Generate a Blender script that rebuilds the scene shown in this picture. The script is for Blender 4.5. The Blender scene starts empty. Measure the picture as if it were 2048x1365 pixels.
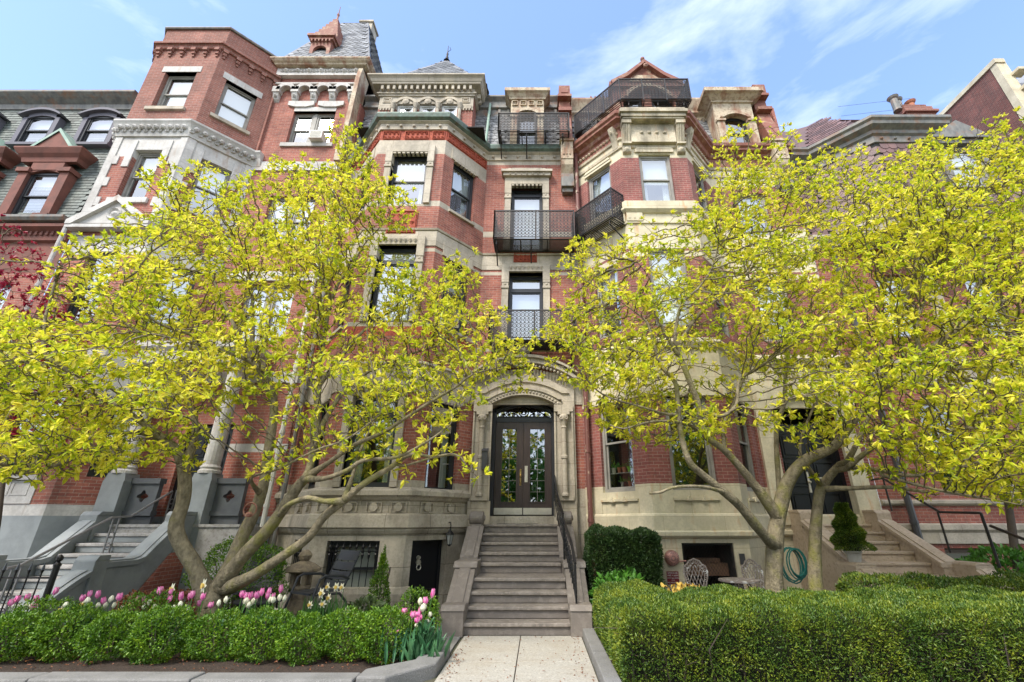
import bpy, math, random
import numpy as np
from mathutils import Vector, Matrix, noise
R = math.radians
random.seed(7)
sc = bpy.context.scene
col = sc.collection

# ------------------------------------------------------------------ camera, light, exposure
EYE = 1.65
FPX, CXP, CYP, PITCH = 897.0, 1076.0, 682.5, R(22.06)
cam = bpy.data.cameras.new('camera'); camo = bpy.data.objects.new('camera', cam); col.objects.link(camo)
cam.lens = FPX/2048*36; cam.sensor_width = 36; cam.shift_x = (1024-CXP)/2048
cam.clip_start = .05; cam.clip_end = 2000
camo.location = (0, 0, EYE); camo.rotation_euler = (R(90)+PITCH, 0, 0)
sc.camera = camo
SUN_EL, SUN_AZ = R(50), R(215)      # azimuth measured from +Y clockwise: behind the camera, to the left
w = bpy.data.worlds.new('World'); sc.world = w; w.use_nodes = True
nt = w.node_tree; N = nt.nodes; L = nt.links
for n in list(N): N.remove(n)
out = N.new('ShaderNodeOutputWorld'); bg = N.new('ShaderNodeBackground')
sky = N.new('ShaderNodeTexSky'); sky.sky_type = 'NISHITA'; sky.sun_disc = False
sky.sun_elevation = SUN_EL; sky.sun_rotation = SUN_AZ; sky.air_density = 1.0; sky.dust_density = 1.2; sky.ozone_density = 1.6
tc = N.new('ShaderNodeTexCoord'); mp = N.new('ShaderNodeMapping'); mp.inputs['Scale'].default_value = (1.3, 1.6, 4.6)
mp.inputs['Rotation'].default_value = (0, R(-6), 0); mp.inputs['Location'].default_value = (.35, .2, .15)
ns = N.new('ShaderNodeTexNoise'); ns.inputs['Scale'].default_value = 2.4; ns.inputs['Detail'].default_value = 9
ns.inputs['Roughness'].default_value = .58; ns.inputs['Distortion'].default_value = .25
sx = N.new('ShaderNodeSeparateXYZ'); mr = N.new('ShaderNodeMapRange')
mr.inputs['From Min'].default_value = .25; mr.inputs['From Max'].default_value = -.5; mr.inputs['To Min'].default_value = 0; mr.inputs['To Max'].default_value = .5
ad = N.new('ShaderNodeMath'); ad.operation = 'ADD'
mrx = N.new('ShaderNodeMapRange'); mrx.inputs['From Min'].default_value = -.5; mrx.inputs['From Max'].default_value = .6
mrx.inputs['To Min'].default_value = -.12; mrx.inputs['To Max'].default_value = .02
ad2 = N.new('ShaderNodeMath'); ad2.operation = 'ADD'
rp = N.new('ShaderNodeValToRGB'); rp.color_ramp.elements[0].position = .47; rp.color_ramp.elements[1].position = 1.0
rp.color_ramp.elements[0].color = (0, 0, 0, 1); rp.color_ramp.elements[1].color = (.75, .75, .75, 1)
mx = N.new('ShaderNodeMix'); mx.data_type = 'RGBA'; mx.inputs[7].default_value = (6.9, 7.2, 7.6, 1)
lift = N.new('ShaderNodeMix'); lift.data_type = 'RGBA'; lift.blend_type = 'ADD'; lift.inputs[0].default_value = 1; lift.inputs[7].default_value = (.42, .68, 1.45, 1)
L.new(sky.outputs[0], lift.inputs[6])
L.new(tc.outputs['Generated'], mp.inputs[0]); L.new(mp.outputs[0], ns.inputs[0]); L.new(tc.outputs['Generated'], sx.inputs[0])
L.new(sx.outputs['Y'], mr.inputs[0]); L.new(ns.outputs[0], ad.inputs[0]); L.new(mr.outputs[0], ad.inputs[1])
L.new(sx.outputs['X'], mrx.inputs[0]); L.new(ad.outputs[0], ad2.inputs[0]); L.new(mrx.outputs[0], ad2.inputs[1])
L.new(ad2.outputs[0], rp.inputs[0]); L.new(rp.outputs[0], mx.inputs[0]); L.new(lift.outputs[2], mx.inputs[6])
L.new(mx.outputs[2], bg.inputs[0]); bg.inputs[1].default_value = .15; L.new(bg.outputs[0], out.inputs[0])
sl = bpy.data.lights.new('sun', 'SUN'); sl.energy = 2.3; sl.angle = R(18); sl.color = (1, .93, .82)
slo = bpy.data.objects.new('sun', sl); col.objects.link(slo)
sd = Vector((math.sin(SUN_AZ)*math.cos(SUN_EL), math.cos(SUN_AZ)*math.cos(SUN_EL), math.sin(SUN_EL)))
slo.rotation_euler = sd.to_track_quat('Z', 'Y').to_euler(); slo.location = (-10, -20, 30)
sc.view_settings.view_transform = 'Standard'; sc.view_settings.look = 'None'
sc.view_settings.exposure = 1.05; sc.view_settings.gamma = 1
sc.render.engine = 'CYCLES'
sc.cycles.max_bounces = 8; sc.cycles.transparent_max_bounces = 12; sc.cycles.transmission_bounces = 4

# ------------------------------------------------------------------ helpers
def P(x, y, Y):
    """the point that stands Y metres in front of the camera along pixel (x, y) of the 2048 px photograph"""
    a = PITCH-math.atan((y-CYP)/FPX); h = math.tan(a)*Y
    z = Y*math.cos(PITCH)+h*math.sin(PITCH)
    return Vector(((x-CXP)*z/FPX, Y, EYE+h))

MATS = {}
def nn(nt, typ, **kw):
    n = nt.nodes.new(typ)
    for k, v in kw.items():
        if isinstance(k, str) and k.startswith('_'): n.inputs[k[1:].replace('_', ' ')].default_value = v
        else: setattr(n, k, v)
    return n
def mixc(nt, fac, a, b, blend='MIX'):
    m = nn(nt, 'ShaderNodeMix', data_type='RGBA', blend_type=blend)
    for sock, v in ((0, fac), (6, a), (7, b)):
        if hasattr(v, 'links') or hasattr(v, 'is_output'): nt.links.new(v, m.inputs[sock])
        elif sock == 0: m.inputs[0].default_value = v
        else: m.inputs[sock].default_value = (v[0], v[1], v[2], 1)
    return m.outputs[2]
def noise_fac(nt, vec, scale, lo, hi, detail=6, stretch=None, rough=.6):
    if stretch:
        m = nn(nt, 'ShaderNodeMapping'); m.inputs['Scale'].default_value = stretch; nt.links.new(vec, m.inputs[0]); vec = m.outputs[0]
    n = nn(nt, 'ShaderNodeTexNoise', _Scale=scale, _Detail=detail, _Roughness=rough); nt.links.new(vec, n.inputs[0])
    r = nn(nt, 'ShaderNodeMapRange', clamp=True); r.inputs[1].default_value = lo; r.inputs[2].default_value = hi
    nt.links.new(n.outputs[0], r.inputs[0]); return r.outputs[0], n.outputs[0]
def newmat(name):
    m = bpy.data.materials.new(name); m.use_nodes = True; nt = m.node_tree
    b = nt.nodes['Principled BSDF']; tcn = nt.nodes.new('ShaderNodeTexCoord')
    MATS[name] = m
    return m, nt, b, tcn
def plain(name, c1, c2=None, scale=4, lo=.4, hi=.65, rough=.75, metal=0, bump=0, bscale=40, stretch=None, c3=None, s3=18, island=0, spec=.5, coat=0):
    m, nt, b, t = newmat(name); o = t.outputs['Object']
    colr = c1
    if c2:
        f, _ = noise_fac(nt, o, scale, lo, hi, stretch=stretch); colr = mixc(nt, f, c1, c2)
    if c3:
        f, _ = noise_fac(nt, o, s3, .5, .7); colr = mixc(nt, f, colr if c2 else c1, c3)
    if island:
        g = nn(nt, 'ShaderNodeNewGeometry'); r = nn(nt, 'ShaderNodeMapRange'); r.inputs[3].default_value = 1-island; r.inputs[4].default_value = 1+island
        nt.links.new(g.outputs['Random Per Island'], r.inputs[0])
        h = nn(nt, 'ShaderNodeHueSaturation'); nt.links.new(r.outputs[0], h.inputs['Value'])
        if hasattr(colr, 'links'): nt.links.new(colr, h.inputs['Color'])
        else: h.inputs['Color'].default_value = (*colr, 1)
        colr = h.outputs[0]
    if hasattr(colr, 'links'): nt.links.new(colr, b.inputs['Base Color'])
    else: b.inputs['Base Color'].default_value = (*colr, 1)
    b.inputs['Roughness'].default_value = rough; b.inputs['Metallic'].default_value = metal
    b.inputs['Specular IOR Level'].default_value = spec; b.inputs['Coat Weight'].default_value = coat
    if bump:
        n = nn(nt, 'ShaderNodeTexNoise', _Scale=bscale, _Detail=5); nt.links.new(o, n.inputs[0])
        bp = nn(nt, 'ShaderNodeBump', _Strength=bump, _Distance=.02); nt.links.new(n.outputs[0], bp.inputs['Height']); nt.links.new(bp.outputs[0], b.inputs['Normal'])
    return m
def masonry(name, a, b2, mortar, bw=.215, rh=.073, ms=.006, dirt=(.06, .045, .04), dl=.50, dh=.78, dirtamt=.6, rough=.85, off=.5, streak=True, stain=None, bump=.5, pale=None, mfac=1.0):
    m, nt, b, t = newmat(name); uv = t.outputs['UV']; o = t.outputs['Object']
    k = nn(nt, 'ShaderNodeTexBrick', offset=off); k.inputs['Scale'].default_value = 1
    k.inputs['Color1'].default_value = (*a, 1); k.inputs['Color2'].default_value = (*b2, 1); k.inputs['Mortar'].default_value = (*mortar, 1)
    k.inputs['Brick Width'].default_value = bw; k.inputs['Row Height'].default_value = rh
    k.inputs['Mortar Size'].default_value = ms; k.inputs['Mortar Smooth'].default_value = .3; k.inputs['Bias'].default_value = 0
    nt.links.new(uv, k.inputs['Vector'])
    c = k.outputs['Color']
    f, _ = noise_fac(nt, o, 1.3, .35, .7); c = mixc(nt, f, c, (.62, .6, .58), 'MULTIPLY') if streak else c
    f1, raw = noise_fac(nt, o, 22, .42, .66, detail=8)
    c = mixc(nt, mulf(nt, f1, .35), c, dirt)
    f2, _ = noise_fac(nt, o, 2.6, dl, dh, detail=9, stretch=(1, 1, .28)); c = mixc(nt, mulf(nt, f2, dirtamt), c, dirt)
    if pale:
        f4, _ = noise_fac(nt, o, 1.1, .52, .68, detail=7, stretch=(1.3, 1.3, .8)); c = mixc(nt, mulf(nt, f4, .55), c, pale)
    if stain:
        f3, _ = noise_fac(nt, o, 3.1, .58, .72, detail=8, stretch=(1.6, 1.6, .35)); c = mixc(nt, mulf(nt, f3, .7), c, stain)
    nt.links.new(c, b.inputs['Base Color']); b.inputs['Roughness'].default_value = rough
    sub = nn(nt, 'ShaderNodeMath', operation='SUBTRACT'); sub.inputs[0].default_value = 1; nt.links.new(k.outputs['Fac'], sub.inputs[1])
    ml = nn(nt, 'ShaderNodeMath', operation='MULTIPLY_ADD'); nt.links.new(raw, ml.inputs[0]); ml.inputs[1].default_value = .6; nt.links.new(sub.outputs[0], ml.inputs[2])
    bp = nn(nt, 'ShaderNodeBump', _Strength=bump, _Distance=.01); nt.links.new(ml.outputs[0], bp.inputs['Height']); nt.links.new(bp.outputs[0], b.inputs['Normal'])
    return m
def mulf(nt, s, k):
    m = nn(nt, 'ShaderNodeMath', operation='MULTIPLY'); nt.links.new(s, m.inputs[0]); m.inputs[1].default_value = k; return m.outputs[0]
def leafmat(name, cols, rough=.45, trans=.45, nscale=1.6):
    m, nt, b, t = newmat(name)
    g = nn(nt, 'ShaderNodeNewGeometry'); r = nn(nt, 'ShaderNodeValToRGB'); e = r.color_ramp.elements
    nt.links.new(g.outputs['Random Per Island'], r.inputs[0])
    e[0].color = (*cols[0], 1); e[1].color = (*cols[-1], 1)
    for i, c in enumerate(cols[1:-1]):
        x = e.new((i+1)/(len(cols)-1)); x.color = (*c, 1)
    f, _ = noise_fac(nt, t.outputs['Object'], nscale, .35, .65, detail=3)
    ad_ = nn(nt, 'ShaderNodeMath', operation='MULTIPLY_ADD'); nt.links.new(g.outputs['Random Per Island'], ad_.inputs[0]); ad_.inputs[1].default_value = .55
    nt.links.new(mulf(nt, f, .45), ad_.inputs[2]); nt.links.new(ad_.outputs[0], r.inputs[0])
    nt.links.new(r.outputs[0], b.inputs['Base Color']); b.inputs['Roughness'].default_value = rough
    tr = nn(nt, 'ShaderNodeBsdfTranslucent'); nt.links.new(r.outputs[0], tr.inputs[0])
    ms = nn(nt, 'ShaderNodeMixShader'); ms.inputs[0].default_value = trans
    o = nt.nodes['Material Output']; nt.links.new(b.outputs[0], ms.inputs[1]); nt.links.new(tr.outputs[0], ms.inputs[2]); nt.links.new(ms.outputs[0], o.inputs[0])
    return m
def glassmat(name, refl=.3, tint=(.75, .8, .8)):
    m, nt, b, t = newmat(name); nt.nodes.remove(b)
    g = nn(nt, 'ShaderNodeBsdfGlossy'); g.inputs['Roughness'].default_value = .02; g.inputs['Color'].default_value = (.95, .97, 1, 1)
    tr = nn(nt, 'ShaderNodeBsdfTransparent'); tr.inputs[0].default_value = (*tint, 1)
    n = nn(nt, 'ShaderNodeTexNoise', _Scale=1.7, _Detail=2); nt.links.new(t.outputs['Object'], n.inputs[0])
    bp = nn(nt, 'ShaderNodeBump', _Strength=.03, _Distance=.05); nt.links.new(n.outputs[0], bp.inputs['Height']); nt.links.new(bp.outputs[0], g.inputs['Normal'])
    ms = nn(nt, 'ShaderNodeMixShader'); ms.inputs[0].default_value = refl
    nt.links.new(tr.outputs[0], ms.inputs[1]); nt.links.new(g.outputs[0], ms.inputs[2]); nt.links.new(ms.outputs[0], nt.nodes['Material Output'].inputs[0])
    return m

brick = masonry('red brick', (.46, .155, .105), (.33, .095, .07), (.46, .32, .26), ms=.006)
brickR = masonry('dark pressed brick', (.34, .11, .09), (.27, .08, .07), (.42, .28, .24), ms=.006)
brickN = masonry('rebuilt pinkish brick', (.37, .135, .095), (.27, .09, .065), (.40, .27, .22), ms=.008, dirt=(.10, .07, .06), dl=.55)
brickS = masonry('rough side wall brick', (.26, .08, .06), (.15, .05, .04), (.26, .15, .12), ms=.012, dl=.42)
stone = masonry('buff sandstone', (.58, .515, .42), (.51, .45, .36), (.24, .19, .14), bw=1.1, rh=.52, ms=.005, dirt=(.20, .18, .14), dirtamt=.7, dl=.48, dh=.72, bump=.25, pale=(.56, .48, .35))
stoneB = masonry('stained basement sandstone', (.59, .525, .42), (.50, .44, .35), (.16, .13, .09), bw=1.2, rh=.6, ms=.006, dirt=(.16, .15, .115), dirtamt=.8, dl=.47, dh=.72, bump=.3, pale=(.62, .55, .43))
cream = masonry('cream painted stone', (.76, .68, .50), (.70, .63, .46), (.40, .32, .20), bw=1.3, rh=.62, ms=.004, dirt=(.40, .37, .25), dirtamt=.55, dl=.5, dh=.75, bump=.2, stain=(.50, .27, .11))
creamS = masonry('stained weathered cream stone', (.66, .58, .43), (.58, .51, .38), (.3, .25, .16), bw=.9, rh=.5, ms=.004, dirt=(.17, .15, .11), dirtamt=.85, dl=.44, dh=.66, bump=.3, stain=(.42, .22, .10))
white = masonry('white painted stone', (.66, .64, .61), (.60, .585, .56), (.38, .37, .36), bw=1.0, rh=.5, ms=.004, dirt=(.30, .29, .27), dirtamt=.5, dl=.5, dh=.74, bump=.25, stain=(.34, .24, .17))
greyp = plain('grey painted masonry', (.27, .295, .305), (.20, .22, .23), scale=2.5, rough=.6, bump=.15)
greyd = plain('dark grey painted stone', (.10, .11, .12), (.075, .08, .09), rough=.6)
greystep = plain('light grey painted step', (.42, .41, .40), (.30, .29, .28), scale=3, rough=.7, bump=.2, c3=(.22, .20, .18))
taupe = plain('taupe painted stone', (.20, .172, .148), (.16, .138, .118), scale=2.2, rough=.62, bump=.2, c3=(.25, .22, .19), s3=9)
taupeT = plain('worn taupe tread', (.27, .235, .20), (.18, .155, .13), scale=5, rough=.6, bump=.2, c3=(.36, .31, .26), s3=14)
tanp = plain('tan painted stone', (.50, .40, .30), (.43, .34, .25), scale=2, rough=.65, bump=.2, c3=(.34, .26, .19))
brown = plain('brownstone', (.20, .075, .055), (.13, .055, .042), scale=3, rough=.8, bump=.3)
terra = plain('terracotta', (.40, .085, .04), (.26, .05, .028), scale=14, lo=.4, hi=.6, rough=.8, bump=.8, bscale=26)
rust = plain('rusty painted copper', (.25, .095, .065), (.40, .27, .18), scale=5, lo=.50, hi=.72, rough=.7, bump=.4, c3=(.17, .06, .04), s3=9)
rustc = plain('peeling cream metal', (.50, .42, .30), (.27, .13, .075), scale=3.5, lo=.46, hi=.64, rough=.75, bump=.4, stretch=(1, 1, .35), c3=(.24, .17, .12), s3=11)
rustp = plain('red brown pipe paint', (.16, .06, .05), (.40, .30, .22), scale=9, lo=.58, hi=.64, rough=.6, stretch=(1, 1, .4))
verd = plain('verdigris copper', (.085, .12, .10), (.14, .20, .165), scale=7, rough=.55, metal=.2, c3=(.10, .085, .06), s3=5)
verdl = plain('pale verdigris', (.22, .34, .28), (.33, .42, .34), scale=5, rough=.6)
slate = plain('grey slate', (.24, .245, .25), (.17, .175, .18), scale=3, rough=.5, island=.38, bump=.3)
slateg = plain('green grey slate', (.135, .155, .14), (.10, .118, .11), scale=3, rough=.55, island=.35, bump=.3)
slatep = plain('plum slate', (.16, .09, .085), (.12, .075, .075), scale=3, rough=.55, island=.35, bump=.3)
dgap = plain('dark roofing felt', (.02, .02, .02), rough=.9)
leadm = plain('weathered grey metal', (.20, .195, .175), (.11, .11, .105), scale=6, rough=.55, c3=(.22, .12, .07), s3=4, stretch=(1, 1, .5))
iron = plain('black iron', (.016, .015, .015), (.05, .03, .022), scale=9, lo=.5, hi=.65, rough=.5)
ironb = plain('glossy black iron', (.012, .012, .013), rough=.35)
blackf = plain('black window frame', (.022, .024, .028), rough=.4)
greyf = plain('grey window frame', (.30, .285, .255), (.22, .21, .19), rough=.6)
whitef = plain('white window frame', (.62, .62, .60), rough=.5)
blackd = plain('black door paint', (.012, .013, .016), rough=.3)
brownd = plain('dark brown door wood', (.055, .036, .03), (.035, .023, .02), scale=6, rough=.35, stretch=(4, 4, .4))
glass = glassmat('window glass', .34)
glassd = glassmat('door glass', .30, (.35, .38, .36))
glassr = glassmat('tall sash glass', .5, (.5, .52, .5))
blindm = plain('white roller blind', (.78, .78, .75), rough=.8)
curtm = plain('net curtain', (.70, .72, .68), (.6, .62, .6), scale=2, rough=.9)
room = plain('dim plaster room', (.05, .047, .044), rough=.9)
brass = plain('brass', (.55, .36, .13), rough=.3, metal=1)
steel = plain('brushed steel kick plate', (.62, .58, .48), (.5, .46, .38), scale=5, rough=.42, metal=.55)
lamp_glass = plain('frosted lantern glass', (.35, .36, .34), rough=.2)
concrete = None
bark = plain('magnolia bark', (.28, .235, .15), (.12, .10, .062), scale=13, lo=.36, hi=.66, rough=.95, bump=1, bscale=34, c3=(.20, .19, .045), s3=3.4, stretch=(1, 1, .55))
barkt = plain('twig bark', (.17, .14, .085), (.08, .065, .04), scale=6, rough=.9)
barkd = plain('dark bark', (.10, .075, .055), (.07, .055, .045), rough=.9)
soil = plain('dark mulch', (.05, .032, .022), (.028, .018, .013), scale=20, rough=.95, bump=1, bscale=60, c3=(.10, .065, .045), s3=50)
earth = plain('earth', (.10, .085, .06), (.06, .08, .035), scale=1.5, rough=.95, bump=.6)
granite = plain('grey granite', (.22, .215, .205), (.16, .158, .15), scale=3, rough=.8, bump=.4, bscale=70, c3=(.28, .27, .26), s3=60)
bluest = plain('bluestone paving', (.24, .23, .215), (.17, .165, .155), scale=2, rough=.85, bump=.2)
mulch_stone = plain('rough lantern stone', (.30, .24, .16), (.18, .14, .10), scale=9, rough=.95, bump=1, bscale=22)
potm = plain('white glazed pot', (.50, .48, .44), (.38, .36, .33), rough=.5)
potc = plain('pale clay pot', (.42, .33, .24), (.30, .24, .18), rough=.8, bump=.2)
potr = plain('terracotta pot', (.42, .16, .09), rough=.8)
limep = plain('lime green pot', (.18, .55, .04), rough=.35)
hosem = plain('teal garden hose', (.02, .16, .14), rough=.4)
hcore = plain('shade dark core', (.008, .014, .005), (.02, .016, .01), scale=30, rough=1)  # near-black solid core: the shade between the sprigs put into its colour
woodm = plain('stored brown board', (.22, .12, .07), (.14, .08, .05), rough=.8)
railg = plain('grey rail with painted sheen', (.22, .22, .225), rough=.4, metal=.3)  # pale base colour stands in for the highlights along the rail
castm = plain('weathered cast iron', (.26, .215, .185), (.62, .61, .58), scale=12, lo=.54, hi=.64, rough=.7, bump=.3)
chairm = plain('black chair paint with sky sheen', (.04, .042, .046), rough=.45)  # black metal, base colour lightened to stand in for reflected sky
glassb = glassmat('basement glass', .12, (.75, .78, .74)); glassl = glassmat('parlour glass', .2, (.6, .63, .6))
signr = plain('dark red sign enamel', (.20, .02, .03), rough=.4)
signw = plain('white lettering', (.75, .72, .70), rough=.5)
belly = plain('faded red alarm metal', (.50, .25, .21), (.30, .17, .15), scale=16, lo=.45, hi=.6, rough=.5, metal=.3)
plast = plain('off white plastic', (.62, .61, .56), rough=.45)
plastd = plain('dark plastic', (.06, .06, .065), rough=.4)
stem = plain('tulip stem green', (.07, .19, .035), (.11, .24, .06), rough=.5)
tleaf = plain('tulip leaf green', (.05, .17, .07), (.09, .22, .09), scale=8, rough=.45)
pinkt = plain('pink tulip petal', (.80, .12, .42), (.86, .38, .58), scale=30, rough=.5)
whitet = plain('white tulip petal', (.80, .78, .62), (.72, .72, .50), scale=20, rough=.5)
yel = plain('daffodil cup yellow', (.80, .55, .12), rough=.5)
lf_mag = leafmat('magnolia leaf', [(.22, .33, .014), (.42, .51, .022), (.62, .67, .032), (.84, .79, .05), (.94, .82, .13), (.50, .58, .025)], trans=.5, nscale=1.1)
lf_box = leafmat('boxwood leaf', [(.02, .07, .006), (.07, .17, .010), (.15, .29, .014), (.29, .42, .02)], trans=.25, nscale=5)
lf_yew = leafmat('yew sprig', [(.03, .08, .014), (.07, .14, .018), (.17, .24, .022), (.34, .37, .032)], trans=.2, nscale=3)
lf_yewd = leafmat('dark yew sprig', [(.018, .045, .014), (.04, .085, .02), (.08, .13, .03)], trans=.15, nscale=5)
lf_gold = leafmat('gold tipped hedge sprig', [(.12, .16, .012), (.26, .26, .012), (.44, .37, .015)], trans=.25, nscale=4)
lf_grn = leafmat('fresh green leaf', [(.05, .16, .02), (.09, .25, .03), (.14, .32, .04)], trans=.3, nscale=4)
lf_red = leafmat('red maple leaf', [(.22, .01, .035), (.34, .015, .05), (.52, .025, .05)], trans=.3, nscale=2)
lf_pink = leafmat('cherry blossom', [(.62, .42, .45), (.75, .60, .62), (.70, .48, .50)], trans=.3, nscale=2)
lf_rusty = leafmat('rusty heuchera leaf', [(.20, .06, .03), (.30, .12, .05), (.16, .05, .03)], trans=.2, nscale=5)
lf_dull = leafmat('dull green leaf', [(.06, .10, .03), (.10, .15, .05), (.16, .20, .08)], trans=.2, nscale=5)

def wallM(p0, p1, z=0.0):
    """local frame of a wall seen from the street: x along it to the right, y into the house, z up"""
    u = Vector((p1[0]-p0[0], p1[1]-p0[1], 0)); ln = u.length; u.normalize(); v = Vector((-u.y, u.x, 0))
    m = Matrix(((u.x, v.x, 0, p0[0]), (u.y, v.y, 0, p0[1]), (0, 0, 1, z), (0, 0, 0, 1)))
    return m, ln
class MB:
    def __init__(s, fr=None): s.v = []; s.f = []; s.m = []; s.fr = fr or Matrix.Identity(4); s.mi = 0
    def add(s, vs, fs, m=None):
        b = len(s.v); s.v += [s.fr @ Vector(p) for p in vs]; s.f += [tuple(i+b for i in f) for f in fs]; s.m += [s.mi if m is None else m]*len(fs); return s
    def box(s, x0, x1, y0, y1, z0, z1, m=None):
        vs = [(x0, y0, z0), (x1, y0, z0), (x1, y1, z0), (x0, y1, z0), (x0, y0, z1), (x1, y0, z1), (x1, y1, z1), (x0, y1, z1)]
        return s.add(vs, [(0, 3, 2, 1), (4, 5, 6, 7), (0, 1, 5, 4), (1, 2, 6, 5), (2, 3, 7, 6), (3, 0, 4, 7)], m)
    def quad(s, *p, m=None): return s.add(p, [tuple(range(len(p)))], m)
    def tube(s, pts, rad, n=6, m=None, cap=True):
        pts = [Vector(p) for p in pts]; k = len(pts); rad = rad if isinstance(rad, (list, tuple)) else [rad]*k
        vs = []; pa = None
        for i, p in enumerate(pts):
            t = (pts[min(i+1, k-1)]-pts[max(i-1, 0)])
            if t.length < 1e-9: t = Vector((0, 0, 1))
            t.normalize()
            if pa is None: a = t.cross(Vector((0, 0, 1)) if abs(t.z) < .9 else Vector((1, 0, 0)))
            else: a = pa-t*pa.dot(t)
            if a.length < 1e-4: a = t.cross(Vector((1, .3, .2)))
            a.normalize(); b = t.cross(a); pa = a
            for j in range(n):
                q = 2*math.pi*j/n; vs.append(tuple(p+a*(rad[i]*math.cos(q))+b*(rad[i]*math.sin(q))))
        fs = [(i*n+j, i*n+(j+1) % n, (i+1)*n+(j+1) % n, (i+1)*n+j) for i in range(k-1) for j in range(n)]
        if cap: fs += [tuple(range(n-1, -1, -1)), tuple(range((k-1)*n, k*n))]
        return s.add(vs, fs, m)
    def lathe(s, c, prof, n=12, m=None, axis='z', sx=1, sy=1):
        vs = []
        for r, z in prof:
            for j in range(n):
                q = 2*math.pi*j/n; x, y = r*math.cos(q)*sx, r*math.sin(q)*sy
                vs.append((c[0]+x, c[1]+y, c[2]+z) if axis == 'z' else (c[0]+x, c[1]+z, c[2]+y) if axis == 'y' else (c[0]+z, c[1]+x, c[2]+y))
        k = len(prof); fs = [(i*n+j, i*n+(j+1) % n, (i+1)*n+(j+1) % n, (i+1)*n+j) for i in range(k-1) for j in range(n)]
        fs += [tuple(range(n-1, -1, -1)), tuple(range((k-1)*n, k*n))]
        return s.add(vs, fs, m)
    def ring(s, c, r, t, n=8, axis='y', m=None, tn=4, a0=0, a1=2*math.pi):
        full = abs(a1-a0) > 6.2; k = n if full else n+1; pts = []
        for i in range(k+(1 if full else 0)):
            q = a0+(a1-a0)*i/n; x, z = r*math.cos(q), r*math.sin(q)
            pts.append((c[0]+x, c[1], c[2]+z) if axis == 'y' else (c[0]+x, c[1]+z, c[2]) if axis == 'z' else (c[0], c[1]+x, c[2]+z))
        return s.tube(pts, t, tn, m, cap=False)
    def prism(s, poly, y0, y1, m=None):
        """polygon in the x-z plane pushed from y0 to y1"""
        k = len(poly); vs = [(x, y0, z) for x, z in poly]+[(x, y1, z) for x, z in poly]
        fs = [tuple(range(k)), tuple(range(2*k-1, k-1, -1))]+[(i, i+k, (i+1) % k+k, (i+1) % k) for i in range(k)]
        return s.add(vs, fs, m)
    def prismx(s, poly, x0, x1, m=None):
        k = len(poly); vs = [(x0, y, z) for y, z in poly]+[(x1, y, z) for y, z in poly]
        fs = [tuple(range(k)), tuple(range(2*k-1, k-1, -1))]+[(i, i+k, (i+1) % k+k, (i+1) % k) for i in range(k)]
        return s.add(vs, fs, m)
    def sweep(s, path, prof, m=None):
        """a moulding: profile of (outward, z) points swept along a plan path with mitred corners"""
        k = len(path); dirs = []
        for i in range(k-1):
            d = Vector((path[i+1][0]-path[i][0], path[i+1][1]-path[i][1])); d.normalize(); dirs.append(d)
        vs = []; n = len(prof)
        for i in range(k):
            a = dirs[max(i-1, 0)]; b = dirs[min(i, k-2)]
            na = Vector((a.y, -a.x)); nb = Vector((b.y, -b.x)); mt = (na+nb); mt.normalize(); sc_ = 1/max(.3, mt.dot(na))
            for o, z in prof: vs.append((path[i][0]+mt.x*o*sc_, path[i][1]+mt.y*o*sc_, z))
        fs = [(i*n+j, i*n+(j+1) % n, (i+1)*n+(j+1) % n, (i+1)*n+j) for i in range(k-1) for j in range(n)]
        fs += [tuple(range(n-1, -1, -1)), tuple(range((k-1)*n, k*n))]
        return s.add(vs, fs, m)
    def build(s, name, mats, parent=None, smooth=False, label=None, bevel=0, uv=True):
        me = bpy.data.meshes.new(name); me.from_pydata([tuple(p) for p in s.v], [], s.f); me.validate()
        mats = mats if isinstance(mats, (list, tuple)) else [mats]
        for q in mats: me.materials.append(q)
        if len(me.polygons) == len(s.m) and len(mats) > 1: me.polygons.foreach_set('material_index', s.m)
        if smooth: me.shade_smooth()
        me.update()
        if uv:
            ul = me.uv_layers.new(name='UVMap'); dat = ul.data; V = me.vertices; lp = me.loops
            for p in me.polygons:
                n = p.normal
                if abs(n.z) > .85:
                    for li in p.loop_indices: c = V[lp[li].vertex_index].co; dat[li].uv = (c.x, c.y)
                else:
                    t = Vector((-n.y, n.x, 0)); t.normalize()
                    if n.y > 0: t = -t
                    for li in p.loop_indices: c = V[lp[li].vertex_index].co; dat[li].uv = (c.x*t.x+c.y*t.y+50, c.z+10)
        o = bpy.data.objects.new(name, me); col.objects.link(o)
        if parent is not None: adopt(o, parent)
        if label: o['label'] = label
        if bevel:
            b = o.modifiers.new('bevel', 'BEVEL'); b.width = bevel; b.segments = 2; b.limit_method = 'ANGLE'
        return o
def adopt(o, parent):
    o.parent = parent
    loc = Vector(parent.location); q = parent
    o.matrix_parent_inverse = (Matrix.Translation(loc) @ Matrix.Rotation(parent.rotation_euler.z, 4, 'Z')).inverted() if parent.type == 'EMPTY' else Matrix.Identity(4)
def thing(name, label, cat, loc=(0, 0, 0), group=None):
    o = bpy.data.objects.new(name, None); col.objects.link(o); o.location = loc; o.empty_display_size = .2
    o['label'] = label; o['category'] = cat
    if group: o['group'] = group
    return o
def tag(o, label, cat, group=None):
    o['label'] = label; o['category'] = cat
    if group: o['group'] = group
    return o
def kids(o): return [c for c in o.children]
def copy_tree(o, parent=None, label=None):
    c = o.copy(); col.objects.link(c)
    if parent is not None: c.parent = parent
    if label: c['label'] = label
    for ch in kids(o): copy_tree(ch, c)
    return c
def rebase(root, dx, dy, dz=0): root.location = Vector(root.location)+Vector((dx, dy, dz))
def structure(mb, name, mat):
    o = mb.build(name, mat); o['kind'] = 'structure'; return o

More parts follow.
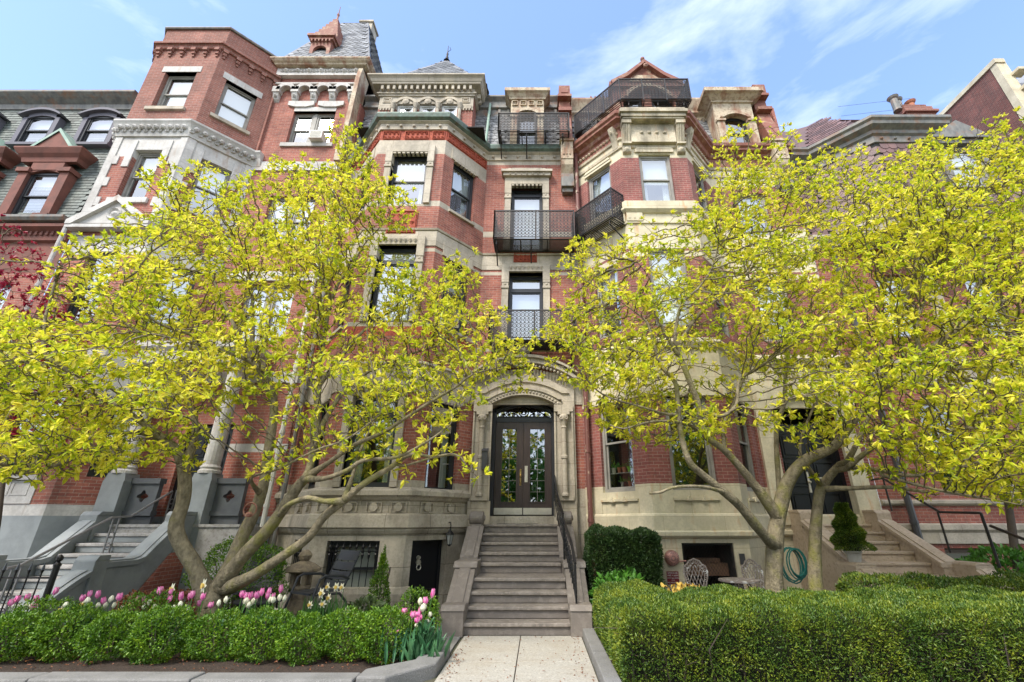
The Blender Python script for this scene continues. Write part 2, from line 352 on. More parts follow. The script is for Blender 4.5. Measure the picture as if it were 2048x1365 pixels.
def leaf_object(name, pos, dr, nrm, ln, wd, mat, parent=None, fold=.25, droop=.15):
    """many separate leaves, each a small folded blade"""
    n = len(pos); pos = np.asarray(pos, float); dr = np.asarray(dr, float); nrm = np.asarray(nrm, float)
    dr /= np.linalg.norm(dr, axis=1)[:, None]+1e-9
    sd_ = np.cross(dr, nrm); sd_ /= np.linalg.norm(sd_, axis=1)[:, None]+1e-9
    up = np.cross(sd_, dr); ln = np.asarray(ln)[:, None]; wd = np.asarray(wd)[:, None]
    b = pos; t = pos+dr*ln-up*ln*droop
    l1 = pos+dr*ln*.35+sd_*wd*.42+up*wd*fold; r1 = pos+dr*ln*.35-sd_*wd*.42+up*wd*fold
    l2 = pos+dr*ln*.72+sd_*wd*.36+up*wd*fold*.7-up*ln*droop*.5; r2 = pos+dr*ln*.72-sd_*wd*.36+up*wd*fold*.7-up*ln*droop*.5
    v = np.stack([b, l1, l2, t, r2, r1], 1).reshape(-1, 3)
    me = bpy.data.meshes.new(name); me.vertices.add(6*n); me.vertices.foreach_set('co', v.ravel())
    me.loops.add(8*n); base = np.arange(n)[:, None]*6
    li = np.concatenate([base+np.array([0, 1, 2, 3]), base+np.array([0, 3, 4, 5])], 1).ravel()
    me.loops.foreach_set('vertex_index', li.astype(np.int32))
    me.polygons.add(2*n); me.polygons.foreach_set('loop_start', np.arange(2*n, dtype=np.int32)*4)
    me.update(calc_edges=True); me.materials.append(mat)
    o = bpy.data.objects.new(name, me); col.objects.link(o)
    if parent is not None: adopt(o, parent)
    return o
rng = np.random.default_rng(11)
def rdirs(n, zb=0.0):
    d = rng.normal(size=(n, 3)); d /= np.linalg.norm(d, axis=1)[:, None]; d[:, 2] += zb; return d/np.linalg.norm(d, axis=1)[:, None]

# ------------------------------------------------------------------ facade tools
def wall(mb, z0, z1, ln, bands, ops=(), depth=.22, roomd=.9, roomm=0):
    """wall sheet with real openings; bands = [(z_from, material index)...]; ops = [(u0,u1,za,zb)]"""
    us = sorted(set([0, ln]+[o[0] for o in ops]+[o[1] for o in ops]))
    zs = sorted(set([z0, z1]+[b[0] for b in bands if z0 < b[0] < z1]+[o[2] for o in ops]+[o[3] for o in ops]))
    def bm(z):
        r = bands[0][1]
        for b in bands:
            if z >= b[0]-1e-6: r = b[1]
        return r
    for i in range(len(us)-1):
        for j in range(len(zs)-1):
            uc, zc = (us[i]+us[i+1])/2, (zs[j]+zs[j+1])/2
            if any(o[0] < uc < o[1] and o[2] < zc < o[3] for o in ops): continue
            mb.quad((us[i], 0, zs[j]), (us[i+1], 0, zs[j]), (us[i+1], 0, zs[j+1]), (us[i], 0, zs[j+1]), m=bm(zc))
    for (a, b, c, d) in [o[:4] for o in ops]:
        m_ = bm((c+d)/2)
        e = depth+roomd
        for z_a, z_b in zip([z for z in zs if c <= z <= d][:-1], [z for z in zs if c <= z <= d][1:]):
            mm = bm((z_a+z_b)/2)
            mb.quad((a, 0, z_a), (a, depth, z_a), (a, depth, z_b), (a, 0, z_b), m=mm); mb.quad((b, 0, z_a), (b, depth, z_a), (b, depth, z_b), (b, 0, z_b), m=mm)
        mb.quad((a, 0, c), (b, 0, c), (b, depth, c), (a, depth, c), m=bm(c-.01)); mb.quad((a, 0, d), (b, 0, d), (b, depth, d), (a, depth, d), m=bm(d+.01))
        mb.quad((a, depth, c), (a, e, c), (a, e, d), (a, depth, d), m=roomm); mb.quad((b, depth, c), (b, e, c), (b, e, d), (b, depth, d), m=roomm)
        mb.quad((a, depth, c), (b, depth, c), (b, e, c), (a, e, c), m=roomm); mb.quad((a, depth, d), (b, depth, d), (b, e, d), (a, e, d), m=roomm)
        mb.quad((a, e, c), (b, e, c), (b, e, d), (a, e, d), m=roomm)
def bars(mb, a, b, c, d, w_, y0, y1):
    mb.box(a, a+w_, y0, y1, c, d); mb.box(b-w_, b, y0, y1, c, d); mb.box(a+w_, b-w_, y0, y1, c, c+w_); mb.box(a+w_, b-w_, y0, y1, d-w_, d)
def window(parent, fr, a, b, c, d, fm, depth=.16, style='hung', split=.5, blind=1.0, gl=None, curtain=False, fw=.07, label=None):
    g = .004; m = MB(fr); bars(m, a+g, b-g, c+g, d-g, fw, depth, depth+.11)
    o = m.build('window', fm, parent, label=label)
    zm = c+(d-c)*split; s = MB(fr); sw = .045; i = fw+.002
    if style == 'hung':
        bars(s, a+i, b-i, zm-.02, d-i, sw, depth+.025, depth+.055); bars(s, a+i, b-i, c+i, zm+.03, sw, depth+.06, depth+.095)
    elif style == 'transom':
        s.box(a+i, b-i, depth-.01, depth+.08, zm-.05, zm+.05); bars(s, a+i, b-i, zm+.053, d-i, sw*.7, depth+.02, depth+.06); bars(s, a+i, b-i, c+i, zm-.053, sw*.8, depth+.02, depth+.06)
    else: bars(s, a+i, b-i, c+i, d-i, sw, depth+.03, depth+.07)
    s.build('sash', fm, o)
    p = MB(fr)
    if style == 'hung':
        p.quad((a+i+.04, depth+.04, zm+.02), (b-i-.04, depth+.04, zm+.02), (b-i-.04, depth+.04, d-i-.04), (a+i+.04, depth+.04, d-i-.04))
        p.quad((a+i+.04, depth+.078, c+i+.04), (b-i-.04, depth+.078, c+i+.04), (b-i-.04, depth+.078, zm-.01), (a+i+.04, depth+.078, zm-.01))
    else: p.quad((a+i+.02, depth+.045, c+i+.02), (b-i-.02, depth+.045, c+i+.02), (b-i-.02, depth+.045, d-i-.02), (a+i+.02, depth+.045, d-i-.02))
    p.build('pane', gl or glass, o)
    if blind > 0:
        q = MB(fr); zb = d-.03-(d-c-.1)*blind; q.box(a+.05, b-.05, depth+.15, depth+.158, zb, d-.03); q.box(a+.05, b-.05, depth+.145, depth+.165, zb-.02, zb)
        q.build('blind', blindm, o)
    if curtain:
        q = MB(fr)
        for (ua, ub) in ((a+.03, a+(b-a)*.27), (b-(b-a)*.27, b-.03)):
            n = 14; vs = []
            for k in range(n+1):
                u = ua+(ub-ua)*k/n; y = depth+.24+.025*math.sin(k*1.9)
                vs += [(u, y, c+.03), (u, y, d-.03)]
            q.add(vs, [(2*k, 2*k+2, 2*k+3, 2*k+1) for k in range(n)])
        q.build('curtain', curtm, o, smooth=True)
    return o
def arc_pts(u0, u1, spring, rise, n=14):
    wdt = (u1-u0)/2; rad = (wdt*wdt+rise*rise)/(2*rise); cz = spring+rise-rad; h = math.asin(min(1, wdt/rad))
    if rise > wdt: h = math.pi-h
    return [((u0+u1)/2+rad*math.sin(-h+2*h*k/n), cz+rad*math.cos(-h+2*h*k/n)) for k in range(n+1)]
def arch_fill(mb, u0, u1, spring, rise, ztop, y0, y1, n=14, m=None):
    """stone over an arched opening up to ztop"""
    p = arc_pts(u0, u1, spring, rise, n)
    for k in range(n):
        (a, za), (b, zb) = p[k], p[k+1]
        mb.add([(a, y0, za), (b, y0, zb), (b, y0, ztop), (a, y0, ztop), (a, y1, za), (b, y1, zb), (b, y1, ztop), (a, y1, ztop)],
               [(0, 1, 2, 3), (0, 4, 5, 1), (2, 6, 7, 3)], m)
def arch_band(mb, u0, u1, spring, rise, t, y0, y1, n=14, m=None):
    p = arc_pts(u0, u1, spring, rise, n); q = arc_pts(u0-t, u1+t, spring, rise+t, n)
    for k in range(n):
        vs = [(p[k][0], y0, p[k][1]), (p[k+1][0], y0, p[k+1][1]), (q[k+1][0], y0, q[k+1][1]), (q[k][0], y0, q[k][1])]
        vs += [(x, y1, z) for x, _, z in vs]
        mb.add(vs, [(0, 1, 2, 3), (0, 4, 5, 1), (3, 2, 6, 7), (0, 3, 7, 4), (1, 5, 6, 2)], m)
def dentils(mb, fr, u0, u1, pitch, w_, y0, y1, z0, z1, m=None):
    f = mb.fr; mb.fr = fr; n = max(1, int((u1-u0)/pitch)); st = (u1-u0)/n
    for k in range(n): mb.box(u0+st*(k+.5)-w_/2, u0+st*(k+.5)+w_/2, y0, y1, z0, z1, m)
    mb.fr = f
def slates(mb, p0, u, wv, nv, U, W, kind='hex', tw=.22, ex=.17, keep=None, m=0):
    """overlapping slates on a sloping plane: p0 corner, u along, wv up the slope, nv outward"""
    p0, u, wv, nv = Vector(p0), Vector(u).normalized(), Vector(wv).normalized(), Vector(nv).normalized()
    f = mb.fr; mb.fr = Matrix.Identity(4); rows = int(W/ex)+1
    mb.quad(p0, p0+u*U, p0+u*U+wv*W, p0+wv*W, m=m+1)
    for r in range(rows):
        n = int(U/tw)+2
        for k in range(n):
            uc = (k-.5*(r % 2))*tw+tw*.5; zb = r*ex
            if uc < tw*.3 or uc > U-tw*.3 or zb+ex > W+.05: continue
            if keep and not keep(uc, zb+ex/2): continue
            h = tw*.485; g = random.uniform(-.004, .004); zt = min(zb+ex*1.5, W)
            if kind == 'hex': pts = [(-h, zt), (-h, zb+ex*.28), (-h*.45, zb-ex*.12), (h*.45, zb-ex*.12), (h, zb+ex*.28), (h, zt)]
            elif kind == 'scal': pts = [(-h, zt), (-h, zb+ex*.45), (-h*.7, zb+ex*.1), (-h*.25, zb-ex*.1), (h*.25, zb-ex*.1), (h*.7, zb+ex*.1), (h, zb+ex*.45), (h, zt)]
            else: pts = [(-h, zt), (-h, zb+g), (h, zb+g), (h, zt)]
            def lift_(z): return .03-.022*(z-zb+ex*.12)/(zt-zb+.001)
            vs = [p0+u*(uc+x)+wv*z+nv*lift_(z) for x, z in pts]; q = len(vs)
            low = [v-nv*.02 for v in vs[1:-1]]
            fs = [tuple(range(q-1, -1, -1))]+[(i+1, i+2, q+i+1, q+i) for i in range(len(low)-1)]
            mb.add(vs+low, fs, m)
    mb.fr = f
def lattice(mb, fr, u0, u1, z0, z1, y=0, pitch=.105, r=.038, t=.0125):
    f = mb.fr; mb.fr = fr; nx = max(1, round((u1-u0)/pitch)); nz = max(1, round((z1-z0)/pitch)); dx, dz = (u1-u0)/nx, (z1-z0)/nz
    for i in range(nx):
        uc = u0+dx*(i+.5)
        for j in range(nz): mb.ring((uc, y, z0+dz*(j+.5)), r, t, 6, tn=3)
        mb.box(u0+dx*i-.004, u0+dx*i+.004, y-.004, y+.004, z0, z1)
        mb.box(uc-.006, uc+.006, y-.004, y+.004, z0, z1)
    for j in range(1, nz): mb.box(u0, u1, y-.003, y+.003, z0+dz*j-.004, z0+dz*j+.004)
    mb.fr = f
def balcony(parent, path, zf, hr, inner, panels, bracket_x=(), slat=.055, open_panels=()):
    """wrought iron balcony: outer plan path, floor of slats reaching back to the inner path"""
    m = MB()
    for i in range(len(path)-1):
        a0, a1, b0, b1 = map(Vector, (path[i], path[i+1], inner[i], inner[i+1])); dep = ((b0-a0).length+(b1-a1).length)/2; n = max(2, int(dep/slat))
        for k in range(n+1):
            t = k/n; p, q = a0.lerp(b0, t), a1.lerp(b1, t); r = .024 if k in (0, n) else .017
            m.tube([(p.x, p.y, zf), (q.x, q.y, zf)], r, 4)
        nb = max(2, int((a1-a0).length/.7))
        for k in range(nb+1):
            t = k/nb; p, q = a0.lerp(a1, t), b0.lerp(b1, t); m.tube([(p.x, p.y, zf-.025), (q.x, q.y, zf-.025)], .016, 4)
    o = m.build('balcony', iron, parent)
    r = MB()
    rl = [inner[0]]+list(path)+[inner[-1]]
    for i in range(len(rl)-1):
        a, b = Vector(rl[i]), Vector(rl[i+1])
        if (b-a).length < .05: continue
        fr, ln = wallM(a, b, zf); r.fr = fr
        r.box(0, ln, -.018, .018, hr-.025, hr+.01); r.box(0, ln, -.012, .012, .06, .085)
        r.box(-.018, .018, -.018, .018, 0, hr+.01); r.box(ln-.018, ln+.018, -.0175, .0175, 0, hr+.012)
        if i in open_panels:
            for k in range(1, 5): r.box(ln*k/5-.007, ln*k/5+.007, -.007, .007, .085, hr)
            continue
        if ln > 1.2:
            for k in panels: r.box(ln*k-.02, ln*k+.02, -.014, .014, 0, hr)
        lattice(r, fr, .03, ln-.03, .09, hr-.03)
    r.fr = Matrix.Identity(4); r.build('railing', iron, o)
    for bx in bracket_x:
        (x, yo), (xi, yi) = bx; b = MB()
        b.tube([(x, yo+.05, zf-.04), (x, yo+.06, zf-.12), (xi, yi-.05, zf-.45), (xi, yi, zf-.5)], .02, 5); b.tube([(x, yo+.02, zf-.045), (xi, yi, zf-.045)], .022, 4)
        b.build('bracket', iron, o)
    return o

# ================================================================== MAIN HOUSE (buff sandstone and brick, centre left)
PA = [(-6.3, 11.5), (-5.85, 11.5), (-4.76, 10.25), (-2.77, 10.25), (-1.68, 11.5), (1.15, 11.5)]
BAYA = PA[1:5]
mh = thing('row_house', 'red brick row house with buff sandstone trim and brown double doors, middle of the row', 'house', (-2.6, 11.5, 0))
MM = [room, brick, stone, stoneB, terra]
bandA = [(-.6, 3), (2.52, 1), (4.5, 2), (5.2, 1), (5.95, 4), (6.2, 2), (6.32, 1), (8.4, 2), (8.5, 1), (8.57, 2), (9.05, 1), (9.89, 2), (10.08, 1), (11.8, 2), (12.33, 4), (12.71, 2)]
bandR = [(-.6, 3), (2.42, 1), (4.5, 2), (5.2, 1), (6.0, 2), (6.1, 1), (8.4, 2), (8.5, 1), (8.57, 2), (9.05, 1), (9.73, 2), (9.93, 1), (12.55, 2)]
bandL = bandA
segs = []
mw = MB()
opsA = {0: [], 1: [(.44, 1.31, 2.37, 4.4), (.44, 1.31, 6.32, 8.4), (.44, 1.31, 9.97, 11.8), (.55, 1.2, .25, 1.3)],
        2: [(.45, 1.53, 2.37, 4.42), (.47, 1.53, 6.32, 8.57), (.47, 1.53, 9.97, 11.8), (.36, 1.46, .22, 1.3)],
        3: [(.35, 1.22, 2.3, 4.4), (.35, 1.22, 6.32, 8.4), (.35, 1.22, 9.97, 11.8), (.18, 1.08, -.42, 1.3)],
        4: [(.82, 1.83, 6.1, 8.48), (.82, 1.83, 9.25, 11.7), (.47, 2.13, 1.8, 4.72)]}
FA = []
for i in range(5):
    fr, ln = wallM(PA[i], PA[i+1]); FA.append((fr, ln)); mw.fr = fr
    wall(mw, -.6, 13.0, ln, bandR if i == 4 else bandA, opsA[i], depth=.5 if i == 4 else .2)
mw.fr = Matrix.Identity(4)
mw.box(-6.3, -6.24, 11.505, 12.3, -.5, 13.0, 1); mw.box(1.09, 1.15, 11.505, 12.3, -.5, 13.0, 1)
mw.build('wall', MM, mh)
t = MB()                                                           # basement water table, disc frieze and sill course
for i in range(4): pass
bp = PA[:5]+[(-1.66, 11.5)]
t.sweep(bp, [(0, 1.42), (.05, 1.44), (.09, 1.50), (.09, 1.53), (.15, 1.56), (.12, 1.80), (.09, 1.83), (0, 1.84)])
t.sweep(bp, [(0, 2.08), (.05, 2.11), (.09, 2.16), (.16, 2.20), (.16, 2.29), (0, 2.37)])
t.sweep(bp[:4]+[(-2.64, 10.39)], [(0, -.2), (.10, -.2), (.10, .33), (.05, .42), (0, .45)])
t.build('water_table', stoneB, mh)
for i, us in ((1, (.5, 1.15)), (2, (.2, .72, 1.25, 1.78)), (3, (.45, 1.1))):
    for u in us:
        fz = MB(FA[i][0]); bars(fz, u-.17, u+.17, 1.85, 2.07, .025, -.035, 0); fz.lathe((u, -.0, 1.96), [(.085, -.07), (.09, -.05), (.09, 0)], 16, axis='y'); fz.build('disc_panel', stoneB, mh)
for k, (zz, prof) in enumerate(((9.05, [(0, 0), (.05, .01), (.07, .06), (.03, .09), (0, .1)]), (8.57, [(0, 0), (.025, 0), (.025, .47), (0, .48)]), (5.2, [(0, -.7), (.03, -.69), (.03, -.03), (.08, 0), (.06, .06), (0, .08)]))):
    c_ = MB(); c_.sweep(PA, [(o, z+zz) for o, z in prof]); c_.build('belt_course', stone, mh)
c_ = MB()
c_.sweep(PA, [(0, 12.71), (.05, 12.72), (.05, 12.93), (.13, 12.98), (.13, 13.0), (0, 13.0)])
for i in (1, 2, 3, 4):
    fr, ln = FA[i]; c_.fr = fr; n = max(3, round(ln/.42))
    for k in range(n): c_.lathe((ln*(k+.5)/n, -.05, 12.83), [(.018, -.07), (.045, -.05), (.045, -.02), (.03, 0)], 8, axis='y')
c_.fr = Matrix.Identity(4)
c_.build('cornice', stone, mh)
g_ = MB(); g_.sweep([(-6.1, 11.5)]+PA[1:], [(.05, 13.0), (.14, 13.0), (.22, 13.05), (.25, 13.17), (.24, 13.22), (.10, 13.22), (.05, 13.18)]); g_.build('gutter', verd, mh)
# terracotta reliefs
def relief(mb, fr, u0, u1, z0, z1, p=.13, y=-.02):
    mb.fr = fr; nx = max(1, round((u1-u0)/p)); nz = max(1, round((z1-z0)/p)); dx, dz = (u1-u0)/nx, (z1-z0)/nz
    for i in range(nx):
        for j in range(nz):
            cx, cz = u0+dx*(i+.5), z0+dz*(j+.5); h = .4
            mb.add([(cx-dx*h, y+.012, cz), (cx, y+.012, cz-dz*h), (cx+dx*h, y+.012, cz), (cx, y+.012, cz+dz*h), (cx, y-.03, cz)], [(0, 1, 4), (1, 2, 4), (2, 3, 4), (3, 0, 4)])
    bars(mb, u0-.01, u1+.01, z0-.01, z1+.01, .018, y-.012, .0)
for i in (1, 2, 3):
    fr, ln = FA[i]
    for a, b in (((.08, .58), (.75, 1.45), (1.58, 1.93)) if i == 2 else ((.06, 1.12), (1.2, 1.6))):
        tr = MB(); relief(tr, fr, a, min(b, ln-.04), 12.38, 12.66); tr.build('terracotta_panel', terra, mh)
fr2, fr4, fr3, fr1 = FA[2][0], FA[4][0], FA[3][0], FA[1][0]
tr = MB(fr2); tr.box(.6, 1.42, -.03, 0, 8.95, 9.72); relief(tr, fr2, .64, 1.38, 9.0, 9.68, .2, -.05); tr.build('terracotta_panel', terra, mh)
tr = MB(fr4); tr.box(.95, 1.65, -.04, 0, 8.82, 9.12); relief(tr, fr4, .97, 1.63, 8.86, 9.1, .14, -.06); tr.build('terracotta_panel', terra, mh)
# window surrounds
def surround(fr, a, b, c, d, jw=.19, style='dentil', hood=False, proj=.07, mat=stone):
    m = MB(fr)
    for s0, s1 in ((a-jw, a), (b, b+jw)):
        m.box(s0, s1, -proj, .19, c, d-.55); m.box(s0-.015, s1+.015, -proj-.03, .19, d-.55, d-.48); m.box(s0, s1, -proj-.01, .19, d-.48, d-.36); m.box(s0-.01, s1+.01, -proj-.025, .19, d-.36, d+.02)
        m.lathe(((s0+s1)/2, -proj, d-.42), [(.02, -.03), (.05, -.01), (.05, .0)], 8, axis='y')
    m.box(a-jw-.012, b+jw+.012, -proj-.027, .19, d, d+.26)
    n = 8
    for k in range(n):
        u = a+(b-a)*(k+.5)/n
        if style == 'dentil': m.box(u-(b-a)/n*.3, u+(b-a)/n*.3, -proj-.015, .05, d-.06, d-.002)
        else: m.add([(u-(b-a)/n*.5, -proj-.05, d+.15), (u, -proj-.05, d+.04), (u+(b-a)/n*.5, -proj-.05, d+.15), (u, -proj-.09, d+.13)], [(0, 1, 3), (1, 2, 3), (0, 3, 2)])
    if hood:
        m.box(a-jw-.06, b+jw+.06, -proj-.13, .05, d+.26, d+.37); m.box(a-jw-.12, b+jw+.12, -proj-.2, .05, d+.37, d+.45)
        for k in range(7): m.lathe((a-.12+(b-a+.24)*(k+.5)/7, -proj-.135, d+.31), [(.015, -.03), (.045, 0)], 6, axis='y')
        m.prism([(a-.05, d+.45), (b+.05, d+.45), (b-.02, d+.62), (a+.02, d+.62)], -proj-.06, .04)
        for s_ in (a-.05, b+.05): m.lathe((s_, -.1, d+.45), [(.09, 0), (.11, .06), (.07, .13), (.02, .16)], 8)
    m.build('window_surround', mat, mh_cur)
mh_cur = mh
surround(fr4, .82, 1.83, 9.25, 11.7, hood=True); surround(fr4, .82, 1.83, 6.1, 8.48, style='zig')
surround(fr2, .47, 1.53, 9.97, 11.8, jw=.17); surround(fr2, .47, 1.53, 6.32, 8.57, jw=.18, style='zig'); surround(fr2, .45, 1.53, 2.37, 4.42, jw=.16, style='zig')
for f_ in (fr1, fr3):
    a_, b_ = (.44, 1.31) if f_ is fr1 else (.35, 1.22)
    for (c, d) in ((9.97, 11.8), (6.32, 8.4), (2.3, 4.4)):
        m = MB(f_); m.box(a_-.1, b_+.1, -.04, .1, d, d+.42); n = 7
        for k in range(n):
            u = a_+(b_-a_)*(k+.5)/n; m.box(u-.04, u+.04, -.06, .05, d-.05, d+.0)
        m.build('window_head', stone, mh); m = MB(f_); m.box(a_-.04, b_+.04, -.07, .18, c-.08, c); m.build('sill', stone, mh)
# windows
W = lambda fr, o, **k: window(mh, fr, *o, blackf, **k)
W(fr4, opsA[4][0], depth=.2, style='transom', split=.79, blind=.97); W(fr4, opsA[4][1], depth=.2, style='transom', split=.90, blind=.9)
W(fr2, opsA[2][2], depth=.12, split=.5, blind=.5, curtain=True); W(fr2, opsA[2][1], depth=.12, style='transom', split=.8, blind=1); W(fr2, opsA[2][0], depth=.1, style='transom', split=.78, blind=0, curtain=True, gl=glassl)
for f_, q in ((fr1, opsA[1]), (fr3, opsA[3])):
    W(f_, q[2], depth=.1, blind=.5, curtain=True); W(f_, q[1], depth=.1, style='transom', split=.8, blind=.4); W(f_, q[0], depth=.1, style='transom', split=.8, blind=0, curtain=True, gl=glassl)
W(fr2, opsA[2][3], depth=.16, blind=1.0, gl=glassb); W(fr1, opsA[1][3], depth=.14, blind=.0, gl=glassd)
# basement grille
for fr, (a, b, c, d), n in ((fr2, opsA[2][3], 8), (fr1, opsA[1][3], 5)):
    m = MB(fr)
    for z in (c+.06, c+.1, d-.1, d-.2): m.box(a+.02, b-.02, .03, .045, z-.008, z+.008)
    for k in range(n):
        u = a+(b-a)*(k+.5)/n; m.tube([(u, .037, c), (u, .037, d-.02)], .010, 5)
        m.lathe((u, .037, d-.32), [(.01, -.04), (.022, 0), (.03, .06), (.018, .08), (.034, .11), (.034, .13), (.012, .15), (.03, .2), (.006, .26)], 6)
        m.lathe((u, .037, c+.04), [(.012, 0), (.028, .03), (.026, .12), (.012, .15)], 6)
    m.build('window_grille', ironb, mh)
# basement door
fr, (a, b, c, d) = fr3, opsA[3][3]
m = MB(fr); bars(m, a+.003, b-.003, c, d-.003, .07, .16, .26); m.box(a+.075, b-.075, .2, .24, c+.01, d-.075); bars(m, a+.16, b-.16, c+.15, c+.75, .03, .19, .2)
bd = m.build('basement_door', blackd, mh)
m = MB(fr); m.lathe(((a+b)/2-.14, .19, .86), [(.05, -.05), (.06, -.03), (.055, 0)], 8, axis='y'); m.lathe(((a+b)/2-.14, .19, .95), [(.03, -.06), (.05, 0)], 8, axis='y'); m.ring(((a+b)/2-.14, .14, .77), .055, .012, 10)
m.build('knocker', steel, bd)
m = MB(fr); m.lathe((b-.2, .19, .18), [(.02, -.09), (.03, -.07), (.015, -.04), (.02, 0)], 8, axis='y'); m.box(b-.17, b-.1, .12, .14, .17, .19); m.build('handle', brass, bd)
# ---- the entrance
m = MB(fr4)
def plate(m, fr, x0, x1, u0, u1, z0, z1, spring, rise, y0, y1):
    m.box(x0, u0, y0, y1, z0, z1); m.box(u1, x1, y0, y1, z0, z1); arch_fill(m, u0, u1, spring, rise, z1, y0, y1)
    p = arc_pts(u0, u1, spring, rise)
plate(m, fr4, .03, 2.62, .47, 2.13, 0, 4.95, 4.47, .25, -.12, .0)
arch_fill(m, .47, 2.13, 4.47, .25, 4.722, .0, .5)
m.box(.03, 2.62, -.12, 0, 4.952, 5.35)
m.build('door_surround', stone, mh)
m = MB(fr4)
arch_band(m, .47, 2.13, 4.49, .24, .17, -.19, -.1, 18); arch_band(m, .40, 2.20, 4.6, .27, .09, -.23, -.1, 18); arch_band(m, .30, 2.30, 4.78, .30, .20, -.17, -.1, 18)
p = arc_pts(.40, 2.20, 4.50, .31, 22)
for (u, z) in p: m.lathe((u, -.19, z), [(.012, -.03), (.04, 0)], 6, axis='y')
m.build('door_arch', stone, mh)
m = MB(fr4)                                                        # segmental hood over the entrance
arch_band(m, .05, 2.60, 5.15, .42, .13, -.34, .02, 22); arch_band(m, .0, 2.65, 5.28, .42, .07, -.42, .02, 22)
for (u, z) in arc_pts(.1, 2.55, 5.10, .40, 26)[1:-1]: m.lathe((u, -.3, z-.01), [(.01, -.05), (.035, -.02), (.035, .03)], 6, axis='y')
for k, (u, z) in enumerate(arc_pts(.1, 2.55, 4.95, .38, 30)[2:-2]):
    m.add([(u-.025, -.13, z-.11), (u+.025, -.13, z-.11), (u+.03, -.22, z+.1), (u-.03, -.22, z+.1)], [(0, 1, 2, 3)])
m.build('door_hood', stone, mh)
m = MB(fr4)
for k in range(9):
    q = math.pi*k/8; m.lathe((1.30+.17*math.cos(q)*(1 if k % 2 else .7), -.36, 5.86+.2*math.sin(q)), [(.02, -.09), (.065, -.03), (.06, .05)], 6, axis='y')
m.lathe((1.30, -.36, 5.9), [(.05, -.14), (.12, -.05), (.12, .1)], 8, axis='y'); m.build('carved_finial', stoneB, mh)
for u in (.27, 2.33):                                              # colonettes
    m = MB(fr4); m.box(u-.2, u+.2, -.22, -.12, 2.14, 2.24); m.box(u-.15, u+.15, -.27, -.12, 4.20, 4.28)
    m.lathe((u, -.2, 0), [(.09, 2.24), (.09, 2.28), (.065, 2.32), (.062, 3.1), (.085, 3.12), (.085, 3.17), (.062, 3.2), (.058, 3.85), (.075, 3.87), (.06, 3.92), (.08, 4.0), (.12, 4.1), (.12, 4.16), (.10, 4.2)], 12)
    m.ring((u-.06, -.3, 4.1), .035, .014, 8); m.ring((u+.06, -.3, 4.1), .035, .014, 8)
    m.build('colonette', stone, mh, smooth=False)
    m = MB(fr4); m.box(u-.24, u-.2, -.17, -.11, 2.14, 4.28); m.box(u+.2, u+.24, -.17, -.11, 2.14, 4.28); m.box(u-.27, u+.27, -.16, -.115, 1.0, 2.13); m.box(u-.24, u+.24, -.20, -.11, 4.29, 4.47); m.build('door_pilaster', stone, mh)
d0 = .36                                                           # double doors set back in the arch
m = MB(fr4); m.box(.475, .57, d0-.1, d0+.12, 1.81, 4.47); m.box(2.03, 2.125, d0-.1, d0+.12, 1.81, 4.47); m.box(.57, 2.03, d0-.02, d0+.1, 4.13, 4.25)
arch_band(m, .57, 2.03, 4.37, .21, .09, d0-.1, d0+.12, 16)
door = m.build('entrance_door', blackf, mh)
for s_, (a, b) in enumerate(((.575, 1.297), (1.303, 2.025))):
    lf = MB(fr4); bars(lf, a, b, 1.82, 4.125, .16, d0, d0+.06); lf.box(a+.16, b-.16, d0, d0+.06, 1.98, 2.12); bars(lf, a+.145, b-.145, 2.105, 3.98, .03, d0-.015, d0+.05)
    lo = lf.build('door_leaf', brownd, door)
    gp = MB(fr4); gp.quad((a+.17, d0+.03, 2.13), (b-.17, d0+.03, 2.13), (b-.17, d0+.03, 3.96), (a+.17, d0+.03, 3.96)); gp.build('pane', glassd, lo)
    cm = MB(fr4); uc = (a+b)/2; cm.box(uc-.006, uc+.006, d0+.018, d0+.026, 2.14, 3.95)
    for k in range(1, 7): cm.box(a+.18, b-.18, d0+.019, d0+.0255, 2.1+k*.27-.005, 2.1+k*.27+.005)
    cm.build('leading', leadm, lo)
    kp = MB(fr4); kp.box(a+.01, b-.01, d0-.004, d0, 1.835, 1.99); kp.build('kick_plate', steel, lo)
hd = MB(fr4)
hd.lathe((1.235, d0-.012, 2.75), [(.02, -.03), (.035, 0)], 8, axis='y'); hd.tube([(1.235, d0-.01, 2.74), (1.235, d0-.06, 2.69), (1.235, d0-.06, 2.6), (1.235, d0-.01, 2.54)], .013, 6); hd.box(1.215, 1.255, d0-.012, d0, 2.52, 2.9)
hd.lathe((1.235, d0-.012, 2.9), [(.018, -.03), (.028, 0)], 8, axis='y'); hd.build('handle', brass, door)
hd = MB(fr4); hd.box(1.34, 1.415, d0-.008, d0-.001, 2.6, 3.0); hd.build('push_plate', steel, door)
fl = MB(fr4)                                                       # scrolled fanlight
def spiral(mb, cx, cz, r, turns, y, t=.009, mirror=1, a0=0):
    pts = []; n = int(turns*14)
    for k in range(n+1):
        q = a0+2*math.pi*turns*k/n; rr = r*(1-k/n*.85); pts.append((cx+mirror*rr*math.cos(q), y, cz+rr*math.sin(q)))
    mb.tube(pts, t, 4)
fl.ring((1.30, d0, 4.41), .13, .011, 14); fl.ring((1.30, d0, 4.41), .075, .009, 10); spiral(fl, 1.27, 4.41, .05, 1, d0); spiral(fl, 1.33, 4.41, .05, 1, d0, mirror=-1)
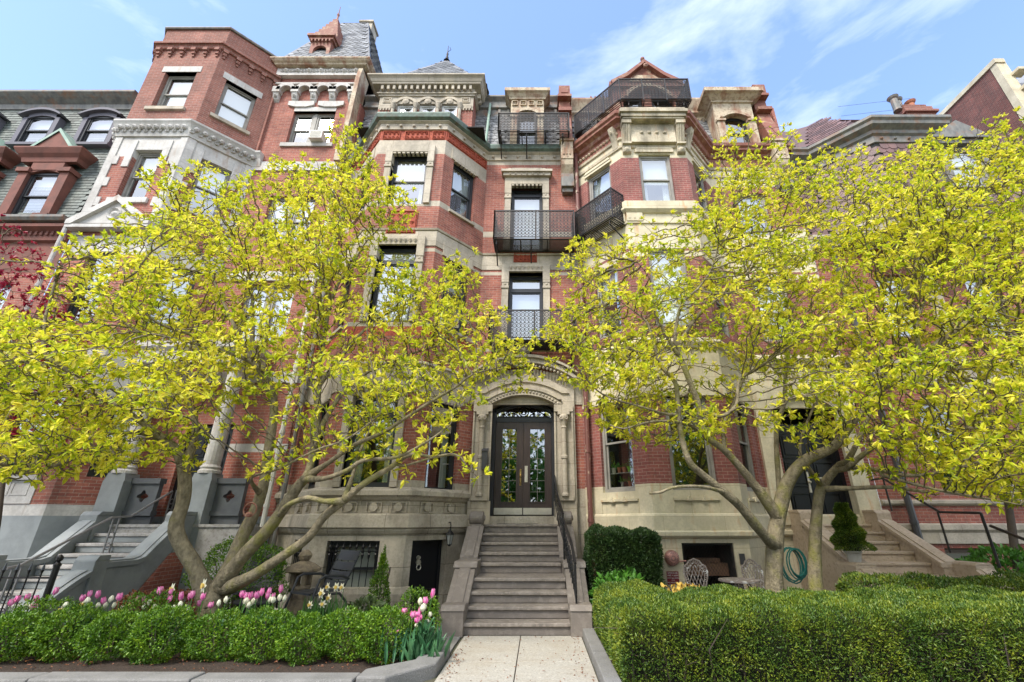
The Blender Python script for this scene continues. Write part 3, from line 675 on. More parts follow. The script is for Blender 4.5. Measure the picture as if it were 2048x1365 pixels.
for s_ in (-1, 1):
    spiral(fl, 1.30+s_*.22, 4.44, .075, 1.6, d0, mirror=s_); spiral(fl, 1.30+s_*.27, 4.33, .05, 1.5, d0, mirror=-s_); spiral(fl, 1.30+s_*.42, 4.37, .065, 1.6, d0, mirror=s_, a0=2)
    spiral(fl, 1.30+s_*.55, 4.32, .045, 1.4, d0, mirror=-s_); fl.tube([(1.30+s_*.14, d0, 4.28), (1.30+s_*.35, d0, 4.46), (1.30+s_*.62, d0, 4.29)], .008, 4)
fl.box(.6, 2.0, d0-.008, d0+.008, 4.265, 4.285); fl.build('fanlight_scroll', iron, door)
fp = MB(fr4); pp = arc_pts(.58, 2.02, 4.36, .2, 14); fp.add([(x, d0+.04, z) for x, z in pp]+[(2.02, d0+.04, 4.25), (.58, d0+.04, 4.25)], [tuple(range(len(pp)+2))]); fp.build('fanlight_pane', glassr, door)
# mansard roof with slates, top cornice
def mansard(parent, x0, x1, y0, z0, y1, z1, mat, kind='hex', tw=.24, ex=.16, keep=None, name='roof'):
    m = MB(); wv = Vector((0, y1-y0, z1-z0)); ln = wv.length; nv = Vector((0, -(z1-z0), (y1-y0))).normalized()
    slates(m, (x0, y0, z0), (1, 0, 0), wv, nv, x1-x0, ln, kind, tw, ex, keep); return m.build(name, [mat, dgap], parent)
mansard(mh, -6.3, .85, 11.62, 13.15, 12.0, 15.5, slate)
tcn_ = MB(); tcn_.sweep([(-6.3, 12.0), (.85, 12.0)], [(0, 15.2), (.06, 15.2), (.08, 15.52), (.16, 15.56), (.16, 15.66), (.10, 15.68), (.12, 15.88), (.25, 16.0), (.25, 16.07), (0, 16.09)])
dentils(tcn_, Matrix.Translation((0, 12.0, 0)), -1.9, .8, .33, .08, -.12, 0, 15.24, 15.5); tcn_.build('roof_cornice', leadm, mh)
fr_ = MB(); fr_.box(-5.7, -1.7, 10.5, 11.9, 13.12, 13.16); fr_.add([(-5.85, 11.5, 13.18), (-4.76, 10.25, 13.18), (-2.77, 10.25, 13.18), (-1.68, 11.5, 13.18), (-1.68, 11.8, 13.2), (-5.85, 11.8, 13.2)], [(0, 1, 2, 3, 4, 5)]); fr_.box(-6.3, 1.15, 12.0, 20, 16.0, 16.04); fr_.build('flat_roof', dgap, mh)
# stone dormer over the bay
dX0, dX1, dY = -5.50, -2.24, 11.3
fd, ln = wallM((dX0, dY), (dX1, dY))
m = MB(fd); ops = [(.63, 1.21, 13.5, 15.09), (1.40, 1.97, 13.5, 15.09), (2.17, 2.72, 13.5, 15.09)]
wall(m, 13.2, 15.45, ln, [(13, 1), (14.83, 2)], ops, depth=.15, roomd=.5)
m.box(0, .001, 0, 1.2, 13.2, 15.45, 1); m.box(ln-.001, ln, 0, 1.2, 13.2, 15.45, 1)
dm = m.build('dormer', [room, brick, stone], mh)
m = MB(fd)
for a, b, c, d in ops: arch_band(m, a, b, 15.11, .17, .1, -.05, .02, 10); m.lathe(((a+b)/2, -.02, 15.17), [(.04, -.05), (.12, -.02), (.12, 0)], 8, axis='y')
for u in (.53, 1.305, 2.07, 2.82): m.lathe((u, -.06, 0), [(.075, 13.5), (.06, 13.6), (.055, 14.75), (.08, 14.8), (.06, 14.83), (.1, 14.98), (.1, 15.02)], 10)
m.box(.05, .46, -.04, 0, 14.83, 14.98); m.box(2.9, ln-.05, -.04, 0, 14.83, 14.98)
for k in range(4):
    for u0 in (.08, 2.92): m.box(u0+k*.1, u0+k*.1+.05, -.05, 0, 14.74, 14.83)
for u in (.27, ln-.27): bars(m, u-.15, u+.15, 15.12, 15.36, .03, -.03, 0); bars(m, u-.09, u+.09, 15.18, 15.30, .02, -.03, 0)
m.build('stone_carving', stone, dm)
pth = [(dX0, dY+1.3), (dX0, dY), (dX1, dY), (dX1, dY+1.3)]
m = MB(); m.sweep(pth, [(0, 15.40), (.05, 15.41), (.05, 15.46), (.1, 15.49), (.1, 15.53), (.04, 15.55), (.04, 15.75), (.24, 15.77), (.25, 15.82), (.28, 15.85), (.32, 15.95), (.40, 16.02), (.40, 16.07), (0, 16.1)])
dentils(m, fd, 0, ln, .2, .085, -.2, -.03, 15.57, 15.76); fs_, l2 = wallM((dX1, dY), (dX1, dY+1.2)); dentils(m, fs_, .1, l2, .2, .085, -.2, -.03, 15.57, 15.76)
m.build('dormer_cornice', leadm if False else stone, dm)
for o_ in ops: window(dm, fd, *o_, whitef, depth=.08, style='single', blind=1, fw=.06)
m = MB()
for i in range(4):
    bx = [(-5.9, 11.3), (-1.8, 11.3), (-1.8, 15.0), (-5.9, 15.0)]; a, b = Vector((*bx[i], 16.07)), Vector((*bx[(i+1) % 4], 16.07)); ap = Vector((-3.85, 13.1, 19.8))
    u = (b-a).normalized(); mid = (a+b)/2; wv = (ap-mid); W_ = wv.length; U_ = (b-a).length; nv = u.cross(wv).normalized()
    slates(m, a, u, wv, nv, U_, W_, 'hex', .24, .16, keep=lambda uc, z, U_=U_, W_=W_: abs(uc-U_/2) < (U_/2)*(1-z/W_)-.14)
    m.f = m.f; 
# remove the square backing sheets of the pyramid and put triangles
def drop_backing(m):
    keepf = [(f, q) for f, q in zip(m.f, m.m) if q != 1]; m.f = [f for f, q in keepf]; m.m = [q for f, q in keepf]
drop_backing(m); m.add([(-5.9, 11.3, 16.07), (-1.8, 11.3, 16.07), (-1.8, 15.0, 16.07), (-5.9, 15.0, 16.07), (-3.85, 13.1, 19.77)], [(0, 1, 4), (1, 2, 4), (2, 3, 4), (3, 0, 4)], 1)
pyr = m.build('pyramid_roof', [slate, slate], mh)
m = MB(); m.lathe((-3.85, 13.1, 19.7), [(.14, 0), (.1, .06), (.05, .1), (.07, .2), (.035, .3), (.05, .42), (.02, .55), (.012, .95)], 8); m.tube([(-3.85, 13.1, 20.25), (-3.72, 13.1, 20.4), (-3.78, 13.1, 20.55)], .012, 4); m.build('finial', iron, pyr)
# central dormer behind the top balcony
def small_dormer(parent, xc, y, z0, wd, zt, mat, cmat, arched=True, panels=True, capz=.38, flare=.22, blind=.5):
    fr, ln = wallM((xc-wd/2, y), (xc+wd/2, y)); m = MB(fr); a, b = wd*.2, wd*.8; ztop = zt-.55
    wall(m, z0, zt, ln, [(0, 1)], [(a, b, z0+.02, ztop)], depth=.2, roomd=.5)
    m.box(-.002, .0, 0, 1.3, z0, zt, 1); m.box(ln, ln+.002, 0, 1.3, z0, zt, 1)
    d = m.build('dormer', [room, mat], parent)
    t_ = MB(fr)
    for u0, u1 in ((0.02, a), (b, wd-.02)): t_.box(u0, u1, -.08, 0, z0, ztop-.35); t_.box(u0-.03, u1+.03, -.13, 0, ztop-.35, ztop-.27)
    arch_band(t_, a, b, ztop-.16, .15, .12, -.1, 0, 10)
    arch_fill(t_, a, b, ztop-.17, .15, ztop+.01, -.03, .1, 10)
    if panels:
        for k in range(4):
            u = wd*(k+.5)/4; bars(t_, u-.1, u+.1, zt-.26, zt-.05, .02, -.05, 0); t_.lathe((u, -.01, zt-.155), [(.015, -.04), (.06, 0)], 4, axis='y')
    t_.build('dormer_trim', mat, d)
    c = MB(); c.sweep([(xc-wd/2, y+1.2), (xc-wd/2, y), (xc+wd/2, y), (xc+wd/2, y+1.2)], [(0, zt), (.06, zt+.02), (.06, zt+.08), (flare*.7, zt+.2), (flare, zt+.24), (flare, zt+capz), (0, zt+capz+.03)])
    c.box(xc-wd/2-.05, xc+wd/2+.05, y-.05, y+1.2, zt+capz, zt+capz+.03); c.build('dormer_cornice', cmat, d)
    window(d, fr, a, b, z0+.05, ztop-.02, blackf, depth=.1, blind=blind, gl=glassd, fw=.05)
    return d
small_dormer(mh, -.37, 11.45, 13.2, 1.15, 15.42, rustc, rustc)
# rusty copper party wall bracket on the right of the house
def party(parent, x0, x1, mat=rust, zt=16.05, zl=13.2):
    m = MB(); m.prismx([(11.5, zl), (11.9, zt-.4), (11.55, zt-.45), (11.5, zt-1.3), (11.15, zl+.3), (11.1, zl)], x0, x1)
    m.box(x0-.03, x1+.03, 11.3, 12.2, zt-1.25, zt-1.12); m.box(x0-.05, x1+.05, 11.32, 12.2, zt-.55, zt-.45); m.box(x0, x1, 11.36, 12.2, zt-.45, zt); m.box(x0+.07, x1-.07, 11.34, 11.36, zt-.36, zt-.05)
    m.build('party_wall_cap', mat, parent)
    m = MB(); m.box(x0, x1, 11.08, 11.5, zl-.75, zl); m.box(x0-.04, x1+.04, 11.03, 11.5, zl-.05, zl+.05)
    for k in range(3): m.box(x0+.06+k*.1, x0+.11+k*.1, 11.05, 11.08, zl-.6, zl-.12)
    m.prismx([(11.5, zl-1.25), (11.3, zl-1.2), (11.14, zl-.95), (11.1, zl-.75), (11.5, zl-.75)], x0+.01, x1-.01); m.build('corbel_box', rustc, parent)
    m = MB(); m.box(x0, x1, 11.2, 11.5, zl-1.75, zl-1.27); m.box(x0+.03, x1-.03, 11.3, 11.5, zl-1.9, zl-1.75); m.build('corbel_stone', leadm, parent)
party(mh, .74, 1.13)
# balconies
balcony(mh, [(-1.28, 10.8), (1.0, 10.8)], 13.27, .80, [(-1.28, 11.6), (1.0, 11.6)], (.52,), [((-1.2, 10.8), (-1.2, 11.45)), ((-.37, 10.8), (-.37, 11.45)), ((.8, 10.8), (.8, 11.45))])
balcony(mh, [(-1.28, 10.85), (1.05, 10.85)], 9.21, 1.0, [(-1.28, 11.48), (1.05, 11.48)], (.52,), [((-1.2, 10.85), (-1.2, 11.48)), ((-.2, 10.85), (-.2, 11.48)), ((.95, 10.85), (.95, 11.48))])
balcony(mh, [(-1.28, 10.8), (1.0, 10.8)], 6.05, .87, [(-1.28, 11.48), (1.0, 11.48)], (.52,), [((-.2, 10.8), (-.2, 11.48)), ((-1.2, 10.8), (-1.2, 11.48)), ((.9, 10.8), (.9, 11.48))])
def pipe(parent, pts, r, mat, name='downspout', clamps=True):
    m = MB(); m.tube(pts, r, 8)
    if clamps:
        a, b = Vector(pts[0]), Vector(pts[-1]); n = max(1, int((b-a).length/1.8))
        for k in range(1, n+1):
            p = a.lerp(b, k/(n+1)); m.lathe((p.x, p.y, p.z), [(r+.015, -.04), (r+.015, .04)], 8)
    return m.build(name, mat, parent)
pipe(mh, [(-1.72, 12.0, 15.8), (-1.72, 11.75, 15.6), (-1.76, 11.45, 13.3)], .045, verdl)
pipe(mh, [(-6.1, 11.4, 13.0), (-6.12, 11.38, 12.5), (-6.12, 11.38, .1)], .055, leadm)

# ================================================================== CREAM HOUSE (right of the doors)
PB = [(1.15, 11.5), (1.31, 11.5), (2.47, 10.25), (4.40, 10.25), (5.56, 11.5), (8.25, 11.5)]
ch = thing('row_house', 'cream stone and red brick row house with rusty cornices, right of the brown doors', 'house', (4.7, 11.5, 0))
MC = [room, brickR, cream, brickR]
bandC = [(-.6, 2), (2.45, 1), (4.4, 2), (5.9, 1), (8.25, 2), (8.42, 1), (8.5, 2), (10.04, 1), (11.65, 2)]
opsC = {0: [], 4: [(.55, 2.2, 1.62, 4.6), (.7, 1.7, 6.3, 8.2), (.7, 1.7, 9.8, 11.4)], 1: [(.35, 1.28, 2.31, 4.5), (.45, 1.25, 6.2, 8.25), (.36, 1.26, 10.0, 11.75)],
        2: [(.47, 1.47, 2.31, 4.62), (.47, 1.47, 6.2, 8.5), (.5, 1.44, 10.04, 11.78), (.52, 1.6, .25, 1.26)], 3: [(.42, 1.35, 2.31, 4.5), (.42, 1.3, 6.2, 8.25), (.42, 1.3, 10.0, 11.75)]}
m = MB(); FC = []
for i in range(5):
    fr, ln = wallM(PB[i], PB[i+1]); FC.append(fr); m.fr = fr; wall(m, -.6, 12.4, ln, bandC, opsC[i], depth=.45 if i == 4 else .18)
m.build('wall', MC, ch)
m = MB(); m.sweep(PB, [(0, 1.34), (.06, 1.36), (.11, 1.40), (.11, 1.47), (.05, 1.5), (.05, 1.78), (.03, 1.82), (0, 1.84)]); m.build('water_table', cream, ch)
m = MB()
for i, (a, b) in ((1, (.3, 1.35)), (2, (.45, 1.45)), (3, (.35, 1.35))):
    m.fr = FC[i]; m.box(a, b, -.05, 0, 2.10, 2.15); m.box(a, a+.02, -.02, 0, 1.86, 2.1); m.box(b-.02, b, -.02, 0, 1.86, 2.1)
    for k in (1, 2): u = a+(b-a)*k/3; m.prism([(u-.06, 2.09), (u+.06, 2.09), (u, 2.19)], -.08, 0)
m.build('apron_panel', cream, ch)
m = MB(); m.sweep(PB[1:5]+[(5.7, 11.5)], [(0, 9.62), (.05, 9.64), (.13, 9.72), (.13, 9.78), (.08, 9.8), (.08, 10.02), (0, 10.05)]); m.sweep(PB[1:5]+[(5.7, 11.5)], [(0, 9.28), (.04, 9.3), (.04, 9.36), (0, 9.38)])
for i, us in ((2, (.2, 1.73)), (1, (.2, 1.45)), (3, (.25, 1.5))):
    m.fr = FC[i]
    for u in us:
        m.box(u-.22, u+.22, -.06, 0, 9.36, 9.63)
        for k in range(3): m.box(u-.14+k*.14-.015, u-.14+k*.14+.015, -.075, -.05, 9.44, 9.5)
m.fr = Matrix.Identity(4); m.build('sill_course', cream, ch)
m = MB(); m.sweep(PB[1:], [(0, 5.6), (.06, 5.62), (.12, 5.75), (.06, 5.85), (0, 5.9)]); m.sweep(PB[1:], [(0, 4.4), (.04, 4.42), (.04, 4.6), (0, 4.62)]); m.build('belt_course', cream, ch)
m = MB(); m.sweep(PB[:1]+PB[1:], [(0, 11.98), (.05, 12.0), (.05, 12.1), (0, 12.12)]); m.sweep(PB, [(0, 12.3), (.05, 12.32), (.06, 12.4), (0, 12.4)]); m.build('frieze_moulding', creamS, ch)
m = MB(); m.sweep(PB, [(0, 12.4), (.04, 12.4), (.05, 12.72), (.12, 12.76), (.16, 12.86), (.30, 12.92), (.30, 13.0), (.36, 13.04), (.38, 13.14), (0, 13.2)])
m.build('cornice', rust, ch)
m = MB()
for i, ln in ((1, 1.7), (3, 1.7)):
    m.fr = FC[i]
    for k in range(14): m.lathe((ln*(k+.5)/14, -.05, 12.56), [(.02, -.06), (.06, -.02), (.05, .02)], 5, axis='y')
    m.build('carved_frieze', rustc, ch); m = MB()
# projecting hood over the bay's middle window
fr2c = FC[2]
m = MB(fr2c)
m.box(0, 1.93, -.42, 0, 12.86, 13.2); m.box(-.05, 1.98, -.48, 0, 12.98, 13.09); m.box(.05, 1.88, -.38, 0, 12.8, 12.86); m.build('window_hood', creamS, ch)
for u in (.16, 1.77):
    m = MB(fr2c); m.box(u-.14, u+.14, -.36, 0, 12.66, 12.8); m.prismx([(0, 11.75), (-.1, 11.8), (-.13, 12.1), (-.22, 12.4), (-.31, 12.66), (0, 12.66)], u-.12, u+.12)
    for k in range(3): m.prismx([(-.12, 12.1), (-.21, 12.4), (-.30, 12.64), (-.33, 12.64), (-.24, 12.38), (-.15, 12.1)], u-.09+k*.07, u-.06+k*.07)
    m.lathe((u, -.1, 11.86), [(.03, -.07), (.1, -.02), (.12, .05)], 8, axis='y'); m.box(u-.13, u+.13, -.2, 0, 12.02, 12.08)
    m.build('console_bracket', creamS, ch)
for i, u in ((1, 1.55), (3, .15)):
    m = MB(FC[i]); m.prismx([(0, 12.0), (-.06, 12.05), (-.1, 12.3), (-.2, 12.55), (-.26, 12.75), (0, 12.75)], u-.09, u+.09); m.ring((u, -.17, 12.6), .06, .03, 8, axis='x'); m.build('console_bracket', creamS, ch)
m = MB(fr2c); m.box(.3, 1.63, -.17, 0, 12.1, 12.8); m.box(.4, 1.54, -.06, 0, 11.82, 11.93); m.prism([(.4, 11.93), (1.54, 11.93), (1.46, 12.0), (.48, 12.0)], -.07, 0)
for k in range(4): m.lathe((.62+k*.23, -.17, 12.45), [(.03, -.05), (.055, -.02), (.06, 0)], 8, axis='y')
m.build('window_head', creamS, ch)
for i in (1, 3):
    a, b = opsC[i][2][:2]; m = MB(FC[i]); m.box(a-.08, b+.08, -.05, .0, 11.76, 11.85); m.prism([(a-.08, 11.85), (b+.08, 11.85), (b, 11.93), (a, 11.93)], -.07, 0); m.build('window_head', cream, ch)
W = lambda fr, o, **k: window(ch, fr, *o, greyf, **k)
W(fr2c, opsC[2][2], depth=.08, blind=.55, curtain=True); W(fr2c, opsC[2][1], depth=.08, blind=1); W(fr2c, opsC[2][0], depth=.08, split=.55, blind=0, gl=glassl)
for i in (1, 3):
    W(FC[i], opsC[i][2], depth=.08, blind=.6 if i == 1 else 0, curtain=True); W(FC[i], opsC[i][1], depth=.08, blind=.5)
    W(FC[i], opsC[i][0], depth=.08, split=.52, blind=0, gl=glassl)
window(ch, FC[4], *opsC[4][1], greyf, blind=.5, depth=.1); window(ch, FC[4], *opsC[4][2], greyf, blind=.5, depth=.1)
m = MB(fr2c); a, b, c, d = opsC[2][3]; bars(m, a+.004, b-.004, c, d, .04, .05, .09)
n = 17
for k in range(-12, n+4):
    for s_ in (-1, 1):
        u0 = a+(b-a)*k/n*1.0; dz = d-c; u1 = u0+s_*dz*.62
        if s_ == -1: u0 += .35; u1 += .35
        p, q = [u0, c], [u1, d]
        def clip(p, q):
            (x0, z0), (x1, z1) = p, q
            lo, hi = a+.03, b-.03
            if (x0 < lo and x1 < lo) or (x0 > hi and x1 > hi): return None
            def at(x): t_ = (x-x0)/(x1-x0); return (x, z0+(z1-z0)*t_)
            P0 = at(lo) if x0 < lo else at(hi) if x0 > hi else (x0, z0); P1 = at(lo) if x1 < lo else at(hi) if x1 > hi else (x1, z1)
            return P0, P1
        r_ = clip(p, q)
        if r_: m.tube([(r_[0][0], .07+s_*.003, r_[0][1]), (r_[1][0], .07+s_*.003, r_[1][1])], .003, 3)
m.build('window_grille', iron, ch)
m = MB(fr2c); m.box(a+.03, b-.06, .3, .62, .62, .86); m.box(a+.3, b-.2, .34, .6, .865, .95); tag(m.build('stored_crate', woodm), 'brown wooden crate stored behind the wire mesh of the basement opening', 'crate')
# roofs
mansard(ch, 1.15, 7.6, 11.62, 13.1, 12.05, 15.4, slate)
m = MB(); m.add([(1.31, 11.5, 13.19), (2.47, 10.25, 13.19), (4.40, 10.25, 13.19), (5.56, 11.5, 13.19), (5.56, 11.9, 13.2), (1.31, 11.9, 13.2)], [(0, 1, 2, 3, 4, 5)]); m.box(.74, 8.0, 12.05, 20, 15.86, 15.9); m.build('flat_roof', dgap, ch)
m = MB(); m.sweep([(1.15, 12.02), (7.6, 12.02)], [(0, 14.95), (.06, 14.97), (.07, 15.2), (.2, 15.28), (.2, 15.36), (.14, 15.4), (.28, 15.68), (.33, 15.78), (.33, 15.86), (0, 15.9)])
for k in range(22): m.lathe((5.2+k*.11, 11.93, 15.08), [(.02, -.02), (.05, .02)], 6, axis='y')
m.build('roof_cornice', rustc, ch)
party(ch, 7.62, 8.05, zt=16.1)
small_dormer(ch, 6.72, 11.35, 13.15, 1.34, 15.15, rustc, rustc, panels=False, capz=.40, flare=.34, blind=0)
# copper gabled dormer behind the roof balcony
gx0, gx1, gy = 2.6, 5.05, 11.35
fr, ln = wallM((gx0, gy), (gx1, gy)); m = MB(fr)
m.box(0, .35, -.05, .3, 13.2, 15.95); m.box(ln-.35, ln, -.05, .3, 13.2, 15.95); m.box(1.05, 1.35, 0, .2, 13.2, 15.6)
arch_fill(m, .35, ln-.35, 15.25, .5, 16.0, 0, .3); arch_band(m, .35, ln-.35, 15.25, .5, .2, -.12, .0)
m.prism([(.02, 15.95), (ln-.02, 15.95), (ln*.5+.6, 16.35), (ln/2, 17.0), (ln*.5-.6, 16.35)], -.02, .25)
for s_ in (-1, 1):
    p = [(ln/2+s_*(ln/2-.02), 15.9), (ln/2+s_*.62, 16.32), (ln/2, 16.98), (ln/2, 17.13), (ln/2+s_*.68, 16.46), (ln/2+s_*(ln/2+.04), 16.06)]
    m.prism(p if s_ > 0 else p[::-1], -.2, .35)
m.box(-.08, ln+.08, -.16, .3, 15.82, 15.93); m.box(-.08, .16, -.1, .3, 15.93, 16.12); m.box(ln-.16, ln+.08, -.1, .3, 15.93, 16.12)
m.box(-.02, .0, .3, 3, 13.2, 15.95); m.box(ln, ln+.02, .3, 3, 13.2, 15.95)
m.add([(0, .2, 15.93), (ln/2, .2, 16.9), (ln/2, 3.2, 16.9), (0, 3.2, 15.93), (ln, .2, 15.93), (ln, 3.2, 15.93)], [(0, 1, 2, 3), (1, 4, 5, 2)])
gd = m.build('gabled_dormer', rust, ch)
m = MB(fr); m.prism([(ln/2-.62, 16.16), (ln/2+.62, 16.16), (ln/2+.3, 16.46), (ln/2-.3, 16.46)], -.08, -.0); arch_band(m, .5, ln-.5, 15.3, .48, .12, -.2, -.1, 14)
for k in range(9): m.lathe((ln/2-.5+k*.125, -.1, 16.24), [(.02, -.03), (.045, 0)], 5, axis='y')
m.build('gable_panel', rustc, gd)
m = MB(fr); m.lathe((ln/2, .0, 17.06), [(.07, 0), (.04, .1), (.03, .22), (.08, .3), (.08, .36), (.03, .42)], 8); m.lathe((ln/2, -.28, 16.72), [(.03, -.05), (.09, 0), (.07, .1)], 8, axis='y')
for k in range(6): m.lathe((-.25-.16*k+.4, .6, 16.1), [(.03, 0), (.05, .06), (.02, .14)], 6)
m.build('finial', rust, gd)
window(gd, fr, .36, 1.04, 13.4, 15.45, blackf, depth=.12, blind=.55, gl=glassd); window(gd, fr, 1.36, ln-.36, 13.4, 15.45, blackf, depth=.12, blind=.4, gl=glassd)
m = MB(fr); m.box(.35, ln-.35, .6, .62, 13.2, 15.9); m.build('dormer_lining', room, gd)
balcony(ch, [(1.2, 11.4), (2.54, 9.98), (4.72, 9.98)], 12.55+.0, .9, [(1.5, 11.62), (2.8, 10.8), (4.5, 10.8)], (.33, .66), [((2.9, 9.98), (3.0, 10.3)), ((4.4, 9.98), (4.3, 10.3))]) if False else \
balcony(ch, [(1.25, 11.4), (2.54, 10.02), (4.72, 10.02)], 13.72, .92, [(1.5, 11.7), (2.8, 10.85), (4.6, 10.85)], (.33, .66), [((2.8, 10.02), (2.8, 10.6)), ((3.7, 10.02), (3.7, 10.6)), ((4.5, 10.02), (4.5, 10.6)), ((1.9, 10.7), (2.2, 11.0))])
balcony(ch, [(1.12, 11.05), (2.02, 9.98)], 9.3, 1.0, [(1.45, 11.35), (2.42, 10.3)], (), [((1.95, 10.05), (2.35, 10.38))])
pipe(ch, [(1.24, 11.35, 12.9), (1.24, 11.35, .1)], .06, rustp)

# ================================================================== GREY AND WHITE TRIMMED HOUSE (left)
PH = [(-13.9, 11.5), (-13.75, 11.5), (-12.7, 10.25), (-10.55, 10.25), (-9.35, 11.5), (-6.32, 11.5)]
h2 = thing('row_house', 'tall brick row house with white stone trim and grey porch, left of the middle', 'house', (-10, 11.5, 0))
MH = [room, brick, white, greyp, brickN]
bL = [(-.6, 3), (1.79, 2), (2.02, 1), (4.4, 2), (5.6, 1), (6.0, 1), (8.3, 2), (8.9, 1), (11.7, 2), (12.5, 4)]
bRt = [(-.6, 3), (1.79, 1), (3.3, 2), (3.5, 1), (5.1, 2), (5.4, 1), (8.2, 2), (8.5, 1), (12.32, 2), (12.65, 1)]
opsH = {0: [], 1: [(.45, 1.2, 2.62, 4.4), (.45, 1.2, 6.3, 8.3), (.45, 1.25, 10.15, 11.96)],
        2: [(.5, 1.62, 2.62, 4.5), (.65, 1.5, 6.3, 8.4), (.7, 1.55, 10.15, 11.96), (.58, 1.6, 13.62, 15.25), (.3, 1.3, .4, 1.1)],
        3: [(.45, 1.25, 2.62, 4.4), (.45, 1.25, 6.3, 8.3), (.45, 1.25, 10.15, 11.96), (.36, 1.27, 13.56, 15.25)],
        4: [(-.0+.35, 1.55, 1.62, 4.0), (.84, 2.3, 13.48, 14.95), (.84, 2.3, 9.5, 11.3), (.84, 2.3, 6.3, 8.1)]}
m = MB(); FH = []
for i in range(5):
    fr, ln = wallM(PH[i], PH[i+1]); FH.append(fr); m.fr = fr
    wall(m, -.6, 16.9 if i == 4 else 17.3, ln, bRt if i == 4 else bL, opsH[i], depth=.2)
m.fr = Matrix.Identity(4); m.box(-13.9, -13.85, 11.505, 16, 10, 17.3, 4); m.box(-9.36, -9.3, 11.52, 15, 16, 17.3, 4); m.box(-13.9, -9.3, 12.2, 12.25, 16, 17.3, 4)
m.box(-9.36, -9.30, 11.4, 11.52, 12.6, 17.3, 4)
m.build('wall', MH, h2)
# white corner quoins and pediment
m = MB()
for i in (1, 2, 3):
    fr, ln = wallM(PH[i], PH[i+1]); m.fr = fr
    m.box(-.02, .2, -.03, 0, 8.9, 12.5); m.box(ln-.2, ln+.02, -.03, 0, 8.9, 12.5)
    for k, z in enumerate((9.9, 10.6, 11.4)): m.box(ln-.34, ln-.18, -.028, 0, z, z+.3); m.box(.18, .34, -.028, 0, z, z+.3)
    a, b = opsH[i][2][:2]; m.box(a-.14, b+.14, -.07, .18, 9.98, 10.15)
    m.box(a-.2, a, -.032, .0, 11.3, 12.3); m.box(b, b+.2, -.032, .0, 11.3, 12.3)
m.fr = FH[2]
m.prism([(.05, 9.2), (2.1, 9.2), (2.1, 9.3), (1.08, 10.08), (.05, 9.3)], -.16, 0); m.prism([(-.05, 9.12), (.1, 9.12), (1.08, 9.9), (1.08, 10.08), (-.05, 9.25)], -.26, -.02); m.prism([(2.2, 9.12), (2.2, 9.25), (1.08, 10.08), (1.08, 9.9), (2.05, 9.12)], -.26, -.02)
m.box(-.05, 2.2, -.24, 0, 9.02, 9.12); m.ring((1.08, -.17, 9.5), .17, .04, 12); m.lathe((1.08, -.16, 9.5), [(.04, -.06), (.1, 0)], 8, axis='y')
m.build('stone_dressings', white, h2)
for z0, prof in ((12.42, [(0, 0), (.06, .02), (.08, .12), (.12, .3), (.18, .42), (.22, .48), (.22, .54), (0, .56)]),):
    m = MB(); m.sweep(PH[1:5]+[(-9.1, 11.5)], [(o, z+z0) for o, z in prof])
    for i in (1, 2, 3):
        fr, ln = wallM(PH[i], PH[i+1]); m.fr = fr; n = int(ln/.2)
        for k in range(n): m.lathe((ln*(k+.5)/n, -.13, 12.72), [(.01, -.09), (.07, -.05), (.085, 0), (.03, .07)], 7, axis='y'); m.ring((ln*(k+.0)/n+.02, -.11, 12.62), .055, .022, 6)
    m.fr = Matrix.Identity(4); m.build('carved_cornice', white, h2)
for z0, z1 in ((12.3, 12.66), (8.2, 8.5), (5.1, 5.4)): m = MB(FH[4]); m.box(0, 2.95, -.05, 0, z0, z1); m.build('belt_course', white, h2)
m = MB(FH[4]); m.box(.84, 2.3, -.02, .1, 14.95, 15.15); m.build('lintel', white, h2)
for u in (1.05, 2.09): m = MB(FH[4]); m.prism([(u-.45, 15.38), (u-.45, 15.2), (u-.2, 15.12), (u+.2, 15.12), (u+.45, 15.2), (u+.45, 15.38)], -.07, .0); m.build('lintel', white, h2)
m = MB(FH[4]); m.box(.7, 2.45, -.06, .15, 13.33, 13.48); m.build('sill', white, h2)
m = MB()
pt = PH[1:5]
m.sweep(pt, [(0, 16.28), (.06, 16.3), (.10, 16.42), (.16, 16.44), (.16, 16.52), (.05, 16.6), (0, 16.6)])
for i in (1, 2, 3):
    fr, ln = wallM(PH[i], PH[i+1]); m.fr = fr; n = 6 if i == 2 else 5
    for k in range(n):
        u = .1+(ln-.2)*k/(n-1); m.box(u-.075, u+.075, -.12, 0, 16.18, 16.3); m.box(u-.055, u+.055, -.075, 0, 16.06, 16.18); m.box(u-.035, u+.035, -.04, 0, 15.96, 16.06)
m.fr = Matrix.Identity(4); m.build('corbel_table', brickN, h2)
m = MB(); m.sweep(pt, [(-.25, 17.3), (.06, 17.3), (.08, 17.34), (.06, 17.4), (-.25, 17.4)]); m.build('coping', leadm, h2)
for i in (2, 3):
    a, b = opsH[i][3][:2]; m = MB(FH[i]); m.box(a-.12, b+.12, -.02, .19, 15.25, 15.5); m.build('lintel', white, h2); m = MB(FH[i]); m.box(a-.1, b+.1, -.08, .19, 13.54, 13.66); m.build('sill', stone, h2)
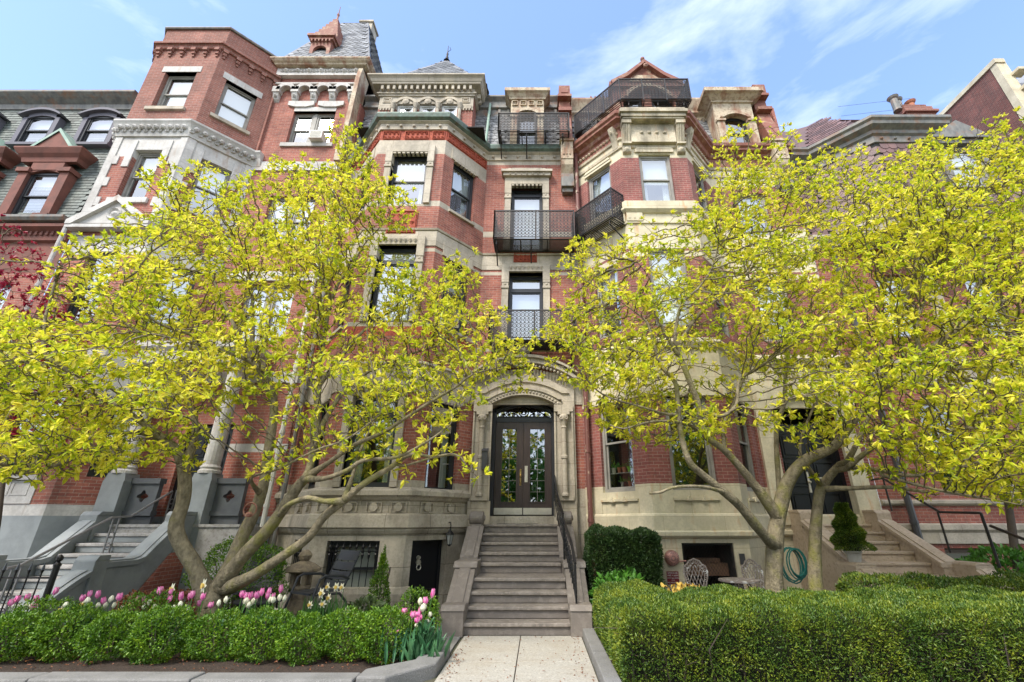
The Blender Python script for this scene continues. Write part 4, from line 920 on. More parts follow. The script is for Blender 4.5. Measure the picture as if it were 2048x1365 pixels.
# right part: arcaded frieze and eaves
m = MB(FH[4])
for k in range(5):
    uc = .12+k*.66; m.box(uc-.13, uc+.13, -.2, 0, 15.70, 15.95); m.prismx([(0, 15.38), (-.08, 15.46), (-.18, 15.7), (0, 15.7)], uc-.1, uc+.1); m.lathe((uc, -.12, 15.58), [(.02, -.07), (.08, 0)], 6, axis='y')
    if k < 4: arch_band(m, uc+.12, uc+.54, 15.80, .19, .14, -.2, 0, 8)
m.box(0, 2.95, -.15, 0, 16.14, 16.2); m.build('arched_corbels', white, h2)
m = MB(FH[4]); m.box(-.1, 3.0, -.12, 0, 16.62, 17.0, 1); m.box(-.1, 3.0, -.16, 0, 16.56, 16.63, 1); m.mi = 1
for k in range(7):
    u = .25+k*.42; m.lathe((u, -.12, 16.82), [(.02, -.1), (.08, -.04), (.1, 0)], 6, axis='y'); spiral(m, u+.17, 16.80, .085, 1.2, -.14, .026); spiral(m, u-.15, 16.80, .07, 1.2, -.14, .024, mirror=-1)
m.mi = 0; m.fr = Matrix.Identity(4); m.sweep([(-9.35, 12.6), (-9.35, 11.38), (-6.32, 11.38), (-6.32, 12.6)], [(0, 16.94), (.14, 16.97), (.16, 17.02), (.22, 17.06), (.28, 17.14), (.28, 17.19), (0, 17.22)]); m.build('eaves_cornice', [rustc, white], h2)
m = MB(); m.prismx([(11.5, 12.9), (11.9, 16.8), (11.3, 16.85), (11.2, 16.3), (11.12, 13.4), (11.15, 12.9)], -6.46, -6.31); m.box(-6.48, -6.29, 11.0, 11.5, 12.3, 12.9); m.build('party_wall_cap', rustc, h2)
m = MB()
base = [(-9.45, 11.25), (-6.1, 11.25), (-6.1, 15.5), (-9.45, 15.5)]; top = [(-8.75, 13.2), (-7.55, 13.2), (-7.55, 14.0), (-8.75, 14.0)]
for i in range(4):
    a, b = Vector((*base[i], 17.2)), Vector((*base[(i+1) % 4], 17.2)); c, d = Vector((*top[(i+1) % 4], 22.3)), Vector((*top[i], 22.3))
    u = (b-a).normalized(); wv = ((c+d)/2-(a+b)/2); wv -= u*wv.dot(u); W_ = wv.length; U_ = (b-a).length; nv = u.cross(wv).normalized()
    l0 = (d-a).dot(u); r0 = (c-a).dot(u)
    slates(m, a, u, wv, nv, U_, W_, 'hex', .26, .19, keep=lambda uc, z, l0=l0, r0=r0, U_=U_, W_=W_: l0*z/W_+.16 < uc < U_+(r0-U_)*z/W_-.16)
drop_backing(m); m.add([(*p, 17.2) for p in base]+[(*p, 22.3) for p in top], [(0, 1, 5, 4), (1, 2, 6, 5), (2, 3, 7, 6), (3, 0, 4, 7), (4, 5, 6, 7)], 1)
rf = m.build('roof', [slate, slate], h2)
m = MB(); m.box(-8.15, -7.6, 13.6, 14.2, 22.2, 23.15); m.box(-8.21, -7.54, 13.54, 14.26, 22.95, 23.05); m.build('chimney', stoneB, rf)
m = MB(); dx = -8.2
m.box(dx-.38, dx-.25, 11.5, 12.6, 17.2, 18.6); m.box(dx+.25, dx+.38, 11.5, 12.6, 17.2, 18.6); m.box(dx-.25, dx+.25, 11.9, 12.6, 17.2, 18.5); m.fr = Matrix.Translation((dx, 11.5, 0)); arch_fill(m, -.25, .25, 18.1, .25, 18.6, 0, .1, 8); m.fr = Matrix.Identity(4)
m.box(dx-.45, dx+.45, 11.42, 12.7, 18.6, 18.72); m.box(dx-.52, dx+.52, 11.35, 12.75, 18.72, 18.84)
for k in range(7): s_ = .5-.065*k; m.box(dx-s_, dx+s_, 12.05-s_, 12.05+s_, 18.84+k*.25, 18.84+(k+1)*.25-.03); m.box(dx-s_+.03, dx+s_-.03, 12.05-s_+.03, 12.05+s_-.03, 18.84+(k+1)*.25-.03, 18.84+(k+1)*.25)
m.lathe((dx, 12.05, 20.6), [(.09, 0), (.05, .1), (.03, .3), (.06, .38), (.02, .5), (.012, .9)], 6)
for k in range(6): m.box(dx-.36+k*.135, dx-.31+k*.135, 11.4, 11.46, 18.48, 18.6)
m.build('copper_dormer', rust, rf)
for i in (1, 2, 3):
    for o_ in opsH[i][:4]: window(h2, FH[i], *o_, greyf if o_[2] > 9 else blackf, depth=.1 if o_[2] < 9 else .14, blind=1.0 if o_[2] > 13 else .5, fw=.06)
for o_ in opsH[4][1:]:
    u0, u1 = o_[0], o_[1]; um = (u0+u1)/2
    for a, b in ((u0, um-.06), (um+.06, u1)): window(h2, FH[4], a, b, o_[2], o_[3], greyf, depth=.12, blind=.5, fw=.05)
    m = MB(FH[4]); m.box(um-.06, um+.06, .1, .25, o_[2], o_[3]); m.build('mullion', greyf, h2)
pipe(h2, [(-6.44, 11.3, 12.4), (-6.42, 11.3, .3)], .055, plast)
# porch: pedestals, columns, quatrefoil balustrades, black doors
for xx in (-9.75, -7.75):
    m = MB(); m.box(xx-.24, xx+.24, 10.75, 11.2, .2, 2.55); m.prism([(xx-.24, 2.55), (xx+.24, 2.55), (xx+.2, 2.72), (xx-.2, 2.72)], 10.77, 11.18); m.prism([(xx-.3, .0), (xx+.3, 0), (xx+.24, 1.9), (xx-.24, 1.9)], 10.74, 11.21); m.build('porch_pedestal', greyp, h2)
    m = MB(); m.lathe((xx, 10.97, 0), [(.24, 2.72), (.24, 2.78), (.2, 2.82), (.22, 2.86), (.18, 2.92), (.175, 4.6), (.165, 5.2), (.2, 5.24), (.24, 5.34), (.24, 5.4)], 16); m.build('porch_column', white, h2, smooth=False)
m = MB(); m.sweep([(-10.1, 11.5), (-10.1, 10.7), (-7.4, 10.7), (-7.4, 11.5)], [(-.4, 5.4), (.02, 5.4), (.04, 5.7), (.12, 5.8), (.12, 5.95), (-.4, 6.0)]); m.build('porch_entablature', white, h2)
m = MB(FH[4]);
for a, b in ((1.75, 2.6), ): pass
def quatre(mb, x0, x1, y, z0, z1):
    xc, zc = (x0+x1)/2, (z0+z1)/2+.02; r = .095; k = 24
    hole = []
    for i in range(k):
        q = 2*math.pi*i/k+math.pi/8; rr = r*(1.15+.28*math.cos(4*(q))); hole.append((xc+rr*math.cos(q), zc+rr*math.sin(q)))
    outer = []
    for i in range(k):
        q = 2*math.pi*i/k+math.pi/8; c, s_ = math.cos(q), math.sin(q); tt = min((x1-x0)/2/abs(c) if abs(c) > 1e-6 else 9, (z1-zc if s_ > 0 else zc-z0)/abs(s_) if abs(s_) > 1e-6 else 9); outer.append((xc+c*tt, zc+s_*tt))
    for yy in (y, y+.12):
        vs = [(x, yy, z) for x, z in hole]+[(x, yy, z) for x, z in outer]; mb.add(vs, [(i, (i+1) % k, k+(i+1) % k, k+i) for i in range(k)])
    vs = [(x, y, z) for x, z in hole]+[(x, y+.12, z) for x, z in hole]; mb.add(vs, [(i, (i+1) % k, k+(i+1) % k, k+i) for i in range(k)])
    for cx_, cz_ in ((x0, z0), (x0, z1), (x1, z0), (x1, z1)): pass
    mb.box(x0-.02, x1+.02, y-.04, y+.16, z1, z1+.12); mb.box(x0-.01, x1+.01, y-.03, y+.15, z0-.1, z0)
    mb.box(x0, x0+.05, y+.002, y+.118, z0, z1); mb.box(x1-.05, x1, y+.002, y+.118, z0, z1); mb.box(x0+.05, x1-.05, y+.003, y+.117, z1-.05, z1); mb.box(x0+.05, x1-.05, y+.003, y+.117, z0, z0+.05)
for x0, x1 in ((-9.50, -8.86), (-7.5, -6.85)):
    m = MB(); quatre(m, x0, x1, 11.0, 1.9, 2.5); m.box(x0, x1, 11.03, 11.1, .2, 1.8); m.build('porch_balustrade', greyd, h2)
m = MB(); m.box(-9.99, -6.4, 10.75, 11.49, .0, 1.56); m.box(-9.99, -6.6, 10.72, 11.49, 1.56, 1.62); m.build('porch_floor', greystep, h2)
m = MB(FH[4]); a, b = .35, 1.55; bars(m, a, b, 1.63, 3.98, .08, .12, .22)
for x0, x1 in ((a+.08, (a+b)/2-.003), ((a+b)/2+.003, b-.08)):
    m.box(x0, x1, .16, .2, 1.64, 3.9)
    for z0, z1 in ((1.78, 2.35), (2.45, 3.1), (3.2, 3.8)): bars(m, x0+.09, x1-.09, z0, z1, .025, .14, .16); m.box(x0+.16, x1-.16, .145, .16, z0+.07, z1-.07)
m.build('entrance_door', blackd, h2)
m = MB(FH[2]); m.box(.34, 1.78, -.02, 0, 2.03, 2.52)
for k in range(3): bars(m, .42+k*.42, .8+k*.42, 2.2, 2.5, .04, -.03, 0)
m.box(.3, 1.8, -.08, .1, 2.52, 2.62); m.build('apron_panel', white, h2)
# quoined pilaster and downpipe at the left corner
m = MB(); m.box(-13.95, -13.45, 11.2, 11.5, 0, 1.79); m.build('plinth', greyp, h2); m = MB()
for k in range(8): wd = .3 if k % 2 else .2; m.box(-12.75-wd, -12.75+wd, 10.14, 10.4, 1.8+k*.36, 1.8+k*.36+.355)
m.build('quoins', white, h2)
pipe(h2, [(-12.72, 10.05, 9.0), (-12.72, 10.05, 2.0)], .05, white)
ac = MB(FH[4]); ac.box(1.72, 2.15, -.25, .12, 13.5, 13.82); 
for k in range(8): ac.box(1.76, 2.11, -.262, -.25, 13.54+k*.033, 13.55+k*.033)
ac.build('air_conditioner', plast, None); tag(bpy.data.objects['air_conditioner'], 'white window air conditioner in the upper brick wall of the left house', 'air conditioner')

# ================================================================== FAR LEFT HOUSE (slate mansard and brownstone dormers)
h1 = thing('row_house', 'leftmost row house with green grey slate mansard and brownstone dormers', 'house', (-17, 11.2, 0))
X0, X1 = -26, -13.9
m = MB(); fr, ln = wallM((X0, 11.2), (X1, 11.2)); m.fr = fr
o1 = [(ln-u-1.0, ln-u, z0, z1) for u in (1.0, 3.2, 5.4) for z0, z1 in ((2.6, 4.6), (6.2, 8.0))]
wall(m, -.6, 9.75, ln, [(-.6, 1), (2.2, 2), (2.5, 1), (4.6, 2), (5.0, 1), (8.3, 2)], o1, depth=.2); m.build('wall', [room, brick, brown], h1)
for o_ in o1: window(h1, fr, *o_, blackf, blind=.4, depth=.12)
m = MB(); m.sweep([(X0, 11.2), (X1, 11.2)], [(0, 9.3), (.1, 9.35), (.12, 9.6), (.3, 9.7), (.3, 9.8), (0, 9.85)]); dentils(m, wallM((X0, 11.2), (X1, 11.2))[0], ln-5, ln, .16, .07, -.16, 0, 9.5, 9.62); m.build('cornice', brown, h1)
m = MB(); m.sweep([(X0, 11.2), (X1, 11.2)], [(.2, 9.85), (.36, 9.87), (.42, 9.95), (.42, 10.03), (.2, 10.03)]); m.build('gutter', leadm, h1)
dps = [-15.35, -17.75, -20.1]; aps = [-14.72, -16.75, -18.8]
mansard(h1, X0, X1, 11.12, 9.95, 11.5, 15.2, slateg, 'rect', .22, .115)
m = MB(); m.sweep([(X0, 11.5), (X1, 11.5)], [(0, 14.95), (.08, 14.97), (.12, 15.15), (.3, 15.3), (.42, 15.42), (.42, 15.5), (0, 15.52)]); m.build('roof_cornice', verd if False else leadm, h1)
m = MB(); m.box(X0, X1, 11.5, 18, 15.46, 15.5); m.build('flat_roof', dgap, h1)
for xc in aps:
    m = MB(Matrix.Translation((xc, 11.2, 0))); wd = .52
    m.box(-wd-.1, -wd+.05, 0, .5, 13.2, 14.35); m.box(wd-.05, wd+.1, 0, .5, 13.2, 14.35); arch_fill(m, -wd+.05, wd-.05, 14.3, .12, 14.62, 0, .4, 8); arch_band(m, -wd-.14, wd+.14, 14.38, .2, .09, -.12, .45, 12); m.box(-wd-.14, wd+.14, -.06, .3, 13.1, 13.2)
    d_ = m.build('arched_dormer', plain('purple grey paint', (.11, .105, .13), rough=.6) if 'purple grey paint' not in MATS else MATS['purple grey paint'], h1)
    window(d_, Matrix.Translation((xc, 11.2, 0)), -wd+.05, wd-.05, 13.2, 14.42, blackf, depth=.04, blind=1, gl=glass)
for xc in dps:
    T = Matrix.Translation((xc, 10.95, 0)); m = MB(T)
    m.box(-.78, -.5, 0, .5, 10.0, 11.9); m.box(.5, .78, 0, .5, 10.0, 11.9); m.box(-.5, .5, .0, .4, 11.85, 12.2); arch_fill(m, -.5, .5, 11.72, .12, 11.86, .02, .4, 8)
    for s_ in (-1, 1): m.box(s_*.64-.2, s_*.64+.2, -.07, .5, 11.75, 11.9); m.box(s_*.64-.22, s_*.64+.22, -.1, .5, 10.0, 10.14)
    d_ = m.build('pedimented_dormer', brown, h1)
    m = MB(); m.sweep([(xc-.85, 11.5), (xc-.85, 10.95), (xc+.85, 10.95), (xc+.85, 11.5)], [(-.1, 12.15), (.02, 12.15), (.05, 12.3), (.14, 12.4), (.22, 12.55), (.22, 12.6), (-.1, 12.62)])
    m.fr = T; m.prism([(-.62, 12.6), (.62, 12.6), (0, 13.3)], -.12, .5); m.build('pediment', brown, d_)
    m = MB(T)
    for s_ in (-1, 1): m.add([(s_*.7, -.16, 12.62), (0, -.16, 13.42), (0, .55, 13.42), (s_*.7, .55, 12.62), (s_*.6, -.16, 12.6), (0, -.16, 13.3), (0, .55, 13.3), (s_*.6, .55, 12.6)], [(0, 1, 2, 3), (4, 5, 1, 0)])
    m.build('copper_flashing', verdl, d_)
    window(d_, T, -.5, .5, 10.05, 11.8, blackf, depth=.1, blind=.6)

# ================================================================== RIGHT HOUSE (plum slates, dark cornice)
PR = [(8.26, 11.5), (8.9, 11.5), (10.1, 10.25), (12.15, 10.25), (13.3, 11.5), (17.6, 11.5)]
PRf = [(8.26, 11.5), (17.6, 11.5)]
h5 = thing('row_house', 'brick row house with plum slates and a grey metal cornice, behind the right tree', 'house', (12, 11.5, 0))
o5 = [(1.62, 2.62, 2.28, 4.64), (4.2, 5.2, 2.28, 4.64), (1.6, 2.6, 6.4, 8.4), (4.2, 5.2, 6.4, 8.4), (6.6, 7.6, 2.28, 4.64), (6.6, 7.6, 6.4, 8.4), (1.2, 2.1, .35, 1.1), (3.1, 4.3, .35, 1.1)]
fr, ln = wallM(PRf[0], PRf[1]); m = MB(fr); wall(m, -.6, 9.6, ln, [(-.6, 1), (1.2, 2), (1.64, 1), (2.05, 1), (5.0, 2), (5.6, 1), (9.3, 2)], o5, depth=.2); m.build('wall', [room, brickR if False else brick, stone], h5)
m = MB(); m.sweep(PRf, [(0, 1.2), (.05, 1.2), (.05, 1.44), (.1, 1.5), (.1, 1.6), (0, 1.64)]); m.sweep(PRf, [(0, 2.02), (.05, 2.04), (.09, 2.08), (.09, 2.14), (0, 2.17)]); m.sweep(PRf, [(0, 5.0), (.08, 5.05), (.1, 5.5), (.2, 5.6), (.2, 5.7), (0, 5.72)]); m.build('belt_course', stone, h5)
for o_ in o5: window(h5, fr, *o_, MATS['brownish window frame'] if 'brownish window frame' in MATS else plain('brownish window frame', (.16, .12, .09), rough=.5), blind=0 if o_[2] < 3 else .8, split=.52, depth=.1, gl=glassl if 2 < o_[2] < 3 else glass)
m = MB(fr); m.box(2.95, 3.3, -.12, 0, 2.17, 9.4); m.box(2.9, 3.35, -.18, 0, 4.7, 5.0); m.build('stone_pilaster', stone, h5)
# slated bay storey and roof
for i in range(5):
    a, b = PR[i], PR[i+1]; f_, l_ = wallM(a, b); u = f_.to_3x3() @ Vector((1, 0, 0)); nv = f_.to_3x3() @ Vector((0, -1, 0)); m = MB()
    slates(m, Vector((*a, 9.6)), u, (0, 0, 1), nv, l_, 2.65, 'hex', .25, .16); m.build('slate_hanging', [slatep, dgap], h5)
m = MB(); m.add([(*p, 9.55) for p in PR]+[(17.6, 11.6, 9.55), (8.3, 11.6, 9.55)], [tuple(range(8))]); m.sweep(PR, [(0, 9.3), (.06, 9.32), (.1, 9.5), (.2, 9.6), (.2, 9.68), (0, 9.7)]); m.build('bay_soffit', stone, h5)
m = MB(); m.sweep(PR, [(0, 12.2), (.05, 12.22), (.05, 12.45), (.12, 12.5), (.14, 12.6), (.3, 12.7), (.32, 12.8), (.38, 12.86), (.38, 12.95), (0, 13.0)])
for i in range(5):
    f_, l_ = wallM(PR[i], PR[i+1]); m.fr = f_; n = max(2, int(l_/.4))
    for k in range(n): m.lathe((l_*(k+.5)/n, -.06, 12.33), [(.02, -.06), (.04, -.02), (.04, 0)], 6, axis='y')
m.fr = Matrix.Identity(4); m.build('cornice', leadm, h5)
m = MB()
ins = [(8.9, 12.5), (9.3, 12.5), (10.45, 12.0), (12.0, 12.0), (13.2, 12.6), (17.6, 12.6)]
for i in range(5):
    a, b = Vector((*PR[i], 12.98)), Vector((*PR[i+1], 12.98)); c, d = Vector((*ins[i+1], 15.1)), Vector((*ins[i], 15.1)); u = (b-a).normalized(); wv = (c+d)/2-(a+b)/2; wv -= u*wv.dot(u); W_ = wv.length; U_ = (b-a).length; nv = u.cross(wv).normalized()
    l0 = (d-a).dot(u); r0 = (c-a).dot(u)
    slates(m, a, u, wv, nv, U_, W_, 'rect', .25, .15, keep=lambda uc, z, l0=l0, r0=r0, U_=U_, W_=W_: l0*z/W_+.1 < uc < U_+(r0-U_)*z/W_-.1)
drop_backing(m); k = len(PR); m.add([(*p, 12.98) for p in PR]+[(*p, 15.1) for p in ins], [(i, i+1, k+i+1, k+i) for i in range(k-1)]+[tuple(range(k, 2*k))], 1)
m.box(8.9, 17.6, 12.6, 20, 15.0, 15.08, 1); r5 = m.build('roof', [slatep, slatep], h5)
fr, ln = wallM((11.6, 10.0), (13.0, 10.0)); m = MB(fr); m.box(0, .2, 0, .5, 10.4, 11.9); m.box(1.2, 1.4, 0, .5, 10.4, 11.9); m.prism([(-.25, 12.0), (1.65, 12.0), (.7, 12.65)], -.2, .5); m.box(-.2, 1.6, -.12, .3, 11.85, 12.02); d5 = m.build('dormer', leadm, h5); window(d5, fr, .2, 1.2, 10.4, 11.85, greyf, depth=.05, blind=.8)
m = MB(); m.box(14.3, 15.4, 12.8, 13.7, 14.3, 16.75); m.box(14.2, 15.5, 12.7, 13.8, 16.4, 16.5); m.box(14.4, 15.3, 12.9, 13.6, 16.75, 16.95); ch5 = m.build('chimney', brickN, r5)
for x, y, h, mt in ((14.1, 12.9, .95, 'd'), (14.55, 13.2, 1.25, 'd'), (15.05, 13.2, 1.1, 'r')):
    m = MB(); m.lathe((x, y, 16.6), [(.15, 0), (.13, .1), (.12, h*.75-.12), (.16, h*.75-.08), (.2, h*.75), (.13, h*.75)], 12); m.build('chimney_pot', leadm if mt == 'd' else potr, ch5)
m = MB(); m.tube([(13.6, 13, 15.9), (14.5, 13, 17.2)], .03, 5)
for z, x in ((17.4, 11.9), (16.9, 11.9), (16.5, 11.9)): m.tube([(x, 13, z-.45), (14.9, 13, z)], .006, 3)
m.build('aerial', leadm, r5)
pipe(h5, [(8.75, 11.35, 9.5), (8.8, 11.35, 6), (8.82, 11.32, .1)], .075, plastd)

# ---- next house along with its bare brick side wall
h6 = thing('row_house', 'row house at the right edge showing a bare brick side wall with pale coping', 'house', (18.5, 12, 0))
m = MB(); m.prismx([(12.05, 9), (12.3, 18.2), (24, 18.2), (24, 9)], 17.72, 18.0); m.box(17.72, 26, 12.06, 12.2, -.5, 11.0); m.build('wall', brickS, h6)
m = MB(); m.prismx([(12.0, 9.2), (12.28, 18.28), (12.05, 18.28), (11.7, 9.2)], 17.70, 18.12); m.prismx([(12.0, 18.14), (24, 18.14), (24, 18.34), (12.0, 18.34)], 17.66, 18.06); m.box(18.0, 18.4, 11.75, 12.1, 16.6, 16.72); m.box(18.0, 18.45, 11.72, 12.1, 17.4, 17.52); m.lathe((18.3, 11.75, 17.05), [(.05, -.06), (.14, 0)], 8, axis='y'); m.build('coping', cream, h6)
m = MB(); slates(m, (18.1, 11.9, 11.0), (1, 0, 0), (0, .35, 5.5), (0, -5.5, .35), 8.5, 5.5, 'hex', .26, .17); m.build('roof', [slate, dgap], h6)
m = MB(); m.sweep([(18.9, 12.2), (18.9, 11.5), (19.9, 10.8), (24, 10.8)], [(0, 15.6), (.1, 15.7), (.1, 16.1), (.25, 16.25), (.3, 16.4), (0, 16.5)]); m.build('cornice', cream, h6)
m = MB(); m.add([(18.8, 11.4, 16.48), (19.9, 10.7, 16.48), (24, 10.7, 16.48), (24, 13, 18.6), (20.4, 12.6, 18.6), (19.2, 13.4, 18.6), (18.8, 15, 16.48)], [(0, 1, 4, 5), (1, 2, 3, 4), (0, 5, 6)]); m.build('turret_roof', slate, h6)
m = MB(); m.add([(18.9, 12.2, 11), (18.9, 11.5, 11), (19.9, 10.8, 11), (24, 10.8, 11), (18.9, 12.2, 15.7), (18.9, 11.5, 15.7), (19.9, 10.8, 15.7), (24, 10.8, 15.7)], [(0, 1, 5, 4), (1, 2, 6, 5), (2, 3, 7, 6)]); m.build('turret_wall', cream, h6)

for x_, par_, z_ in ((-6.3, mh, 15.4), (1.13, mh, 15.3), (8.25, h5, 15.2), (-13.87, h1, 15.2)):
    m = MB(); m.box(x_-.06, x_+.05, 11.56, 20, -.5, z_); m.build('party_wall', brick, par_)
# ================================================================== MIDDLE STOOP
st = thing('stoop', 'taupe painted stone stoop with ten steps up to the brown double doors', 'steps', (-.37, 8.3, 0))
nos = [(11.55, 1.80), (11.15, 1.62), (10.9, 1.44), (10.6, 1.26), (10.28, 1.08), (9.95, .90), (9.15, .72), (8.85, .54), (8.55, .36), (8.24, .18)]
back = 11.98
for k, (y, z) in enumerate(nos):
    up = k < 6; x0, x1 = (-1.24, .46) if up else (-1.19-.0*k, .50+.03*(k-6)); yb = back if k == 0 else nos[k-1][0]+.03
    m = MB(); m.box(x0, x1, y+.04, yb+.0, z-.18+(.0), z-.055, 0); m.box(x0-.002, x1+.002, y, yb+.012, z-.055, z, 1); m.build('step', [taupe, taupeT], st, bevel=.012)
def cheek(x0, x1, pts, parent, mat, cap=.04, capz=.07, bottom=-.02, name='cheek_wall'):
    """side wall of a stair: pts = (y, z) along the top from front to back"""
    m = MB(); poly = [(pts[0][0], bottom)]+list(pts)+[(pts[-1][0], bottom)]; m.prismx([(a, b) for a, b in poly], x0, x1)
    up = [(y, z+.001) for y, z in pts]; up[0] = (up[0][0]-.015, up[0][1]); up[-1] = (up[-1][0]+.004, up[-1][1]); m.prismx([(y, z-capz) for y, z in up]+[(y, z+.02) for y, z in up][::-1], x0-cap, x1+cap)
    m.prismx([(y, z+.02) for y, z in up]+[(y, z+.045) for y, z in up][::-1], x0+.05, x1-.05)
    return m.build(name, mat, parent, bevel=.008)
for x0, x1 in ((-1.53, -1.25), (.47, .75)):
    cheek(x0, x1, [(9.98, 1.0), (10.1, 1.1), (10.88, 1.57)], st, taupe)
    m = MB(); m.lathe(((x0+x1)/2, 10.98, 1.75), [(.05, -.19), (.06, -.165), (.12, -.16), (.145, -.14), (.145, .14), (.12, .16), (.06, .165), (.05, .19)], 20, axis='x'); m.box(x0, x1, 10.85, 11.42, 0, 1.62); m.build('scroll_newel', taupe, st, smooth=False)
for x0, x1, e in ((-1.50, -1.2, 0), (.54, .82, 0)):
    cheek(x0, x1, [(8.42, .30), (9.3, .86)], st, taupe)
    m = MB(); m.box(x0-.05, x1+.05, 9.3, 9.98, 0, .88); m.prismx([(9.25, .88), (9.98, .88), (9.98, .98), (9.35, .98)], x0-.07, x1+.07); m.build('newel_block', taupe, st, bevel=.01)
    m = MB(); m.box(x0-.03, x1+.03, 8.14, 8.5, 0, .36); m.prismx([(8.12, .36), (8.52, .36), (8.46, .44), (8.2, .44)], x0-.04, x1+.04); m.build('newel_block', taupe, st, bevel=.01)
mat_ = MB(); mat_.box(-.95, .0, 11.17, 11.5, 1.621, 1.632); tag(mat_.build('door_mat', plastd), 'thin dark door mat on the second highest step of the middle stoop', 'mat')
m = MB()
rl = [(.40, 11.35, 2.72), (.44, 10.55, 2.22), (.52, 9.9, 1.82)]
m.tube(rl, .022, 6); m.tube([(x, y, z-.52) for x, y, z in rl], .012, 5); m.tube([(x, y, z-.1) for x, y, z in rl], .01, 5)
for (x, y, z) in (rl[0], rl[2]): m.tube([(x, y, z-.95), (x, y, z)], .016, 5)
for t_ in [i/9 for i in range(1, 9)]:
    p = Vector(rl[0]).lerp(Vector(rl[2]), t_); m.tube([p-Vector((0, 0, .52)), p-Vector((0, 0, .1))], .008, 4); m.ring((p.x, p.y, p.z-.3), .045, .008, 8, axis='x')
r2 = [(.52, 9.75, 1.72), (.6, 8.85, 1.35), (.62, 8.3, 1.02)]
m.tube(r2, .022, 6); m.tube([(x, y, z-.55) for x, y, z in r2], .012, 5); m.tube([(x, y, z-.1) for x, y, z in r2], .01, 5); m.tube([(.62, 8.3, .18), (.62, 8.3, 1.02)], .018, 6); m.tube([(.52, 9.75, .72), (.52, 9.75, 1.72)], .018, 6)
for t_ in [i/10 for i in range(1, 10)]:
    p = Vector(r2[0]).lerp(Vector(r2[2]), t_); m.tube([p-Vector((0, 0, .55)), p-Vector((0, 0, .1))], .008, 4); m.ring((p.x, p.y, p.z-.32), .05, .008, 8, axis='x')
m.build('handrail', ironb, st)
# little things at the door
m = MB(); x = -1.30; m.box(x-.07, x+.07, 11.18, 11.28, 2.85, 3.28); m.prismx([(11.15, 3.28), (11.28, 3.28), (11.28, 3.36)], x-.08, x+.08); m.box(x-.05, x+.05, 11.172, 11.18, 2.9, 3.1)
tag(m.build('mailbox', plastd), 'dark grey wall mailbox beside the left door colonette', 'mailbox')

# ================================================================== LEFT STOOP (grey)
s2 = thing('stoop', 'grey painted stoop with curved side walls leading to the left house porch', 'steps', (-8.6, 9.5, 0))
n2 = [(10.74-.32*k, 1.62-.18*k) for k in range(9)]
for k, (y, z) in enumerate(n2):
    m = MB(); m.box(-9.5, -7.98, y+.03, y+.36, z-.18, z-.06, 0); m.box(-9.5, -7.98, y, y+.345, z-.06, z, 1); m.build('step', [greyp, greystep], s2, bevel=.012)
def curve(y0, z0, y1, z1, n=10, b=.35):
    return [(y0+(y1-y0)*k/n, z0+(z1-z0)*(math.sin(math.pi/2*k/n)*b+(k/n)*(1-b))) for k in range(n+1)]
for x0, x1 in ((-9.82, -9.52), (-7.97, -7.67)):
    cheek(x0, x1, [(8.88, .98), (9.5, .98), (9.66, 1.02), (9.85, 1.2), (10.36, 1.66)], s2, greyp)
    cheek(x0, x1, curve(7.8, .32, 8.6, .86), s2, greyp)
    m = MB(); m.box(x0-.04, x1+.04, 8.6, 8.88, 0, 1.04); m.prismx([(8.6, 1.04), (8.88, 1.04), (8.88, 1.12), (8.66, 1.12)], x0-.04, x1+.04); m.build('newel_block', greyp, s2, bevel=.01)
    m = MB(); m.box(x0-.04, x1+.04, 10.36, 10.74, 0, 1.8); m.prismx([(10.36, 1.8), (10.74, 1.8), (10.74, 1.88), (10.43, 1.88)], x0-.05, x1+.05); m.build('newel_block', greyp, s2, bevel=.01)
m = MB(); m.prismx([(9.35, 0), (10.72, 0), (10.72, 1.2), (10.3, 1.05)], -7.665, -7.60); m.build('brick_base', brick, s2)
m = MB(); m.tube([(-8.75, 8.25, .95), (-8.75, 8.45, .98), (-8.75, 9.9, 1.75), (-8.75, 10.35, 1.78), (-8.75, 11.3, 2.35)], .024, 6)
for y, z0, z1 in ((8.35, .0, .95), (9.95, .9, 1.75), (11.3, 1.6, 2.35)):
    m.tube([(-8.75, y, z0), (-8.75, y, z1)], .018, 5); m.tube([(-8.75, y+.14, z0), (-8.75, y+.14, z1+.03)], .018, 5)
    for k in range(2): m.ring((-8.75, y+.07, z0+.3+.22*k), .06, .01, 8, axis='x')
m.build('handrail', railg, s2)

# ================================================================== RIGHT STOOP (tan)
s3 = thing('stoop', 'tan painted stoop with sloping side walls up to the black doors', 'steps', (7.0, 9.8, 0))
n3 = [(11.2, 1.62), (10.85, 1.46), (10.5, 1.28), (10.15, 1.10), (9.8, .92), (9.45, .72), (9.0, .50), (8.65, .28), (8.3, .10)]
for k, (y, z) in enumerate(n3):
    x0, x1 = (6.28, 7.72) if k < 5 else (6.15, 7.9); yb = 11.9 if k == 0 else n3[k-1][0]+.02
    m = MB(); m.box(x0, x1, y+.03, yb, z-.2, z-.05, 0); m.box(x0, x1, y, yb+.01, z-.05, z, 1); m.build('step', [tanp, tanp], s3, bevel=.01)
for x0, x1 in ((5.98, 6.27), (7.73, 8.02)):
    cheek(x0, x1, [(9.55, .92), (10.95, 1.68)], s3, tanp)
    m = MB(); m.box(x0-.02, x1+.02, 10.95, 11.48, 0, 1.86); m.prismx([(10.95, 1.86), (11.48, 1.86), (11.48, 1.93), (11.02, 1.93)], x0-.03, x1+.03); m.build('newel_block', tanp, s3, bevel=.01)
